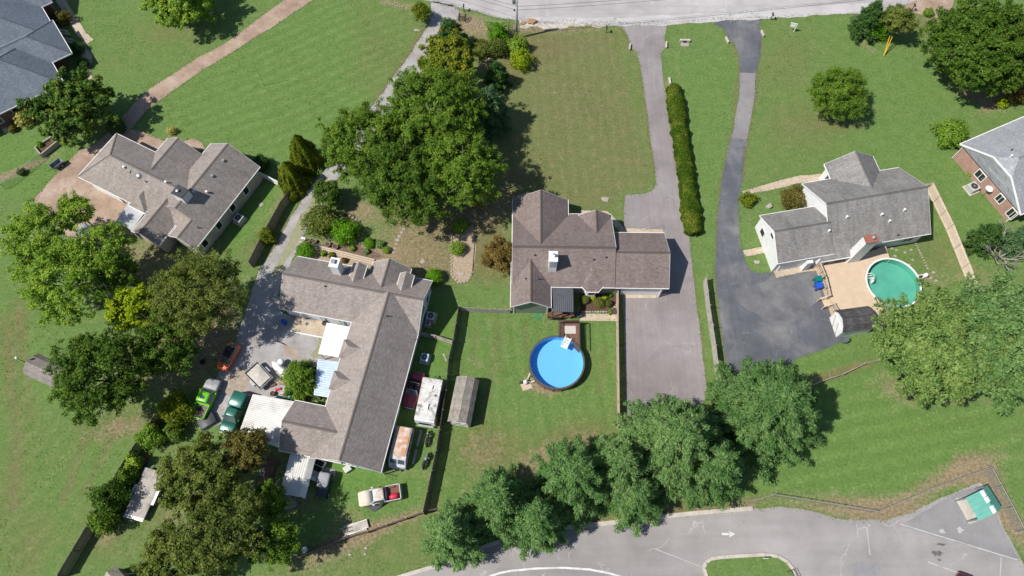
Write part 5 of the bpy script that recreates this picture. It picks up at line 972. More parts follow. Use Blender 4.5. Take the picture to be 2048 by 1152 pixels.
MB().box(-1.2, -.8, -.7, .7, .6, .95).build('rear_seat', M['black'], root, bevel=.05)
MB().poly([(.72, -.72, .93), (.72, .72, .93), (.2, .6, 1.32), (.2, -.6, 1.32)]).build('windshield', M['car_glass'], root)
MB().tube([(.72, -.74, .92), (.2, -.62, 1.33), (.2, .62, 1.33), (.72, .74, .92)], .03).build('windshield_frame', M['chrome'], root)
MB().tube([(-.75, -.7, .9), (-.78, -.6, 1.3), (-.78, .6, 1.3), (-.75, .7, .9)], .03).build('roll_bar', M['chrome'], root); lamps(root, 2.2, -2.28, .6, .62, .7); MB().box(2.28, 2.42, -.75, .75, .36, .5).build('bumper', M['chrome'], root); MB().box(-2.4, -2.28, -.75, .75, .36, .5).build('bumper', M['chrome'], root)
for x in (-1.4, 1.45):
    for y in (-.8, .8): wheel(root, x, y, .32)
s = ln/4.7; root.scale = (s, s, s)
# camper trailer
A, B = Vector(at(866, 756, 2.5)), Vector(at(848, 842, 2.5)); d = A-B; root = empty('camper_trailer', (A+B)/2, math.atan2(d.y, d.x), 'dirty white camper trailer standing along the dark wooden fence', 'camper'); l = d.length/2; w = 1.12
sd = [(-l, .55), (-l-.1, 1.4), (-l, 2.35), (-l+.25, 2.5), (l-.25, 2.5), (l, 2.3), (l+.05, 1.3), (l-.1, .55)]
fix_normals(MB().rings([[(x, -w, z) for x, z in sd], [(x, w, z) for x, z in sd]]).build('body', M['siding_white'], root))
MB().box(-l+.12, l-.12, -w-.02, w+.02, 2.5, 2.55).build('roof', M['camper'], root, bevel=.02)
for x, y, a_, b_, m_ in ((-.9, .1, .35, .28, M['white']), (1.4, .0, .22, .22, M['white']), (.5, -.6, .12, .12, M['metal'])): MB().box(x-a_, x+a_, y-b_, y+b_, 2.55, 2.75, None, .03).build('roof_vent', m_, root)
MB().box(-.02, .02, -w, w, 2.55, 2.575).build('roof_seam', M['metal'], root)
for s in (-1, 1):
    for x in (-1.2, .9): MB().box(x-.45, x+.45, s*w-.02, s*w+.02, 1.3, 1.95).build('window', M['glass'], root)
MB().box(-l-.13, -l-.07, -.7, .7, 1.2, 1.7).build('rear_window', M['glass'], root)
for x in (-.4, .3):
    for y in (-w+.1, w-.1): wheel(root, x, y, .34)
MB().beam((l, -.4, .5), (l+.9, 0, .5), .08, .1).beam((l, .4, .5), (l+.9, 0, .5), .08, .1).build('tow_bar', M['steel_dark'], root)
MB().box(-l-.25, -l-.05, -.9, .9, .5, .62).build('bumper', M['metal'], root)
# rusty van
A, B = Vector(at(808, 858, 2.0)), Vector(at(793, 922, 2.0)); d = B-A; root = empty('old_van', (A+B)/2, math.atan2(d.y, d.x), 'old white van with rust streaked roof parked by the house corner', 'van'); l = d.length/2+.35; w = .95
sd = [(-l, .4), (-l-.02, 1.2), (-l+.1, 1.95), (l-1.0, 1.98), (l-.55, 1.9), (l-.15, 1.25), (l+.12, 1.05), (l+.15, .45)]
fix_normals(MB().rings([[(x, -w, z) for x, z in sd], [(x, -w*.96, z) for x, z in sd], [(x, w*.96, z) for x, z in sd], [(x, w, z) for x, z in sd]]).build('body', mat('old_van_paint', (.5, .52, .55), (.36, .37, .39), 2, .5, c3=(.28, .14, .08)), root))
MB().box(-l+.12, l-.95, -w*.86, w*.86, 1.97, 2.03, None, .05).build('roof', mat('rust_roof', (.62, .6, .56), (.42, .17, .07), 1.3, .65, c3=(.5, .24, .11), fine=7), root)
MB().tube([(-l+.1, -w*.95, 2.03), (l-1.0, -w*.95, 2.03)], .03).build('roof_rail', M['metal'], root); MB().tube([(-l+.1, w*.95, 2.03), (l-1.0, w*.95, 2.03)], .03).build('roof_rail', M['metal'], root)
for s in (-1, 1): MB().poly([(l-.52, s*.44-.36, 1.88), (l-.52, s*.44+.36, 1.88), (l-.18, s*.44+.38, 1.32), (l-.18, s*.44-.38, 1.32)]).build('windshield', M['car_glass'], root)
for s in (-1, 1):
    for x in (-1.1, .1, 1.0): MB().box(x-.42, x+.42, s*w-.012, s*w+.012, 1.25, 1.75).build('side_window', M['car_glass'], root)
lamps(root, l+.15, -l, .7, .8, .9); MB().box(l+.12, l+.26, -.9, .9, .4, .56).build('bumper', M['chrome'], root)
for x in (-l+.9, l-.8):
    for y in (-.85, .85): wheel(root, x, y, .34)
# jeep with grey soft top, small utility cart
root, ln = vehicle('jeep', (641, 986), (650, 952), 'small jeep with square grey soft top on the shaded grass', 'jeep', 1.2)
fix_normals(hull([(-1.5, .78, .4, 1.05, .08), (.5, .78, .4, 1.05, .08), (1.45, .68, .45, 1.0, .1), (1.55, .6, .5, .9, .1)]).build('body', mat('jeep_paint', (.012, .03, .04), None, 3, .4), root)); cabin(root, -1.5, .55, -1.45, .3, .74, .7, 1.05, 1.75, M['steel_dark'], M['tarp_grey'])
for x in (-1.0, 1.1):
    for y in (-.72, .72): wheel(root, x, y, .37)
root.scale = (.86,)*3; lamps(root, 1.54, -1.5, .4, .8, .8, .2); MB().torus((-1.6, 0, 1.0), (1, 0, 0), .27, .1).build('spare_wheel', M['black'], root, True)
root, ln = vehicle('utility_cart', (626, 952), (640, 927), 'small white open cart with black seats beside the narrow white canopy', 'cart', .6)
MB().box(-1.1, 1.1, -.6, .6, .3, .5).build('body', M['white'], root, bevel=.05); MB().box(.75, 1.15, -.58, .58, .5, .75, None, .05).build('front_cowl', M['white'], root); MB().box(-1.15, -.4, -.6, .6, .5, .85).build('cargo_box', M['white'], root); MB().box(-1.05, -.5, -.5, .5, .852, .86).build('cargo_floor', M['black'], root)
for y in (-.28, .28): s = MB().box(-.3, .15, y-.24, y+.24, .5, .7).build('seat', M['black'], root, bevel=.04); MB().box(-.42, -.3, y-.24, y+.24, .6, 1.05).build('seat_back', M['black'], s)
MB().torus((.5, .28, .95), (-.6, 0, .8), .17, .02).build('steering_wheel', M['black'], root)
for x in (-.75, .75):
    for y in (-.55, .55): wheel(root, x, y, .24)
# motorcycles
def bike(nose, tail, label, pm):
    root, ln = vehicle('motorcycle', nose, tail, label, 'motorcycle', .5)
    for x in (-.72, .75): o_ = MB().torus((x, 0, .31), (0, 1, 0), .24, .07, 18, 8).build('wheel', M['black'], root, True); MB().torus((x, 0, .31), (0, 1, 0), .14, .03).build('rim', M['chrome'], o_, True)
    MB().box(-.3, .25, -.17, .17, .28, .62, None, .03).build('engine', M['chrome'], root, bevel=.03)
    fix_normals(MB().rings([[(x, -w, z-.08), (x, -w*.8, z+.08), (x, w*.8, z+.08), (x, w, z-.08)] for x, w, z in ((.0, .1, .78), (.12, .19, .8), (.35, .19, .84), (.52, .1, .86))]).build('fuel_tank', pm, root, True))
    fix_normals(MB().rings([[(x, -w, z-.05), (x, -w*.8, z+.05), (x, w*.8, z+.05), (x, w, z-.05)] for x, w, z in ((-.85, .1, .8), (-.6, .17, .74), (-.2, .2, .7), (.05, .12, .74))]).build('seat', M['black'], root, True))
    MB().tube([(.3, -.48, .98), (.45, -.3, 1.02), (.5, 0, .95), (.45, .3, 1.02), (.3, .48, .98)], .025).build('handlebar', M['chrome'], root)
    for s in (-.09, .09): MB().tube([(.48, s, .95), (.75, s, .33)], .03).build('fork', M['chrome'], root)
    MB().lathe([(.02, 0), (.11, .04), (.11, .12), (.02, .16)], 12, (.6, 0, .82)).build('headlamp', M['chrome'], root); MB().tube([(.1, -.2, .3), (-.4, -.22, .28), (-.95, -.22, .34)], .05).build('exhaust', M['chrome'], root)
    for x in (-.75, .77): MB().torus((x, 0, .34), (0, 1, 0), .3, .035, 18, 6).build('fender', pm, root, True)
    s = ln/2.2; root.scale = (s*1.12,)*3
bike((858, 862), (852, 893), 'black and chrome motorcycle nearer the camper on the grass', paint('black_paint', (.015, .015, .018)))
bike((857, 906), (844, 938), 'black and silver motorcycle leaning by the foot of the fence', paint('silver_paint', (.2, .2, .21)))
bike((777, 927), (792, 940), 'small motorbike parked at the nose of the rusty van', paint('white_bike', (.6, .6, .62)))
# flatbed trailer
A, B = Vector(at(310, 940, .8)), Vector(at(268, 1032, .8)); d = A-B; root = empty('flatbed_trailer', (A+B)/2, math.atan2(d.y, d.x), 'long flatbed trailer with pale grey planks by the left fence', 'trailer'); l = d.length/2; w = 1.12
nb = 12
for k in range(nb): y = -w+2*w*k/nb; MB().box(-l, l, y+.008, y+2*w/nb-.008, .74, .78+.004*(k % 3)).build('plank', M['wood_pale'], root)
MB().beam((-l, -w-.04, .7), (l, -w-.04, .7), .08, .14).beam((-l, w+.04, .7), (l, w+.04, .7), .08, .14).build('side_rail', M['steel_dark'], root)
MB().box(-l-.35, -l, -w, w, .68, .74).build('tail_ramp', M['white'], root); MB().beam((l, -.5, .6), (l+1.1, 0, .55), .08, .1).beam((l, .5, .6), (l+1.1, 0, .55), .08, .1).build('tow_bar', M['steel_dark'], root)
for s in (-1, 1):
    MB().box(-1.0, .6, s*(w+.1)-.02 if s > 0 else s*(w+.1)-.28, s*(w+.1)+.28 if s > 0 else s*(w+.1)+.02, .76, .8).build('mudguard', M['metal'], root)
    for x in (-.65, .25): wheel(root, x, s*(w+.23), .34)
# box trailer with a tarp
A, B = Vector(at(503, 736, .9)), Vector(at(531, 765, .9)); d = A-B; root = empty('cargo_trailer', (A+B)/2, math.atan2(d.y, d.x), 'small open trailer heaped under a pale tarp on the gravel', 'trailer'); l = 1.4; w = .95
MB().box(-l, l, -w, w, .45, .52).build('bed', M['wood_pale'], root)
for nm, b_ in (('side_board', (-l, l, -w-.04, -w)), ('side_board', (-l, l, w, w+.04)), ('tailgate', (-l-.04, -l, -w, w)), ('front_board', (l, l+.04, -w, w))): MB().box(b_[0], b_[1], b_[2], b_[3], .5, .95).build(nm, M['metal'], root)
g = 9; tp = MB(); rr = random.Random(5); zz = [[.86+.22*math.sin(math.pi*i/(g-1))*math.sin(math.pi*j/(g-1))+rr.uniform(-.05, .05) for j in range(g)] for i in range(g)]; i0 = 0
tp.v = [((-l+2*l*i/(g-1))*.86, (-w+2*w*j/(g-1))*.86, zz[i][j]) for i in range(g) for j in range(g)]; tp.f = [(i*g+j, (i+1)*g+j, (i+1)*g+j+1, i*g+j+1) for i in range(g-1) for j in range(g-1)]; tp.build('tarp_cover', mat('pale_tarp', (.5, .475, .43), (.36, .335, .295), 3, .8), root, True)
MB().beam((l, -.5, .45), (l+.9, 0, .45), .06, .08).beam((l, .5, .45), (l+.9, 0, .45), .06, .08).build('tow_bar', M['metal'], root)
for y in (-w-.2, w+.2): wheel(root, -.1, y, .3); MB().box(-.5, .3, y-.14, y+.14, .66, .69).build('mudguard', M['metal'], root)
# covered machine under a white sheet
def covered(nose, tail, prof, label, m, cat='cover', name='covered_machine'):
    root, ln = vehicle(name, nose, tail, label, cat, .6); rr = random.Random(11); n = 12; R = []
    for t, w, h in prof: R.append([((t-.5)*ln, w*math.cos(a)*(1+.05*rr.uniform(-1, 1)), max(.02, h*math.sin(a)*(1+.04*rr.uniform(-1, 1)))) for a in [math.pi*k/(n-1) for k in range(n)]])
    fix_normals(MB().rings(R).build('cover_sheet', m, root, True)); return root
cv = covered((544, 722), (583, 758), [(0, .3, .5), (.12, .5, .8), (.35, .55, .95), (.5, .5, 1.0), (.62, .45, 1.15), (.72, .6, 1.15), (.85, .5, .9), (1, .2, .5)], 'machine hidden under a bright white cover beside the courtyard tree', M['white'])
MB().lathe([(.3, .3), (.42, .8), (.3, 1.0), (.05, 1.08)], 14, (.75, -.6, 0)).build('cover_fold', M['white'], cv, True)
# truck bed topper lying on the ground
A, B = Vector(at(395, 848, .6)), Vector(at(428, 832, .6)); d = B-A; root = empty('truck_topper', (A+B)/2+Vector((.1, -.1)), math.atan2(d.y, d.x)+rad(5), 'dark grey truck bed topper lying behind the lime green pickup', 'topper')
fix_normals(hull([(-.95, .62, .02, .55, .1), (-.9, .68, .02, .62, .1), (.9, .68, .02, .62, .1), (.95, .62, .02, .55, .1)]).build('shell', mat('topper_grey', (.05, .052, .055), (.09, .09, .095), 3, .5), root, True)); MB().box(-.75, .75, .665, .69, .2, .48).build('side_window', M['glass'], root); MB().box(-.97, .97, -.72, -.66, .02, .1).build('rail', M['trim'], root)
# grey dump cart on the lawn
p4 = [Vector(at(*q, .85)) for q in ((99, 331), (118, 317), (123, 322), (106, 336))]; d = p4[1]-p4[0]; c = sum(p4, Vector((0, 0)))/4; root = empty('dump_cart', c, math.atan2(d.y, d.x), 'grey open dump cart on the grass beside the tan driveway', 'cart'); M['cart'] = mat('grey_plastic', (.17, .2, .24), (.13, .155, .19), 3, .5)
ou = lambda z, s: [(-.8*s, -.42*s, z), (.8*s, -.42*s, z), (.8*s, .42*s, z), (-.8*s, .42*s, z)]
fix_normals(MB().rings([ou(.25, .72), ou(.85, 1), ou(.86, 1.06), ou(.82, .96), ou(.3, .66)], True, True).build('tub', M['cart'], root)); 
for y in (-.35, .35): wheel(root, .35, y, .25)
MB().torus((0, 0, .87), (0, 0, 1), .01, .01).build('latch', M['metal'], root)
MB().tube([(-.7, 0, .3), (-1.2, 0, .5)], .03).build('handle', M['steel_dark'], root)
# pale car in the tan driveway under the tree
root, ln = vehicle('parked_car', (165, 458), (200, 482), 'pale blue car under the light green tree on the tan driveway', 'car', .9); pm = paint('pale_blue_paint', (.4, .46, .55)); 
fix_normals(hull([(-2.2, .78, .35, .9, .18), (-2.0, .86, .26, .96, .14), (-.9, .89, .22, .98, .1), (.9, .89, .22, .96, .1), (1.8, .84, .26, .86, .12), (2.25, .7, .34, .7, .12)]).build('body', pm, root, True)); cabin(root, -1.7, 1.2, -1.0, .35, .82, .64, .95, 1.46, pm); lamps(root, 2.15, -2.2, .6, .68, .8)
for x in (-1.35, 1.4):
    for y in (-.8, .8): wheel(root, x, y, .32)

# ------------------------------------------------------------------ vegetation
def unit(v): return v/(np.linalg.norm(v, axis=1, keepdims=True)+1e-9)
def leaf_mesh(name, pos, nrm, size, m, parent, aspect=.6, tang=None, fold=.18, g=None):
    """one small folded face per leaf; attribute rnd tints each leaf"""
    g = g or rng; n = len(pos); t = g.normal(size=(n, 3)) if tang is None else tang+g.normal(size=(n, 3))*.35
    t = unit(t-nrm*np.sum(t*nrm, 1, keepdims=True)); b = np.cross(nrm, t); s = size[:, None]
    V = np.stack([pos-t*s*.7+b*s*aspect, pos+t*s, pos-t*s*.7-b*s*aspect], 1).reshape(-1, 3).astype(np.float32)
    me = D.meshes.new(name); me.vertices.add(3*n); me.vertices.foreach_set('co', V.ravel()); me.loops.add(3*n); me.loops.foreach_set('vertex_index', np.arange(3*n, dtype=np.int32))
    me.polygons.add(n); me.polygons.foreach_set('loop_start', np.arange(0, 3*n, 3, dtype=np.int32)); me.update()
    a = me.attributes.new('rnd', 'FLOAT', 'FACE'); a.data.foreach_set('value', g.random(n).astype(np.float32))
    return link(name, me, m, parent)
def sphere_dirs(k, zmin, g):
    i = np.arange(k)+.5; z = 1-(1-zmin)*i/k; ph = i*2.39996+g.uniform(0, 6.28); r = np.sqrt(np.maximum(0, 1-z*z)); d = np.stack([r*np.cos(ph), r*np.sin(ph), z], 1); return unit(d+g.normal(size=d.shape)*.16)
def limbs(root, h0, targets, r0, barkm, lean=(0, 0), g=None):
    mb = MB(); top = Vector((lean[0], lean[1], h0)); mb.tube([(0, 0, 0), (lean[0]*.3, lean[1]*.3, h0*.5), top], r0, r0*.62, 9)
    for t in targets:
        t = Vector(t); s = Vector((lean[0]*.8, lean[1]*.8, h0*.85)); mid = s.lerp(t, .5)+Vector((g.uniform(-.3, .3), g.uniform(-.3, .3), g.uniform(.1, .6)))
        mb.tube([s, mid, t], r0*.42, r0*.08, 6)
        for _ in range(2): e = t+Vector(tuple(g.normal(size=3)*.9)); mb.tube([mid.lerp(t, .4), e], r0*.16, .015, 5)
    mb.build('trunk', barkm, root, True)
def spread_px(px, py, r, z): return at(px+r, py, z)[0]-at(px, py, z)[0]
def tree(name, label, px, py, r, h, kind, group=None, rz=.72, bark='bark', dens=1.1, leaf=.155, cat='tree', zc=None, sq=1.0, open_=.0, seed=None, lift=.0):
    """broadleaf: lobes on a rounded crown, each lobe a shell of leaf clumps"""
    g = np.random.default_rng(seed if seed is not None else int(px*7+py*13)); R = spread_px(px, py, r, h*.6); Rz = min(R*rz, h*.46); zc = h-Rz if zc is None else zc; x, y = at(px, py, zc)
    root = empty(name, (x, y), 0, label, cat, group); K = int(26+R*R*2.1*dens); dirs = sphere_dirs(K, -.45, g); ext = np.array([R, R*sq, Rz]); ph = g.uniform(0, 6.28, 6)
    # big limbs make the outline uneven; every bough ends in its own spray of leaf clumps
    sw = 1+.13*np.sin(dirs[:, 0]*3.1+ph[0])*np.sin(dirs[:, 1]*3.3+ph[1])+.1*np.sin(dirs[:, 0]*6+ph[2]+dirs[:, 2]*5)*np.sin(dirs[:, 1]*7+ph[3])
    ln = sw*g.uniform(.78, 1.1, K); cen = dirs*ext*ln[:, None]*.8+np.array([0, 0, zc]); P, Nn, S = [], [], []
    for d, l in zip(dirs, ln):
        m = max(6, int(4+R*1.35)); f = .42+.58*g.random(m)**.75; side = g.normal(size=(m, 3)); side -= d*np.sum(side*d, 1, keepdims=True)
        cc = np.array([0, 0, zc])+d*ext*l*f[:, None]+side*(.12*R*(1.3-f)*.8+.12)[:, None]*[1, 1, .8]; cc[:, 2] -= .1*R*np.maximum(0, f-.6)*(1-d[2])
        k = 36; rc = np.repeat(.46-.18*f+.02*R, k)*g.uniform(.8, 1.2, m*k); e = unit(g.normal(size=(m*k, 3))); pos = np.repeat(cc, k, 0)+e*(rc*g.uniform(.25, 1.15, m*k))[:, None]*[1, 1, .65]
        P.append(pos); Nn.append(unit(e*.6+d*.45+[0, 0, .6]+g.normal(size=e.shape)*.5)); S.append(leaf*.95*g.uniform(.45, 1.2, m*k))
    P, Nn, S = np.concatenate(P), np.concatenate(Nn), np.concatenate(S); ok = P[:, 2] > .25
    if open_ > 0:   # thin crowns: leave whole sprays out
        f = np.sin(P[:, 0]*1.9+px)*np.sin(P[:, 1]*2.1+py)*np.sin(P[:, 2]*1.7); ok &= (f < 1-open_*1.2) & (g.random(len(P)) > open_*.3)
    leaf_mesh('crown', P[ok], Nn[ok], S[ok], LM[kind], root, g=g)
    limbs(root, max(.5, zc-Rz*.35), cen[:: max(1, K//11)], .05+R*.035, M[bark], g=g); return root
def shrub(name, label, px, py, r, h, kind, group=None, leaf=.11, cat='shrub', sq=1.0, lump=.18, seed=None):
    """low bush: leaf shell on a lumpy dome that meets the ground"""
    g = np.random.default_rng(seed if seed is not None else int(px*5+py*3)); R = spread_px(px, py, r, h*.5); x, y = at(px, py, h*.45); root = empty(name, (x, y), 0, label, cat, group)
    n = int(min(14000, 820*R*R*max(.8, h/R*.8)*(.13/leaf)**1.5))+380; d = unit(g.normal(size=(n, 3))+[0, 0, .3]); ph = g.uniform(0, 6.28, 5)
    lum = 1+lump*(np.sin(d[:, 0]*4+ph[0])*np.sin(d[:, 1]*4+ph[1])+.6*np.sin(d[:, 2]*6+ph[2]+d[:, 0]*5))+g.normal(size=n)*.05; q = lum*g.uniform(.72, 1.02, n)
    P = d*q[:, None]*[R, R*sq, h*.55]+[0, 0, h*.47]; ok = P[:, 2] > .03; N_ = unit(d*.8+[0, 0, .3]+g.normal(size=d.shape)*.5)
    leaf_mesh('foliage', P[ok], N_[ok], leaf*g.uniform(.6, 1.2, n)[ok], LM[kind], root, g=g)
    mb = MB()
    for k in range(4): a = g.uniform(0, 6.28); mb.tube([(0, 0, 0), (math.cos(a)*R*.3, math.sin(a)*R*.3, h*.35), (math.cos(a)*R*.6, math.sin(a)*R*.6, h*.7)], .03, .01, 5)
    mb.build('stems', M['bark'], root); return root
def conifer(name, label, px, py, r, h, kind, group=None, leaf=.2, bark='bark', dens=1.0, top=.5, seed=None, cat='tree', low=.12, droop=.12):
    """pine: boughs in whorls, each carrying tufts of needles that point outward"""
    g = np.random.default_rng(seed if seed is not None else int(px*7+py*11)); R = spread_px(px, py, r, h*.45); x, y = at(px, py, h*.5); root = empty(name, (x, y), 0, label, cat, group); P, T, Nn, S = [], [], [], []; mb = MB(); mb.tube([(0, 0, 0), (0, 0, h*.96)], .06+h*.017, .04, 8)
    lev = int(7+h*.9)
    for i in range(lev):
        t = low+(1-low)*(i+.3)/lev; z = h*t; rad_ = R*(1-((t-low)/(1-low))**1.25)**.62*g.uniform(.85, 1.06)+.25; nb = max(4, int(5+rad_*1.3))
        for k in range(nb):
            a = 2*math.pi*(k+g.uniform(-.3, .3))/nb+i*.7; ln = rad_*g.uniform(.72, 1.12); zz = z+g.uniform(-.25, .25)
            u = np.array([math.cos(a), math.sin(a), 0]); mb.tube([(0, 0, zz), tuple(u*ln*.6+[0, 0, zz-droop*ln*.3]), tuple(u*ln*.95+[0, 0, zz-droop*ln*.6])], .05, .012, 4)
            nc = max(3, int(ln*3.4*dens))
            for c in range(nc):
                f = .28+.75*(c+g.uniform(0, 1))/nc; side = g.normal()*.13*ln*(1.25-f); p = u*ln*f+np.array([-u[1], u[0], 0])*side+[0, 0, zz-droop*ln*f+.18*f*f+g.normal()*.14]
                q = 30; e = unit(g.normal(size=(q, 3))); rc = .30+.2*g.random(); P.append(p+e*rc*g.uniform(.3, 1.1, (q, 1))*[1, 1, .7]); T.append(np.tile(u+[0, 0, .25], (q, 1))+e*.7); Nn.append(unit(e*.6+[0, 0, .85]+u*.25+g.normal(size=(q, 3))*.45)); S.append(leaf*.9*g.uniform(.5, 1.2, q))
    P, T, Nn, S = map(np.concatenate, (P, T, Nn, S)); leaf_mesh('crown', P, Nn, S, LM[kind], root, .42, T, .1, g); mb.build('trunk', M[bark], root, True); return root
def cone(name, label, px, py, r, h, kind, group=None, leaf=.13, seed=None):
    """clipped upright evergreen: a dense shell of sprays on a tapering body"""
    g = np.random.default_rng(seed if seed is not None else int(px*3+py)); R = spread_px(px, py, r, h*.4); x, y = at(px, py, h*.45); root = empty(name, (x, y), 0, label, 'tree', group); n = int(2400*R*h*.5)+600
    t = g.random(n)**1.15; a = g.uniform(0, 6.283, n); rr_ = R*(1-t**1.6)**.8*(1+.13*np.sin(a*5+t*9)+.08*np.sin(a*11))*g.uniform(.78, 1.03, n); P = np.stack([rr_*np.cos(a), rr_*np.sin(a), .1+t*h*.96], 1); d = np.stack([np.cos(a), np.sin(a), np.full(n, .55)], 1)
    leaf_mesh('crown', P, unit(d+g.normal(size=d.shape)*.4), leaf*g.uniform(.6, 1.2, n), LM[kind], root, .5, d+[0, 0, .8], .1, g); MB().tube([(0, 0, 0), (0, 0, h*.8)], .1, .03, 7).build('trunk', M['bark'], root); return root

# --- the big trees in the middle
G1 = 'maples between the gravel drive and the middle lawn'
tree('maple_tree', 'broad green maple overhanging the gravel driveway', 728, 283, 92, 11, 'maple', G1, rz=.7)
tree('maple_tree', 'tallest green maple behind the yellowing tree', 868, 222, 106, 13, 'maple', G1, bark='bark_pale')
tree('maple_tree', 'darker green maple above the brown garden lawn', 812, 362, 100, 11.5, 'mapledark', G1)
tree('maple_tree', 'green maple casting its shadow on the middle front lawn', 922, 335, 86, 12, 'maple', G1, bark='bark_pale')
tree('autumn_tree', 'tree turning yellow and orange beside the gravel driveway mouth', 893, 122, 62, 9.5, 'autumn', rz=.8, bark='bark_pale', leaf=.19)
conifer('spruce_tree', 'dark evergreen behind the yellowing tree near the street', 902, 72, 34, 6, 'evergreen')
conifer('pine_tree', 'blue green pine at the right side of the maple clump', 978, 218, 42, 8, 'bluegreen', low=.1)
shrub('shrub', 'upright bright green shrub near the utility pole', 996, 66, 22, 2.6, 'bright', leaf=.14, lump=.35)
shrub('shrub', 'dull green shrub below the upright shrub near the pole', 998, 96, 20, 2.2, 'olivedark', leaf=.13)
shrub('shrub', 'round brownish green bush beside the yellowing tree', 962, 97, 21, 1.8, 'olive', leaf=.13)
shrub('shrub', 'loose green bush at the foot of the utility pole', 1037, 92, 20, 2.4, 'light', leaf=.14, lump=.3)
shrub('shrub', 'bright yellow green bush on the lawn edge below the pole', 1041, 122, 20, 2.6, 'lime', leaf=.14, lump=.3)
conifer('spruce_tree', 'small dark evergreen in the maple shadow', 993, 150, 24, 4.5, 'evergreen', seed=4)
tree('small_tree', 'small round yellow green tree beside the gravel driveway mouth', 841, 22, 17, 3.2, 'gold', leaf=.12, rz=.85)
shrub('shrub', 'pale yellow green bush under the maple edge', 963, 402, 17, 1.6, 'cream', leaf=.15)
tree('small_tree', 'low green tree under the maples at the drive bend', 655, 385, 30, 4, 'mapledark', leaf=.17)
# garden of the white house
shrub('shrub', 'greyish olive bush beside the gravel track', 640, 440, 33, 3, 'olive', leaf=.14, lump=.25)
shrub('shrub', 'feathery bright green bush in the garden', 691, 465, 27, 2.6, 'bright', leaf=.13, lump=.25)
shrub('shrub', 'small bright green bush right of the feathery bush', 738, 486, 11, 1.0, 'bright')
shrub('shrub', 'grey green low plant beside the small bright bush', 760, 488, 9, .7, 'sage')
shrub('round_bush', 'clipped lime green bush at the roof corner of the white house', 611, 502, 19, 1.9, 'bright', leaf=.09, lump=.06)
shrub('round_bush', 'clipped lime green bush by the right front corner of the white house', 869, 553, 17, 1.8, 'bright', leaf=.09, lump=.06)
shrub('round_bush', 'upper round green bush in the wood chip bed', 920, 453, 16, 1.6, 'weed', leaf=.1, lump=.1)
shrub('round_bush', 'lower round green bush in the wood chip bed', 914, 497, 15, 1.5, 'weed', leaf=.1, lump=.14)
tree('smoke_tree', 'bronze brown leaved tree at the left end of the brown roof', 1001, 510, 36, 4.6, 'bronze', leaf=.15, rz=.9)
for i, (px, py, r, k, lb) in enumerate(((647, 507, 6, 'weed', 'tiny green plant beside the white chimney'), (664, 510, 7, 'gold', 'tiny yellowish plant beside the white chimney'), (688, 521, 6, 'bronze', 'tiny reddish plant right of the white chimney'), (733, 503, 6, 'sage', 'tiny pale plant in the dirt bed'), (773, 500, 8, 'weed', 'small weed tuft beside the stepping stones'), (704, 497, 6, 'light', 'tiny light green plant in the dirt bed'))): shrub('garden_plant', lb, px, py, r, .6, k, 'small garden plants of the white house', leaf=.08, cat='plant')
# tan house
cone('arborvitae', 'taller golden green arborvitae right of the tan roofed house', 605, 302, 30, 6.5, 'gold', leaf=.15)
cone('arborvitae', 'shorter golden green arborvitae right of the tan roofed house', 582, 350, 29, 5.5, 'gold', leaf=.15)
shrub('shrub', 'dark round shrub at the right corner of the tan roofed house', 523, 326, 16, 2, 'evergreen', leaf=.1)
shrub('shrub', 'little golden bush below the arborvitae', 586, 393, 10, 1.3, 'gold', leaf=.1)
shrub('shrub', 'golden bush leaning over the shaded wooden fence', 535, 473, 16, 2.2, 'gold', leaf=.11, lump=.25)
tree('magnolia_tree', 'glossy dark green magnolia between the slate roof and the tan roof', 146, 216, 74, 8.5, 'magnolia', rz=.85, leaf=.23)
shrub('round_bush', 'dark green bush at the top corner of the tan roofed house', 233, 253, 19, 2, 'evergreen', leaf=.1, lump=.1)
shrub('shrub', 'pale cream flowering bush under the slate roof eave', 51, 231, 23, 2, 'cream', leaf=.17, lump=.25)
shrub('shrub', 'small brown bush at the slate roofed house corner', 25, 257, 9, .9, 'brownish')
shrub('shrub', 'olive brown bush beside the slate roofed porch steps', 127, 36, 15, 1.7, 'brownish', leaf=.13, lump=.3)
for px, py, r, lb in ((155, 97, 15, 'upper'), (166, 127, 12, 'lower')): shrub('round_bush', 'dark clipped bush by the slate roofed porch, %s one' % lb, px, py, r, 1.4, 'evergreen', leaf=.1, lump=.1)
shrub('shrub', 'flat yellow green bush where the slate house walk ends', 164, 148, 11, .8, 'weed')
tree('dense_tree', 'dense yellow green tree cut by the top edge', 358, -8, 72, 8, 'lime' if False else 'light', leaf=.19)
# left woods
tree('light_tree', 'light green open tree over the tan driveway', 70, 470, 66, 9, 'light', open_=.4, bark='bark_pale')
tree('light_tree', 'large light green open tree left of the tan roofed house', 125, 560, 92, 11, 'light', open_=.45, bark='bark_pale')
tree('light_tree', 'slender light green tree beside the striped awning', 205, 495, 56, 9, 'light', open_=.5, bark='bark_pale')
tree('light_tree', 'small light tree leaning over the tan driveway edge', 150, 420, 38, 7.5, 'light', open_=.4)
tree('light_tree', 'light tree between the awning and the yellow maple', 235, 545, 46, 7, 'maple', open_=.3)
tree('yellow_maple', 'bright yellow green maple among the left trees', 264, 618, 48, 8, 'lime', leaf=.22)
tree('feathery_tree', 'broad feathery olive green tree beside the gravel drive', 396, 586, 92, 12, 'olive', leaf=.13, dens=1.5, open_=.12, rz=.8)
tree('dark_tree', 'broad dark green tree beside the brown shed', 195, 750, 98, 11, 'mapledark', dens=1.1, bark='bark_pale')
tree('dark_tree', 'shaded green tree between the dark tree and the feathery tree', 325, 695, 72, 8, 'mapledark', open_=.15)
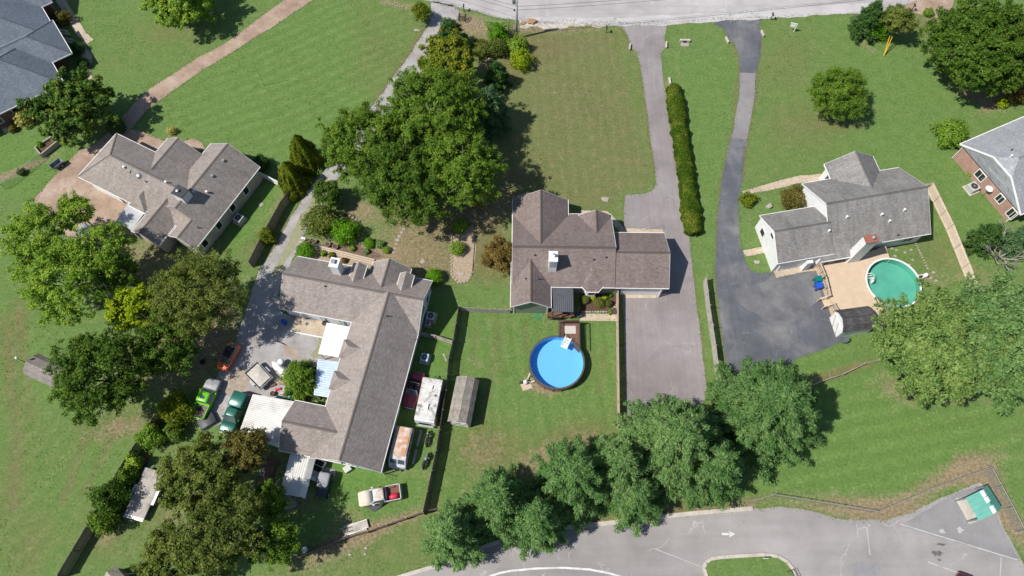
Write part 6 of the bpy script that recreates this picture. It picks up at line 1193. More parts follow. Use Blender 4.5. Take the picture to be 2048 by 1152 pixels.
shrub('shrub', 'speckled yellow bush beside the lime green pickup', 352, 818, 33, 2.8, 'gold', leaf=.16, lump=.3)
tree('olive_tree', 'large olive green tree above the flatbed trailer end', 402, 955, 86, 10, 'olive', leaf=.17, rz=.8)
tree('brown_tree', 'brownish tree at the corner of the white carport', 492, 900, 46, 8, 'brownish', leaf=.15)
tree('olive_tree', 'olive tree with bare pale limbs at the bottom left', 440, 1065, 92, 11, 'olivedark', leaf=.16, open_=.38, bark='bark_pale')
tree('olive_tree', 'low olive tree cut by the bottom edge', 335, 1125, 62, 8, 'olive', leaf=.16, open_=.2)
tree('green_tree', 'green tree in the shaded bottom yard', 550, 1085, 46, 7, 'maple', leaf=.16, open_=.2)
tree('green_tree', 'small tree left of the narrow white canopy', 538, 1000, 38, 6, 'maple', leaf=.16, open_=.25)
shrub('shrub', 'bright weedy bush left of the narrow white canopy', 528, 1010, 24, 1.4, 'bright', leaf=.12, lump=.35)
G2 = 'bushes along the long left fence'
for px, py, r, h_, k, lb in ((303, 873, 23, 2.8, 'weed', 'topmost bush along the long left fence'), (270, 925, 16, 2.2, 'light', 'thin bush beside the blue bucket'), (256, 955, 17, 2.2, 'maple', 'bush at the head of the flatbed trailer'), (220, 998, 33, 3.6, 'mapledark', 'largest dark bush leaning over the long left fence'), (208, 1042, 26, 3, 'maple', 'lowest bush along the long left fence'), (350, 865, 18, 2, 'maple', 'leafy bush beside the speckled yellow bush')): shrub('shrub', lb, px, py, r, h_, k, G2, leaf=.15, lump=.3)
conifer('courtyard_tree', 'spiky leaved green tree in the courtyard beside the striped canopy', 604, 757, 40, 4.6, 'maple', leaf=.2, low=.3, droop=.25, dens=1.4)
# pines along the bottom, big trees at the right
G3 = 'pines along the bottom road'
for px, py, r, h_, k, lb, sd in ((1540, 812, 118, 13, 'pine', 'rightmost dark pine hiding the end of the sealed driveway', 1), (1345, 885, 116, 14, 'sage', 'broad sage green pine hiding the end of the grey driveway', 2), (1150, 955, 88, 13, 'pine', 'tall pine between the brown lawn edge and the road', 3), (1235, 935, 76, 12, 'sage', 'sage green pine squeezed between two larger pines', 4), (1000, 1005, 76, 12, 'pine', 'pine beside the end of the dark wooden fence', 5), (905, 1068, 62, 11, 'sage', 'pine overhanging the road nearest the bottom yard', 6), (1075, 1040, 66, 11, 'pine', 'lowest pine casting its shadow on the road', 7), (1425, 935, 72, 11, 'pine', 'pine just left of the chain link fence end', 8), (1270, 990, 58, 9, 'pine', 'lower pine overhanging the tan kerb', 10)):
    conifer('pine_tree', lb, px, py, r, h_, k, G3, leaf=.175, dens=1.6, seed=sd, bark='bark_pale' if sd in (3, 5) else 'bark')
tree('big_tree', 'huge pale green tree beside the green pool', 1880, 690, 118, 12, 'broad', leaf=.18, dens=1.5, rz=.7)
tree('big_tree', 'huge pale green tree at the right edge', 2002, 680, 122, 12.5, 'sage', leaf=.18, dens=1.5, rz=.7)
tree('big_tree', 'large dark green tree in the top right corner', 1968, 92, 114, 11, 'mapledark', leaf=.19, rz=.75, dens=1.4)
tree('lawn_tree', 'round green tree standing alone on the right front lawn', 1679, 186, 62, 7, 'maple', leaf=.115, dens=2.6, rz=.85)
conifer('cedar_tree', 'dark cedar left of the yellow guy wire guard', 1738, 38, 28, 6, 'evergreen')
shrub('shrub', 'bright green bush around the cedar by the street', 1758, 55, 26, 3, 'bright', leaf=.16, lump=.3)
tree('small_tree', 'olive tree right of the yellow guy wire guard', 1796, 38, 33, 6, 'olive', leaf=.15, open_=.2)
shrub('shrub', 'green bush with yellow tips beside the brick house', 1903, 268, 33, 3, 'weed', leaf=.15, lump=.25)
shrub('shrub', 'rusty brown bush under the large top right tree', 2036, 186, 24, 2.4, 'bronze', leaf=.14)
shrub('shrub', 'small yellow green bush at the brick house corner', 2006, 206, 12, 1, 'lime')
shrub('shrub', 'dark bronze green bush in front of the white house', 1588, 398, 29, 2.2, 'brownish', leaf=.13, lump=.15)
shrub('round_bush', 'yellow green bush beside the sealed driveway', 1497, 400, 16, 1.1, 'gold', leaf=.13, lump=.25)
shrub('shrub', 'yellow bush behind the white house near the dish', 1773, 352, 9, 1.2, 'lime')
shrub('shrub', 'tuft of grass where the tan turnout meets the lawn', 1857, 25, 10, .9, 'weed')
shrub('shrub', 'small shrub below the window of the brick house', 1943, 346, 8, .8, 'weed')
shrub('round_bush', 'largest clipped bush in the mulch bed', 1199, 606, 10.5, .95, 'olive', 'clipped bushes in the mulch bed', leaf=.07, lump=.05)
shrub('round_bush', 'clipped bush nearest the dark porch roof', 1169, 600, 9.5, .95, 'olive', 'clipped bushes in the mulch bed', leaf=.07, lump=.05)
shrub('round_bush', 'clipped bush nearest the tan wooden fence', 1218, 607, 7.5, .85, 'olivedark', 'clipped bushes in the mulch bed', leaf=.07, lump=.05)
for px, py, k, lb in ((1186, 595, 'lime', 'yellow tuft between the two larger clipped bushes'), (1210, 595, 'lime', 'yellow tuft at the top of the mulch bed'), (1219, 590, 'bright', 'green fern in the corner of the mulch bed'), (1221, 624, 'weed', 'weed at the corner of the tan walkway')): shrub('garden_plant', lb, px, py, 5.5, .5, k, leaf=.07, cat='plant')
# hedge in two runs
def hedge(label, pts, w, h, kind):
    V = [np.array(at(*p, h*.6)) for p in pts]; o = V[0]; root = empty('hedge', tuple(o), 0, label, 'hedge', 'hedge along the grey driveway'); P, Nn = [], []; g = np.random.default_rng(int(pts[0][1])); seg = [np.linalg.norm(b-a) for a, b in zip(V, V[1:])]
    for (a, b), ln in zip(zip(V, V[1:]), seg):
        n = int(ln*4200); t = g.random(n); d = (b-a)/ln; nn = np.array([-d[1], d[0]]); a_ = g.uniform(-.35, math.pi+.35, n); ww = w/2*np.minimum(1, np.sqrt(np.clip((np.minimum(t if a is V[0] else 9., 1-t if b is V[-1] else 9.)*ln+.05)/.5, .05, 1)))*(1+.1*np.sin(t*ln*1.3+a[1])+.07*np.sin(t*ln*2.9+1)+.05*np.sin(t*ln*6)); q = g.uniform(.8, 1.12, n)
        base = a-o+t[:, None]*(b-a); P.append(np.stack([base[:, 0]+nn[0]*np.cos(a_)*ww*q, base[:, 1]+nn[1]*np.cos(a_)*ww*q, np.maximum(.05, h*.42+np.sin(a_)*h*.55*q*(1+.1*np.sin(t*ln*3.3)))], 1)); Nn.append(unit(np.stack([nn[0]*np.cos(a_), nn[1]*np.cos(a_), np.sin(a_)+.3], 1)+g.normal(size=(n, 3))*.45))
    P, Nn = np.concatenate(P), np.concatenate(Nn); leaf_mesh('foliage', P, Nn, .1*g.uniform(.6, 1.3, len(P)), LM[kind], root, g=g)
hedge('upper run of the long yellow speckled hedge', [(1347, 172), (1353, 210), (1360, 260), (1367, 310), (1372, 340)], 2.1, 1.5, 'hedge')
hedge('lower run of the long yellow speckled hedge', [(1372, 338), (1377, 385), (1383, 430), (1388, 468)], 2.1, 1.5, 'hedge')
# dead grey tree and its evergreen neighbour
def dead(px, py, label):
    x, y = at(px, py, 1.5); root = empty('dead_tree', (x, y), 0, label, 'tree'); r = random.Random(3); mb = MB()
    def grow(p, d, ln, rr, k):
        q = p+d*ln; mid = p.lerp(q, .5)+Vector((r.uniform(-.2, .2), r.uniform(-.2, .2), r.uniform(-.1, .2))); mb.tube([p, mid, q], rr, rr*.6, 6)
        if k: 
            for _ in range(3): dd = (d+Vector((r.uniform(-.8, .8), r.uniform(-.8, .8), r.uniform(-.2, .5)))).normalized(); grow(p.lerp(q, r.uniform(.5, 1)), dd, ln*r.uniform(.5, .8), rr*.55, k-1)
    for a in range(6): grow(Vector((0, 0, .1)), Vector((math.cos(a*1.05+.4)*.9, math.sin(a*1.05+.4)*.9, .7)).normalized(), r.uniform(1.6, 2.4), .11, 3)
    mb.build('branches', M['bark_pale'], root, True)
dead(2012, 505, 'bare grey dead tree beside the pale tan board fence')
conifer('cedar_tree', 'thin dark cedar beside the bare grey tree', 1972, 475, 30, 5, 'evergreen', dens=.6, seed=9)
conifer('cedar_tree', 'cedar at the right edge above the bare grey tree', 2035, 480, 26, 4.5, 'bluegreen', dens=.6, seed=12)

# ------------------------------------------------------------------ small things
def one(name, mb, m, px, py, z, rz, label, cat, group=None, smooth=False, bevel=0):
    o = mb.build(name, m, None, smooth, bevel); x, y = at(px, py, z); o.location = (x, y, 0); o.rotation_euler = (0, 0, rad(rz)); return tag(o, label, cat, group)
def ac(px, py, rz, label, s=.9, h=.85, m=None):
    root = empty('air_conditioner', at(px, py, h), rad(rz), label, 'air conditioner'); MB().box(-s/2, s/2, -s/2, s/2, .08, h).build('casing', m or M['unit'], root, bevel=.05)
    MB().lathe([(s*.36, h), (s*.36, h+.03), (s*.3, h+.03), (s*.3, h+.005)], 20).build('fan_grille', M['steel_dark'], root); MB().lathe([(s*.1, h+.01), (s*.1, h+.05)], 10).build('fan_hub', M['metal'], root); MB().box(-s*.65, s*.65, -s*.65, s*.65, .0, .08).build('pad', M['conc'], root)
ac(476, 435, -27, 'white air conditioner behind the tan roofed house', 1.1)
ac(861, 631, -11, 'upper air conditioner beside the white house wall', 1.0)
ac(855, 646, -11, 'small air conditioner below the upper one beside the white house', .6, .6)
ac(849, 714, -11, 'pale blue air conditioner at the edge of the house shadow', .95, .9, mat('blue_unit', (.36, .5, .6), None, 3, .5))
ac(1949, 372, 24, 'large grey air conditioner against the brick house', 1.25)
def dish(px, py, z, label, rz):
    root = empty('satellite_dish', at(px, py, z), rad(rz), label, 'dish'); MB().tube([(0, 0, 0), (0, 0, z)], .035).build('mast', M['metal'], root); n = 20
    R = [[(r*math.cos(2*math.pi*k/n), r*math.sin(2*math.pi*k/n), z+.1+r*r*.35) for k in range(n)] for r in (.02, .2, .4, .48)]; o = MB().rings(R, True, False).build('reflector', M['white'], root, True); o.rotation_euler = (0, 0, 0); MB().tube([(.2, 0, z+.12), (.42, 0, z+.55)], .02).build('arm', M['metal'], root)
dish(1803, 354, 3.4, 'white satellite dish behind the white house roof', 200); dish(1977, 379, 1.6, 'white satellite dish beside the brick house wall', 200)
def bin_(px, py, m, label):
    root = empty('wheeled_bin', at(px, py, 1), rad(12), label, 'bin'); MB().box(-.3, .3, -.3, .3, .08, 1.0, None, -.06).build('body', m, root, bevel=.03); MB().box(-.4, .38, -.38, .38, 1.0, 1.07, None, .02).build('lid', m, root, bevel=.02)
    for y in (-.28, .28): wheel(root, -.28, y, .12)
bin_(1638.5, 557, M['teal'], 'teal wheeled bin beside the tan deck'); bin_(1640, 570, M['blue'], 'blue wheeled bin beside the tan deck')
one('barrel', MB().lathe([(.32, 0), (.36, .3), (.36, .6), (.32, .9), (.27, .9), (.27, .82)], 18), mat('grey_barrel', (.12, .14, .16), None, 3, .5), 1694, 678, .9, 0, 'grey barrel at the foot of the white fronted shed', 'barrel')
def mailbox(px, py, label, rz=0):
    root = empty('mailbox', at(px, py, 0), rad(rz), label, 'mailbox'); MB().box(-.05, .05, -.05, .05, 0, 1.05).build('post', M['wood_dark'], root); s = [(x, z) for x, z in ((-.1, 1.05), (-.1, 1.2), (-.07, 1.27), (0, 1.3), (.07, 1.27), (.1, 1.2), (.1, 1.05))]
    MB().rings([[(x, -.28, z) for x, z in s], [(x, .28, z) for x, z in s]]).build('box', M['steel_dark'], root); MB().box(.1, .115, -.1, -.05, 1.1, 1.3).build('flag', M['pink'], root)
mailbox(1212, 66, 'dark mailbox on the gravel verge left of the grey driveway'); mailbox(1541, 40, 'dark mailbox right of the sealed driveway mouth'); mailbox(1822, 22, 'dark mailbox near the tan turnout'); mailbox(928, 23, 'dark mailbox on the corner of the gravel driveway')
# utility pole, lamp and wires
root = empty('utility_pole', at(1033, 77), 0, 'grey wooden utility pole at the street edge', 'pole'); MB().tube([(0, 0, 0), (0, 0, 8.8)], .2, .14, 12).build('shaft', mat('pole_wood', (.48, .49, .51), (.34, .35, .36), 3, .9), root, True)
MB().beam((-1.0, 0, 8.2), (1.0, 0, 8.2), .1, .12).build('crossarm', M['wood_grey'], root); MB().lathe([(.22, 6.7), (.24, 6.8), (.24, 7.5), (.2, 7.6)], 14, (-.42, 0, 0)).build('transformer', M['metal'], root, True); MB().box(-.45, -.2, -.08, .08, 5.35, 5.6).build('junction_box', M['steel_dark'], root)
for k in (-.8, 0, .8): MB().lathe([(.04, 8.26), (.06, 8.34), (.03, 8.42)], 8, (k, 0, 0)).build('insulator', M['steel_dark'], root)
x0, y0 = at(1033, 77)
for z, y_, lb in ((5.5, 0, 'lowest cable sagging along the street'), (6.1, .05, 'middle cable along the street'), (8.3, 0, 'top wire along the street')):
    pts = [];
    for (ax, ay), (bx, by), s0 in (((x0-62, y0+26), (x0, y0+y_), 0), ((x0, y0+y_), (x0+50, y0+6.5), 1)):
        for k in range(15): t = k/14; pts.append((ax+(bx-ax)*t, ay+(by-ay)*t, z-1.0*4*t*(1-t)*.8))
    o = MB().tube(pts, .022, n=5).build('overhead_wire', M['steel_dark']); tag(o, lb, 'wire', 'overhead wires along the street')
root = empty('guy_wire', at(1767, 113), 0, 'yellow guarded guy wire anchored in the right front lawn', 'guy wire')
for k, (dx, dy) in enumerate(((.1, 1.6), (.45, 1.5))):
    d = Vector((dx, dy, 2.4)); MB().tube([(0, 0, 0), tuple(d)], .055, n=8).build('guard', M['yellow'], root); MB().tube([tuple(d), tuple(d*3.0)], .02, n=5).build('wire', M['steel_dark'], root)
MB().lathe([(.1, 0), (.08, .12)], 8).build('anchor', M['metal'], root)
one('flag_pole', MB().tube([(0, 0, 0), (0, 0, 5.2)], .035, .02, 8), M['metal'], 529.5, 171.5, 0, 0, 'thin bare pole on the upper left lawn', 'pole')
x, y = at(33, 716, 4); root = empty('yard_lamp', (x, y), 0, 'slim yard lamp standing beside the brown shed', 'lamp'); MB().tube([(0, 0, 0), (0, 0, 4)], .045, .035, 8).build('mast', M['steel_dark'], root); MB().lathe([(.05, 3.95), (.16, 4.0), (.12, 4.15), (.02, 4.2)], 12).build('lamp_head', M['white'], root)
root = empty('yard_sign', at(1587, 64), rad(72), 'white yard sign hanging on a post on the right front lawn', 'sign'); MB().box(-.05, .05, -.05, .05, 0, 1.6).build('post', M['trim'], root); MB().beam((0, 0, 1.55), (0, .95, 1.55), .08, .08).build('arm', M['trim'], root); MB().box(-.015, .015, .15, .85, .85, 1.4).build('panel', M['white'], root)
# concrete headwalls and drain
for px, py, rz, lb in ((1260, 92, 80, 'concrete headwall left of the grey driveway throat'), (1333, 88, 84, 'concrete headwall right of the grey driveway throat'), (1455, 78, 105, 'concrete headwall left of the sealed driveway mouth'), (1526, 65, 100, 'concrete headwall right of the sealed driveway mouth'), (1340, 160, 95, 'small concrete block at the top of the hedge')): one('headwall', MB().box(-.55, .55, -.12, .12, 0, .4), M['conc'], px, py, .4, rz, lb, 'headwall', None, False, .03)
root = empty('culvert', at(1369, 84), rad(-2), 'concrete culvert with dark pipe mouth in the verge', 'culvert'); MB().box(-.75, .75, -.15, .15, 0, .5).build('headwall', M['conc'], root, bevel=.03); MB().rings([[(.3*math.cos(a), -.18, .22+.22*math.sin(a)) for a in [2*math.pi*k/16 for k in range(16)]], [(.26*math.cos(a), -.155, .22+.19*math.sin(a)) for a in [2*math.pi*k/16 for k in range(16)]]], False, True).build('pipe', M['black'], root); MB().box(-.6, .6, -.8, -.15, -.02, .03).build('apron', M['stone'], root)
def rock(px, py, r, h, label, m='stone', group=None, rz=0, sq=.7, name='rock'):
    g = random.Random(int(px*3+py)); n = 11; R = []
    for f, z in ((.95, 0), (1, .35), (.9, .8), (.6, 1)): R.append([(r*f*(1+.22*math.sin(k*1.7+px))*math.cos(2*math.pi*k/n)*g.uniform(.9, 1.1), r*sq*f*(1+.15*math.cos(k*2.3+py))*math.sin(2*math.pi*k/n)*g.uniform(.9, 1.1), z*h*g.uniform(.9, 1.1) if z else -.03) for k in range(n)])
    mb = MB(); mb.rings(R); return one(name, mb, M[m], px, py, h*.6, rz, label, 'rock', group)
rock(1211, 398, .55, .16, 'flat pale stone on the lawn above the brown roof', rz=-20); rock(1539, 412, .5, .4, 'boulder in front of the white house bush', rz=40); rock(1514, 524, .4, .14, 'flat stone beside the sealed driveway'); rock(1063, 42, .75, .4, 'tan brush and rock pile beside the utility pole', 'rock_tan'); rock(1046, 45, .5, .2, 'reddish debris heap at the foot of the utility pole', 'rock_tan', rz=20)
rock(834, 60, .5, .1, 'flat white slab beside the gravel driveway', rz=-8, sq=.4); rock(575, 1005, 1.0, .1, 'low heap of stone at the foot of the narrow white canopy'); rock(522, 409, .32, .06, 'round grey lid on the grass behind the tan roofed house', sq=1.0)
rock(845, 522, .32, .05, 'round green grey well lid beside the white house', sq=1.0); rock(923, 547, .45, .08, 'round stone at the foot of the wood chip bed', sq=.8)
for i, (px, py) in enumerate(((975, 1108), (732, 1096), (730, 1108), (699, 1109))): rock(px, py, .2, .1, ('pale stone under the pines', 'upper pale stone on the shaded verge', 'middle pale stone on the shaded verge', 'left pale stone on the shaded verge')[i])
def stones(label, pts, r, name='stepping_stone_path', part='stone', m='stone', h=.05, group=None):
    o = Vector(at(*pts[0])); root = empty(name, o, 0, label, 'stone path' if 'path' in name else 'stone edging', group); g = random.Random(len(pts))
    for px, py in pts:
        p = Vector(at(px, py))-o; n = 8; rr_ = r*g.uniform(.8, 1.2); a0 = g.uniform(0, 6); mk = lambda f, z: [(p.x+rr_*f*math.cos(2*math.pi*k/n+a0)*(1+.12*math.sin(k*2+px)), p.y+rr_*f*.8*math.sin(2*math.pi*k/n+a0), z) for k in range(n)]
        MB().rings([mk(1, .0), mk(1, h*.7), mk(.85, h)]).build(part, M[m], root)
def along(pts, step):
    V = [Vector(p) for p in pts]; out = []
    for a, b in zip(V, V[1:]):
        n = max(1, int((b-a).length/step)); out += [tuple(a.lerp(b, k/n)) for k in range(n)]
    return out+[tuple(V[-1])]
stones('short flagstone path from the white house into the garden', along([(788, 505), (795, 480), (803, 465), (812, 452)], 7), .24)
stones('line of stepping stones crossing the grass behind the white house', along([(1829, 482), (1845, 515), (1855, 537)], 5), .14)
stones('scattered flat stones beside the green pool deck', [(1784, 497), (1793, 500), (1790, 512), (1810, 505), (1822, 500), (1825, 520), (1818, 530), (1867, 545), (1862, 556), (1872, 562)], .2)
stones('pale stone edging of the round mulch bed', along([(1236, 590), (1236, 605), (1226, 619), (1212, 624), (1190, 624), (1165, 624)], 5), .16, 'bed_edging', h=.14); stones('stone edging of the wood chip bed, left side', along([(903, 470), (902, 510), (903, 550), (916, 566), (935, 563), (946, 545)], 6), .15, 'bed_edging', h=.12)
stones('white stone edging by the street corner garden', along([(925, 45), (945, 50), (962, 55)], 5), .13, 'bed_edging', h=.12); stones('white stone edging beside the yellowing tree', along([(984, 110), (975, 122), (970, 135), (958, 132)], 5), .15, 'bed_edging', h=.14)
stones('curved stone edging around the shaded mulch bed', along([(700, 432), (712, 440), (713, 452), (704, 462)], 5), .16, 'bed_edging', h=.15); stones('row of white stones by the verge of the street corner', along([(765, 6), (805, 15)], 5), .13, 'bed_edging', h=.12)
def boards(label, a, b, n, w, h, m, name='timber_edging', z=0):
    p, q = Vector(at(*a, z)), Vector(at(*b, z)); root = empty(name, p, 0, label, 'timber'); q -= p; d = q.normalized(); nn = Vector((-d.y, d.x))
    for k in range(n): o = nn*(k-(n-1)/2)*w*1.35; MB().beam((o.x, o.y, z+h/2), (q.x+o.x, q.y+o.y, z+h/2), w, h).build('timber', m, root)
boards('long tan landscape timbers behind the white house', (598, 488), (748, 525), 3, .2, .22, M['wood_tan']); boards('pair of pale planks lying in line on the grass by the motorcycles', (843, 860), (834, 893), 1, .26, .05, M['wood_pale']); boards('pale plank lying on the grass below the upper plank', (833, 899), (826, 928), 1, .26, .05, M['wood_pale'])
boards('thin edging board beside the wood chip bed', (952, 448), (944, 550), 1, .08, .12, M['wood_grey']); boards('dark pipe lying at the house corner', (765, 945), (794, 953), 1, .09, .09, M['steel_dark']); boards('weathered board leaning near the fence on the left grass', (887, 708), (893, 722), 1, .2, .08, M['wood_pale'])
boards('stack of grey boards beside the low bottom fence', (690, 1062), (733, 1050), 3, .3, .2, M['wood_pale'])
root = empty('ramp', at(722, 1052), rad(20), 'pale ramp frame lying by the low bottom fence', 'ramp'); MB().box(-.8, .8, -.4, .4, .25, .3).build('deck', M['wood_pale'], root)
for y in (-.42, .42): MB().beam((-2.2, y, .12), (.8, y, .28), .06, .08).build('rail', M['metal'], root)
# hoses, pool pumps
def hose(label, pts, m, r=.025, z=.04, name='garden_hose'): 
    o = Vector(at(*pts[0])); mb = MB(); mb.tube([(*(Vector(at(*p))-o), z) for p in pts], r, n=5); ob = mb.build(name, m); ob.location = (*o, 0); tag(ob, label, 'hose')
hp = lambda cx, cy, n, r, s: [(cx+(r+random.Random(s+k).uniform(-r*.6, r*.6))*math.cos(k*.9), cy+(r*.7+random.Random(s*2+k).uniform(-r*.5, r*.5))*math.sin(k*.9)) for k in range(n)]
hose('tangled green garden hose on the lawn below the green gable', hp(1078, 632, 22, 8, 3)+[(1064, 628), (1052, 634)], mat('green_hose', (.03, .3, .17), None, 3, .5), .028); hose('yellow hose coiled beside the white carport roof', hp(632, 665, 16, 6, 9)+[(640, 690), (634, 712)], mat('yellow_hose', (.5, .48, .2), None, 3, .5), .03)
def pump(px, py, pool_c, label):
    root = empty('pool_pump', at(px, py), 0, label, 'pump'); MB().lathe([(.2, 0), (.26, .1), (.26, .55), (.18, .72), (.05, .78)], 16).build('filter_tank', M['white'], root, True); MB().box(-.75, -.35, -.14, .14, .05, .35).build('motor', M['steel_dark'], root, bevel=.05); d = Vector(pool_c)-Vector(at(px, py)); L_ = d.length-3.3; d.normalize(); n = Vector((-d.y, d.x))
    for s in (-.25, .3): a = d*.2+n*s*.4; b = d*L_+n*s*2; MB().tube([(a.x, a.y, .5), ((a.x+b.x)/2, (a.y+b.y)/2, .25), (b.x, b.y, .7)], .05).build('pipe', M['white'], root)
pump(1051, 766, bp, 'white pool filter and pump beside the blue pool'); pump(1848, 553, gp, 'dark pool pump with white pipe beside the green pool')
one('concrete_paver', MB().box(-.6, .6, -.45, .45, 0, .05), M['conc_tan'], 1053, 772, .05, 20, 'tan paver under the white pool filter', 'paver')
# porch furniture
root = empty('patio_chair', at(1142, 626, .5), rad(20), 'pale statue like planter at the porch deck edge', 'planter'); MB().lathe([(.22, .45), (.26, .6), (.14, .75), (.2, 1.0), (.12, 1.3), (.1, 1.5), (.02, 1.55)], 12).build('figure', M['stone'], root, True); root.name = 'garden_statue'
def chair(px, py, rz, label, m, z=0):
    root = empty('patio_chair', at(px, py, z+.45), rad(rz), label, 'chair'); root.location.z = z; MB().box(-.25, .25, -.25, .25, .4, .45).build('seat', m, root); MB().box(-.27, -.22, -.25, .25, .45, .95).build('backrest', m, root)
    for a in (-.22, .22):
        for b in (-.22, .22): MB().box(a-.02, a+.02, b-.02, b+.02, 0, .4).build('leg', m, root)
chair(1150, 626, 30, 'dark chair beside the statue at the porch deck', M['steel_dark']); chair(1157, 631, 200, 'dark chair nearest the tan walkway', M['steel_dark'])
chair(1938, 328, 120, 'white chair against the brick house wall', M['white']); chair(606, 478, 90, 'white garden chair beside the gravel track', M['white'])
root = empty('patio_table', at(1108, 606, .45), 0, 'dark table under the ribbed porch roof', 'table'); root.location.z = .46; MB().box(-.5, .5, -.35, .35, .68, .72).build('tabletop', M['wood_dark'], root)
for a in (-.42, .42):
    for b in (-.28, .28): MB().box(a-.03, a+.03, b-.03, b+.03, 0, .68).build('leg', M['wood_dark'], root)
# pots, buckets, odds and ends
def pot(px, py, r, h, m, label, cat='pot', fill=None):
    root = empty('flower_pot', at(px, py, h), 0, label, cat); MB().lathe([(r*.7, 0), (r, h*.9), (r*1.08, h), (r*.9, h), (r*.85, h*.8)], 14).build('pot', m, root); MB().lathe([(r*.84, h*.7), (r*.84, h*.82)], 14).build('soil', fill or M['mulch'], root)
M['clay'] = mat('clay', (.3, .25, .2), None, 5, .9)
for px, py, r, lb in ((616, 480, .3, 'planter pot at the gravel track end of the dirt bed'), (628, 482, .28, 'second planter pot along the dirt bed'), (655, 488, .34, 'round stone planter in the dirt bed'), (670, 492, .36, 'lumpy planter beside the round stone planter')): pot(px, py, r, .45, M['clay'], lb)
pot(1229, 622, .34, .5, M['steel_dark'], 'dark round pot at the fence end of the tan walkway'); pot(649, 646, .3, .5, M['steel_dark'], 'black bucket on the tan porch floor', 'bucket'); pot(286, 930, .34, .4, M['blue'], 'blue bucket beside the long left fence', 'bucket', M['black']); pot(289, 918, .36, .3, M['pink'], 'dark red tub beside the blue bucket', 'tub', M['black']); pot(545, 787, .28, .4, M['black'], 'black bucket below the trailer', 'bucket'); pot(1026, 617, .2, .4, M['steel_dark'], 'small dark pot at the green gable corner', 'pot')
pot(609, 1099, .3, .6, M['white'], 'white drum in the shaded bottom yard', 'drum', M['white']); pot(525, 946, .25, .4, M['white'], 'white bucket beside the red deck', 'bucket')
# junk around the courtyard trailer
g = random.Random(8); cols = ['wood_tan', 'rock_tan', 'wood_red', 'stone', 'pink', 'wood_pale', 'metal', 'clay']; nm = ['tan', 'brown', 'dark red', 'grey', 'red', 'pale', 'silver', 'dull']
spots = [(552, 760), (562, 766), (546, 770), (570, 775), (556, 778), (578, 768), (566, 786), (585, 790)]
for k, (px, py) in enumerate(spots): one('junk_piece', MB().box(-.35, .35, -.16, .16, 0, .22, None, .04), M[cols[k]], px, py, .2, g.uniform(0, 180), '%s piece of scrap in the courtyard junk heap, number %s from the trailer' % (nm[k], ('one', 'two', 'three', 'four', 'five', 'six', 'seven', 'eight')[k]) if False else '%s scrap piece in the junk heap beside the white cover' % nm[k], 'scrap', 'scrap in the courtyard')
covered((572, 783), (590, 796), [(0, .2, .3), (.3, .5, .6), (.6, .55, .55), (1, .15, .2)], 'crumpled blue tarp at the foot of the courtyard tree', M['bluetarp'], 'tarp', 'blue_tarp')
one('red_deck', MB().box(-1.6, 1.6, -.7, .7, .1, .2), M['wood_red'], 533, 945, .2, 75, 'dark red boards lying in the shade near the brown tree', 'boards'); one('grey_tarp', MB().box(-.7, .7, -.5, .5, 0, .12, None, .1), M['tarp_grey'], 658, 945, .1, -12, 'pale grey tarp heap beside the white open cart', 'tarp'); one('crate', MB().box(-.4, .4, -.36, .36, 0, .5), M['unit'], 694, 937, .5, 35, 'pale box standing by the rear gable wall', 'crate', None, False, .04)
tp = MB(); pts = [(730, 1006, .95), (766, 1004, 1.05), (786, 988, 1.1), (764, 1012, .4), (748, 1024, .05), (732, 1013, .3)]; o = Vector(at(755, 1005)); tp.v = [(*(Vector(at(a, b, z))-o), z) for a, b, z in pts]; tp.f = [(0, 1, 3), (1, 2, 3), (0, 3, 5), (5, 3, 4)]; ob = tp.build('dark_tarp', M['tarp']); ob.location = (*o, 0); tag(ob, 'dark tarp sliding off the old faded pickup', 'tarp')
bo = covered((780, 996), (798, 991), [(0, .1, .12), (.2, .3, .25), (.7, .3, .25), (1, .08, .12)], 'bright red plastic shell on the bed of the old faded pickup', M['pink'], 'plastic shell', 'red_shell'); bo.location.z = 1.05
one('tire', MB().torus((0, 0, .12), (0, 0, 1), .25, .11), M['black'], 405, 724, .1, 0, 'old tyre lying beside the orange car', 'tire', None, True)
one('steel_drum', MB().lathe([(.28, 0), (.28, .85), (.24, .85), (.24, .8)], 16), M['blue'], 566, 642, .85, 0, 'blue drum by the porch end of the white house', 'drum')
# stone raised bed and retaining box near the left edge
p4 = [(76, 301), (110, 279), (120, 289), (88, 315)]; o = Vector(at(98, 297)); V = [Vector(at(*p))-o for p in p4]; root = empty('raised_bed', o, 0, 'pale stone walled raised bed near the grey dump cart', 'raised bed')
for a, b in zip(V, V[1:]+V[:1]): MB().beam((a.x, a.y, .4), (b.x, b.y, .4), .18, .8).build('bed_wall', M['stone'], root)
MB().poly([(v.x*.95, v.y*.95, .5) for v in V]).build('soil', M['mulch'], root); shrub('garden_plant', 'leafy plant growing in the stone raised bed', 82, 291, 6, 1.2, 'bright', leaf=.09, cat='plant'); shrub('shrub', 'small dark shrub at the foot of the chain link fence', 42, 344, 8, .8, 'olivedark'); shrub('shrub', 'bare branched pale bush above the tan roofed house', 343, 262, 9, 1.0, 'cream', leaf=.07)
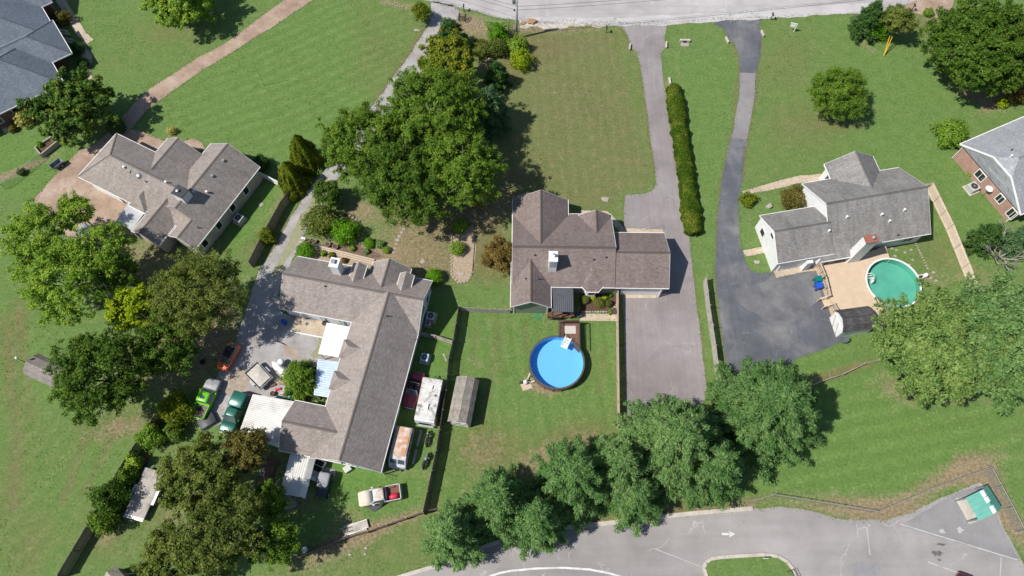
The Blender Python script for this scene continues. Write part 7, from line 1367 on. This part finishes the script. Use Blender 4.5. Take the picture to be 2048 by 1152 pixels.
# wagon wheel at the corner
root = empty('wagon_wheel', at(925, 40), rad(80), 'old wagon wheel pair standing at the gravel driveway corner', 'wagon wheel')
for y in (-.45, .45):
    w_ = MB().torus((0, y, .62), (0, 1, 0), .58, .045, 24, 6).build('rim', M['wood_dark'], root, True); mb = MB()
    for k in range(5): a = math.pi*k/5; mb.beam((-.58*math.cos(a), y, .62-.58*math.sin(a)), (.58*math.cos(a), y, .62+.58*math.sin(a)), .04, .04)
    mb.build('spokes', M['wood_dark'], w_)
MB().tube([(0, -.5, .62), (0, .5, .62)], .06).build('axle', M['wood_dark'], root)
# traffic island sign, parking bumper bits at the bottom edge
root = empty('island_sign', at(1525, 1118), 0, 'small white sign on the grass traffic island', 'sign'); MB().tube([(0, 0, .08), (0, 0, 1.2)], .03).build('post', M['metal'], root); MB().box(-.25, .25, -.02, .02, .8, 1.25).build('panel', M['white'], root)
root = empty('bike_rack', at(1582, 1149), rad(20), 'dark metal rack on the edge of the traffic island', 'rack'); 
for k in range(3): MB().tube([(k*.35-.35, -.4, 0), (k*.35-.35, -.4, .8), (k*.35-.35, .4, .8), (k*.35-.35, .4, 0)], .03).build('hoop', M['steel_dark'], root)
root, ln = vehicle('parked_car', (1955, 1190), (1925, 1160), 'dark red car whose roof just enters the bottom right edge', 'car', .9); pm = paint('maroon_paint', (.1, .01, .015)); root.location = (*at(1932, 1192, 1.0), 0); root.rotation_euler = (0, 0, rad(-20+90)); fix_normals(hull([(-2.2, .78, .35, .9, .18), (-2.0, .86, .26, .96, .14), (.9, .89, .22, .96, .1), (1.8, .84, .26, .86, .12), (2.25, .7, .34, .7, .12)]).build('body', pm, root, True)); cabin(root, -1.7, 1.2, -1.0, .35, .82, .64, .95, 1.46, pm); lamps(root, 2.15, -2.2, .6, .68, .8); mirrors(root, .8, .95, 1.0, pm)
for x in (-1.35, 1.4):
    for y in (-.8, .8): wheel(root, x, y, .32)

# ------------------------------------------------------------------ weeds, clover tufts and fallen leaves on the lawns
def scatter_tufts():
    g = np.random.default_rng(21); n = 150000; p = np.stack([g.uniform(-80, 80, n), g.uniform(0, 88, n)], 1)
    f = np.sin(p[:, 0]*.31+1)*np.sin(p[:, 1]*.27)+np.sin(p[:, 0]*.83+p[:, 1]*.57)*.7+np.sin(p[:, 0]*2.3-p[:, 1]*1.9)*.5+g.normal(size=n)*.55; p = p[f > .35]
    # nothing grows on paving or through houses
    keep = np.ones(len(p), bool)
    for o in list(COL.objects):
        if o.type == 'MESH' and o.get('kind') == 'structure' and o.name.split('.')[0] not in ('lawn', 'grass_strip', 'traffic_island', 'kerb'):
            V = np.array([v.co[:2] for v in o.data.vertices]); ins = np.zeros(len(p), bool)
            if len(V) < 3: continue
            a, b = V, np.roll(V, -1, 0)
            for q, r in zip(a, b): ins ^= ((q[1] > p[:, 1]) != (r[1] > p[:, 1])) & (p[:, 0] < (r[0]-q[0])*(p[:, 1]-q[1])/(r[1]-q[1]+1e-12)+q[0])
            keep &= ~ins
    p = p[keep]
    # blades creeping over the edges of drives and paths
    E = []
    for o in list(COL.objects):
        if o.type == 'MESH' and o.get('kind') == 'structure' and ('drive' in o.name or 'walk' in o.name or 'lot' in o.name or 'street' in o.name) and 'patch' not in o.name and 'turnout' not in o.name:
            V = np.array([v.co[:2] for v in o.data.vertices]); V = V[(np.abs(V[:, 0]) < 80) & (V[:, 1] > 0) & (V[:, 1] < 86)]
            if len(V): E.append(np.repeat(V, 7, 0)+g.normal(size=(len(V)*7, 2))*.17)
    p = np.concatenate([p]+E); m = len(p); pos = np.concatenate([p, g.uniform(.01, .05, (m, 1))], 1); nr = unit(np.concatenate([g.normal(size=(m, 2))*.55, np.ones((m, 1))], 1))
    o = leaf_mesh('lawn_weeds', pos, nr, g.uniform(.04, .11, m), leafmat('weed_leaves', [(.06, .115, .028), (.085, .15, .036), (.115, .18, .05), (.18, .2, .08)]), None, .55, g=g); tag(o, 'scattered weeds and clover tufts in the lawns', 'weeds', kind='stuff')
    P = []
    for px, py, r, k in ((840, 400, 9, 260), (930, 430, 7, 160), (720, 340, 6, 120), (400, 640, 9, 260), (200, 830, 8, 220), (320, 720, 7, 160), (430, 980, 9, 260), (470, 1090, 8, 200), (1000, 960, 7, 180), (1180, 900, 7, 180), (1450, 960, 6, 100), (1880, 790, 7, 160), (1960, 190, 6, 120), (1680, 230, 5, 70), (140, 280, 5, 90), (110, 620, 8, 180), (870, 500, 7, 220), (560, 960, 5, 90), (1540, 900, 6, 90), (690, 1110, 6, 120)):
        c = np.array(at(px, py)); P.append(c+g.normal(size=(k, 2))*r*.55)
    P = np.concatenate(P); m = len(P); pos = np.concatenate([P, g.uniform(.02, .04, (m, 1))], 1); nr = unit(np.concatenate([g.normal(size=(m, 2))*.3, np.ones((m, 1))], 1))
    o = leaf_mesh('fallen_leaves', pos, nr, g.uniform(.05, .1, m), leafmat('dry_leaves', [(.2, .12, .06), (.34, .23, .12), (.46, .34, .2), (.55, .45, .3)]), None, .7, g=g); tag(o, 'dry fallen leaves lying under the trees', 'leaves', kind='stuff')
scatter_tufts()
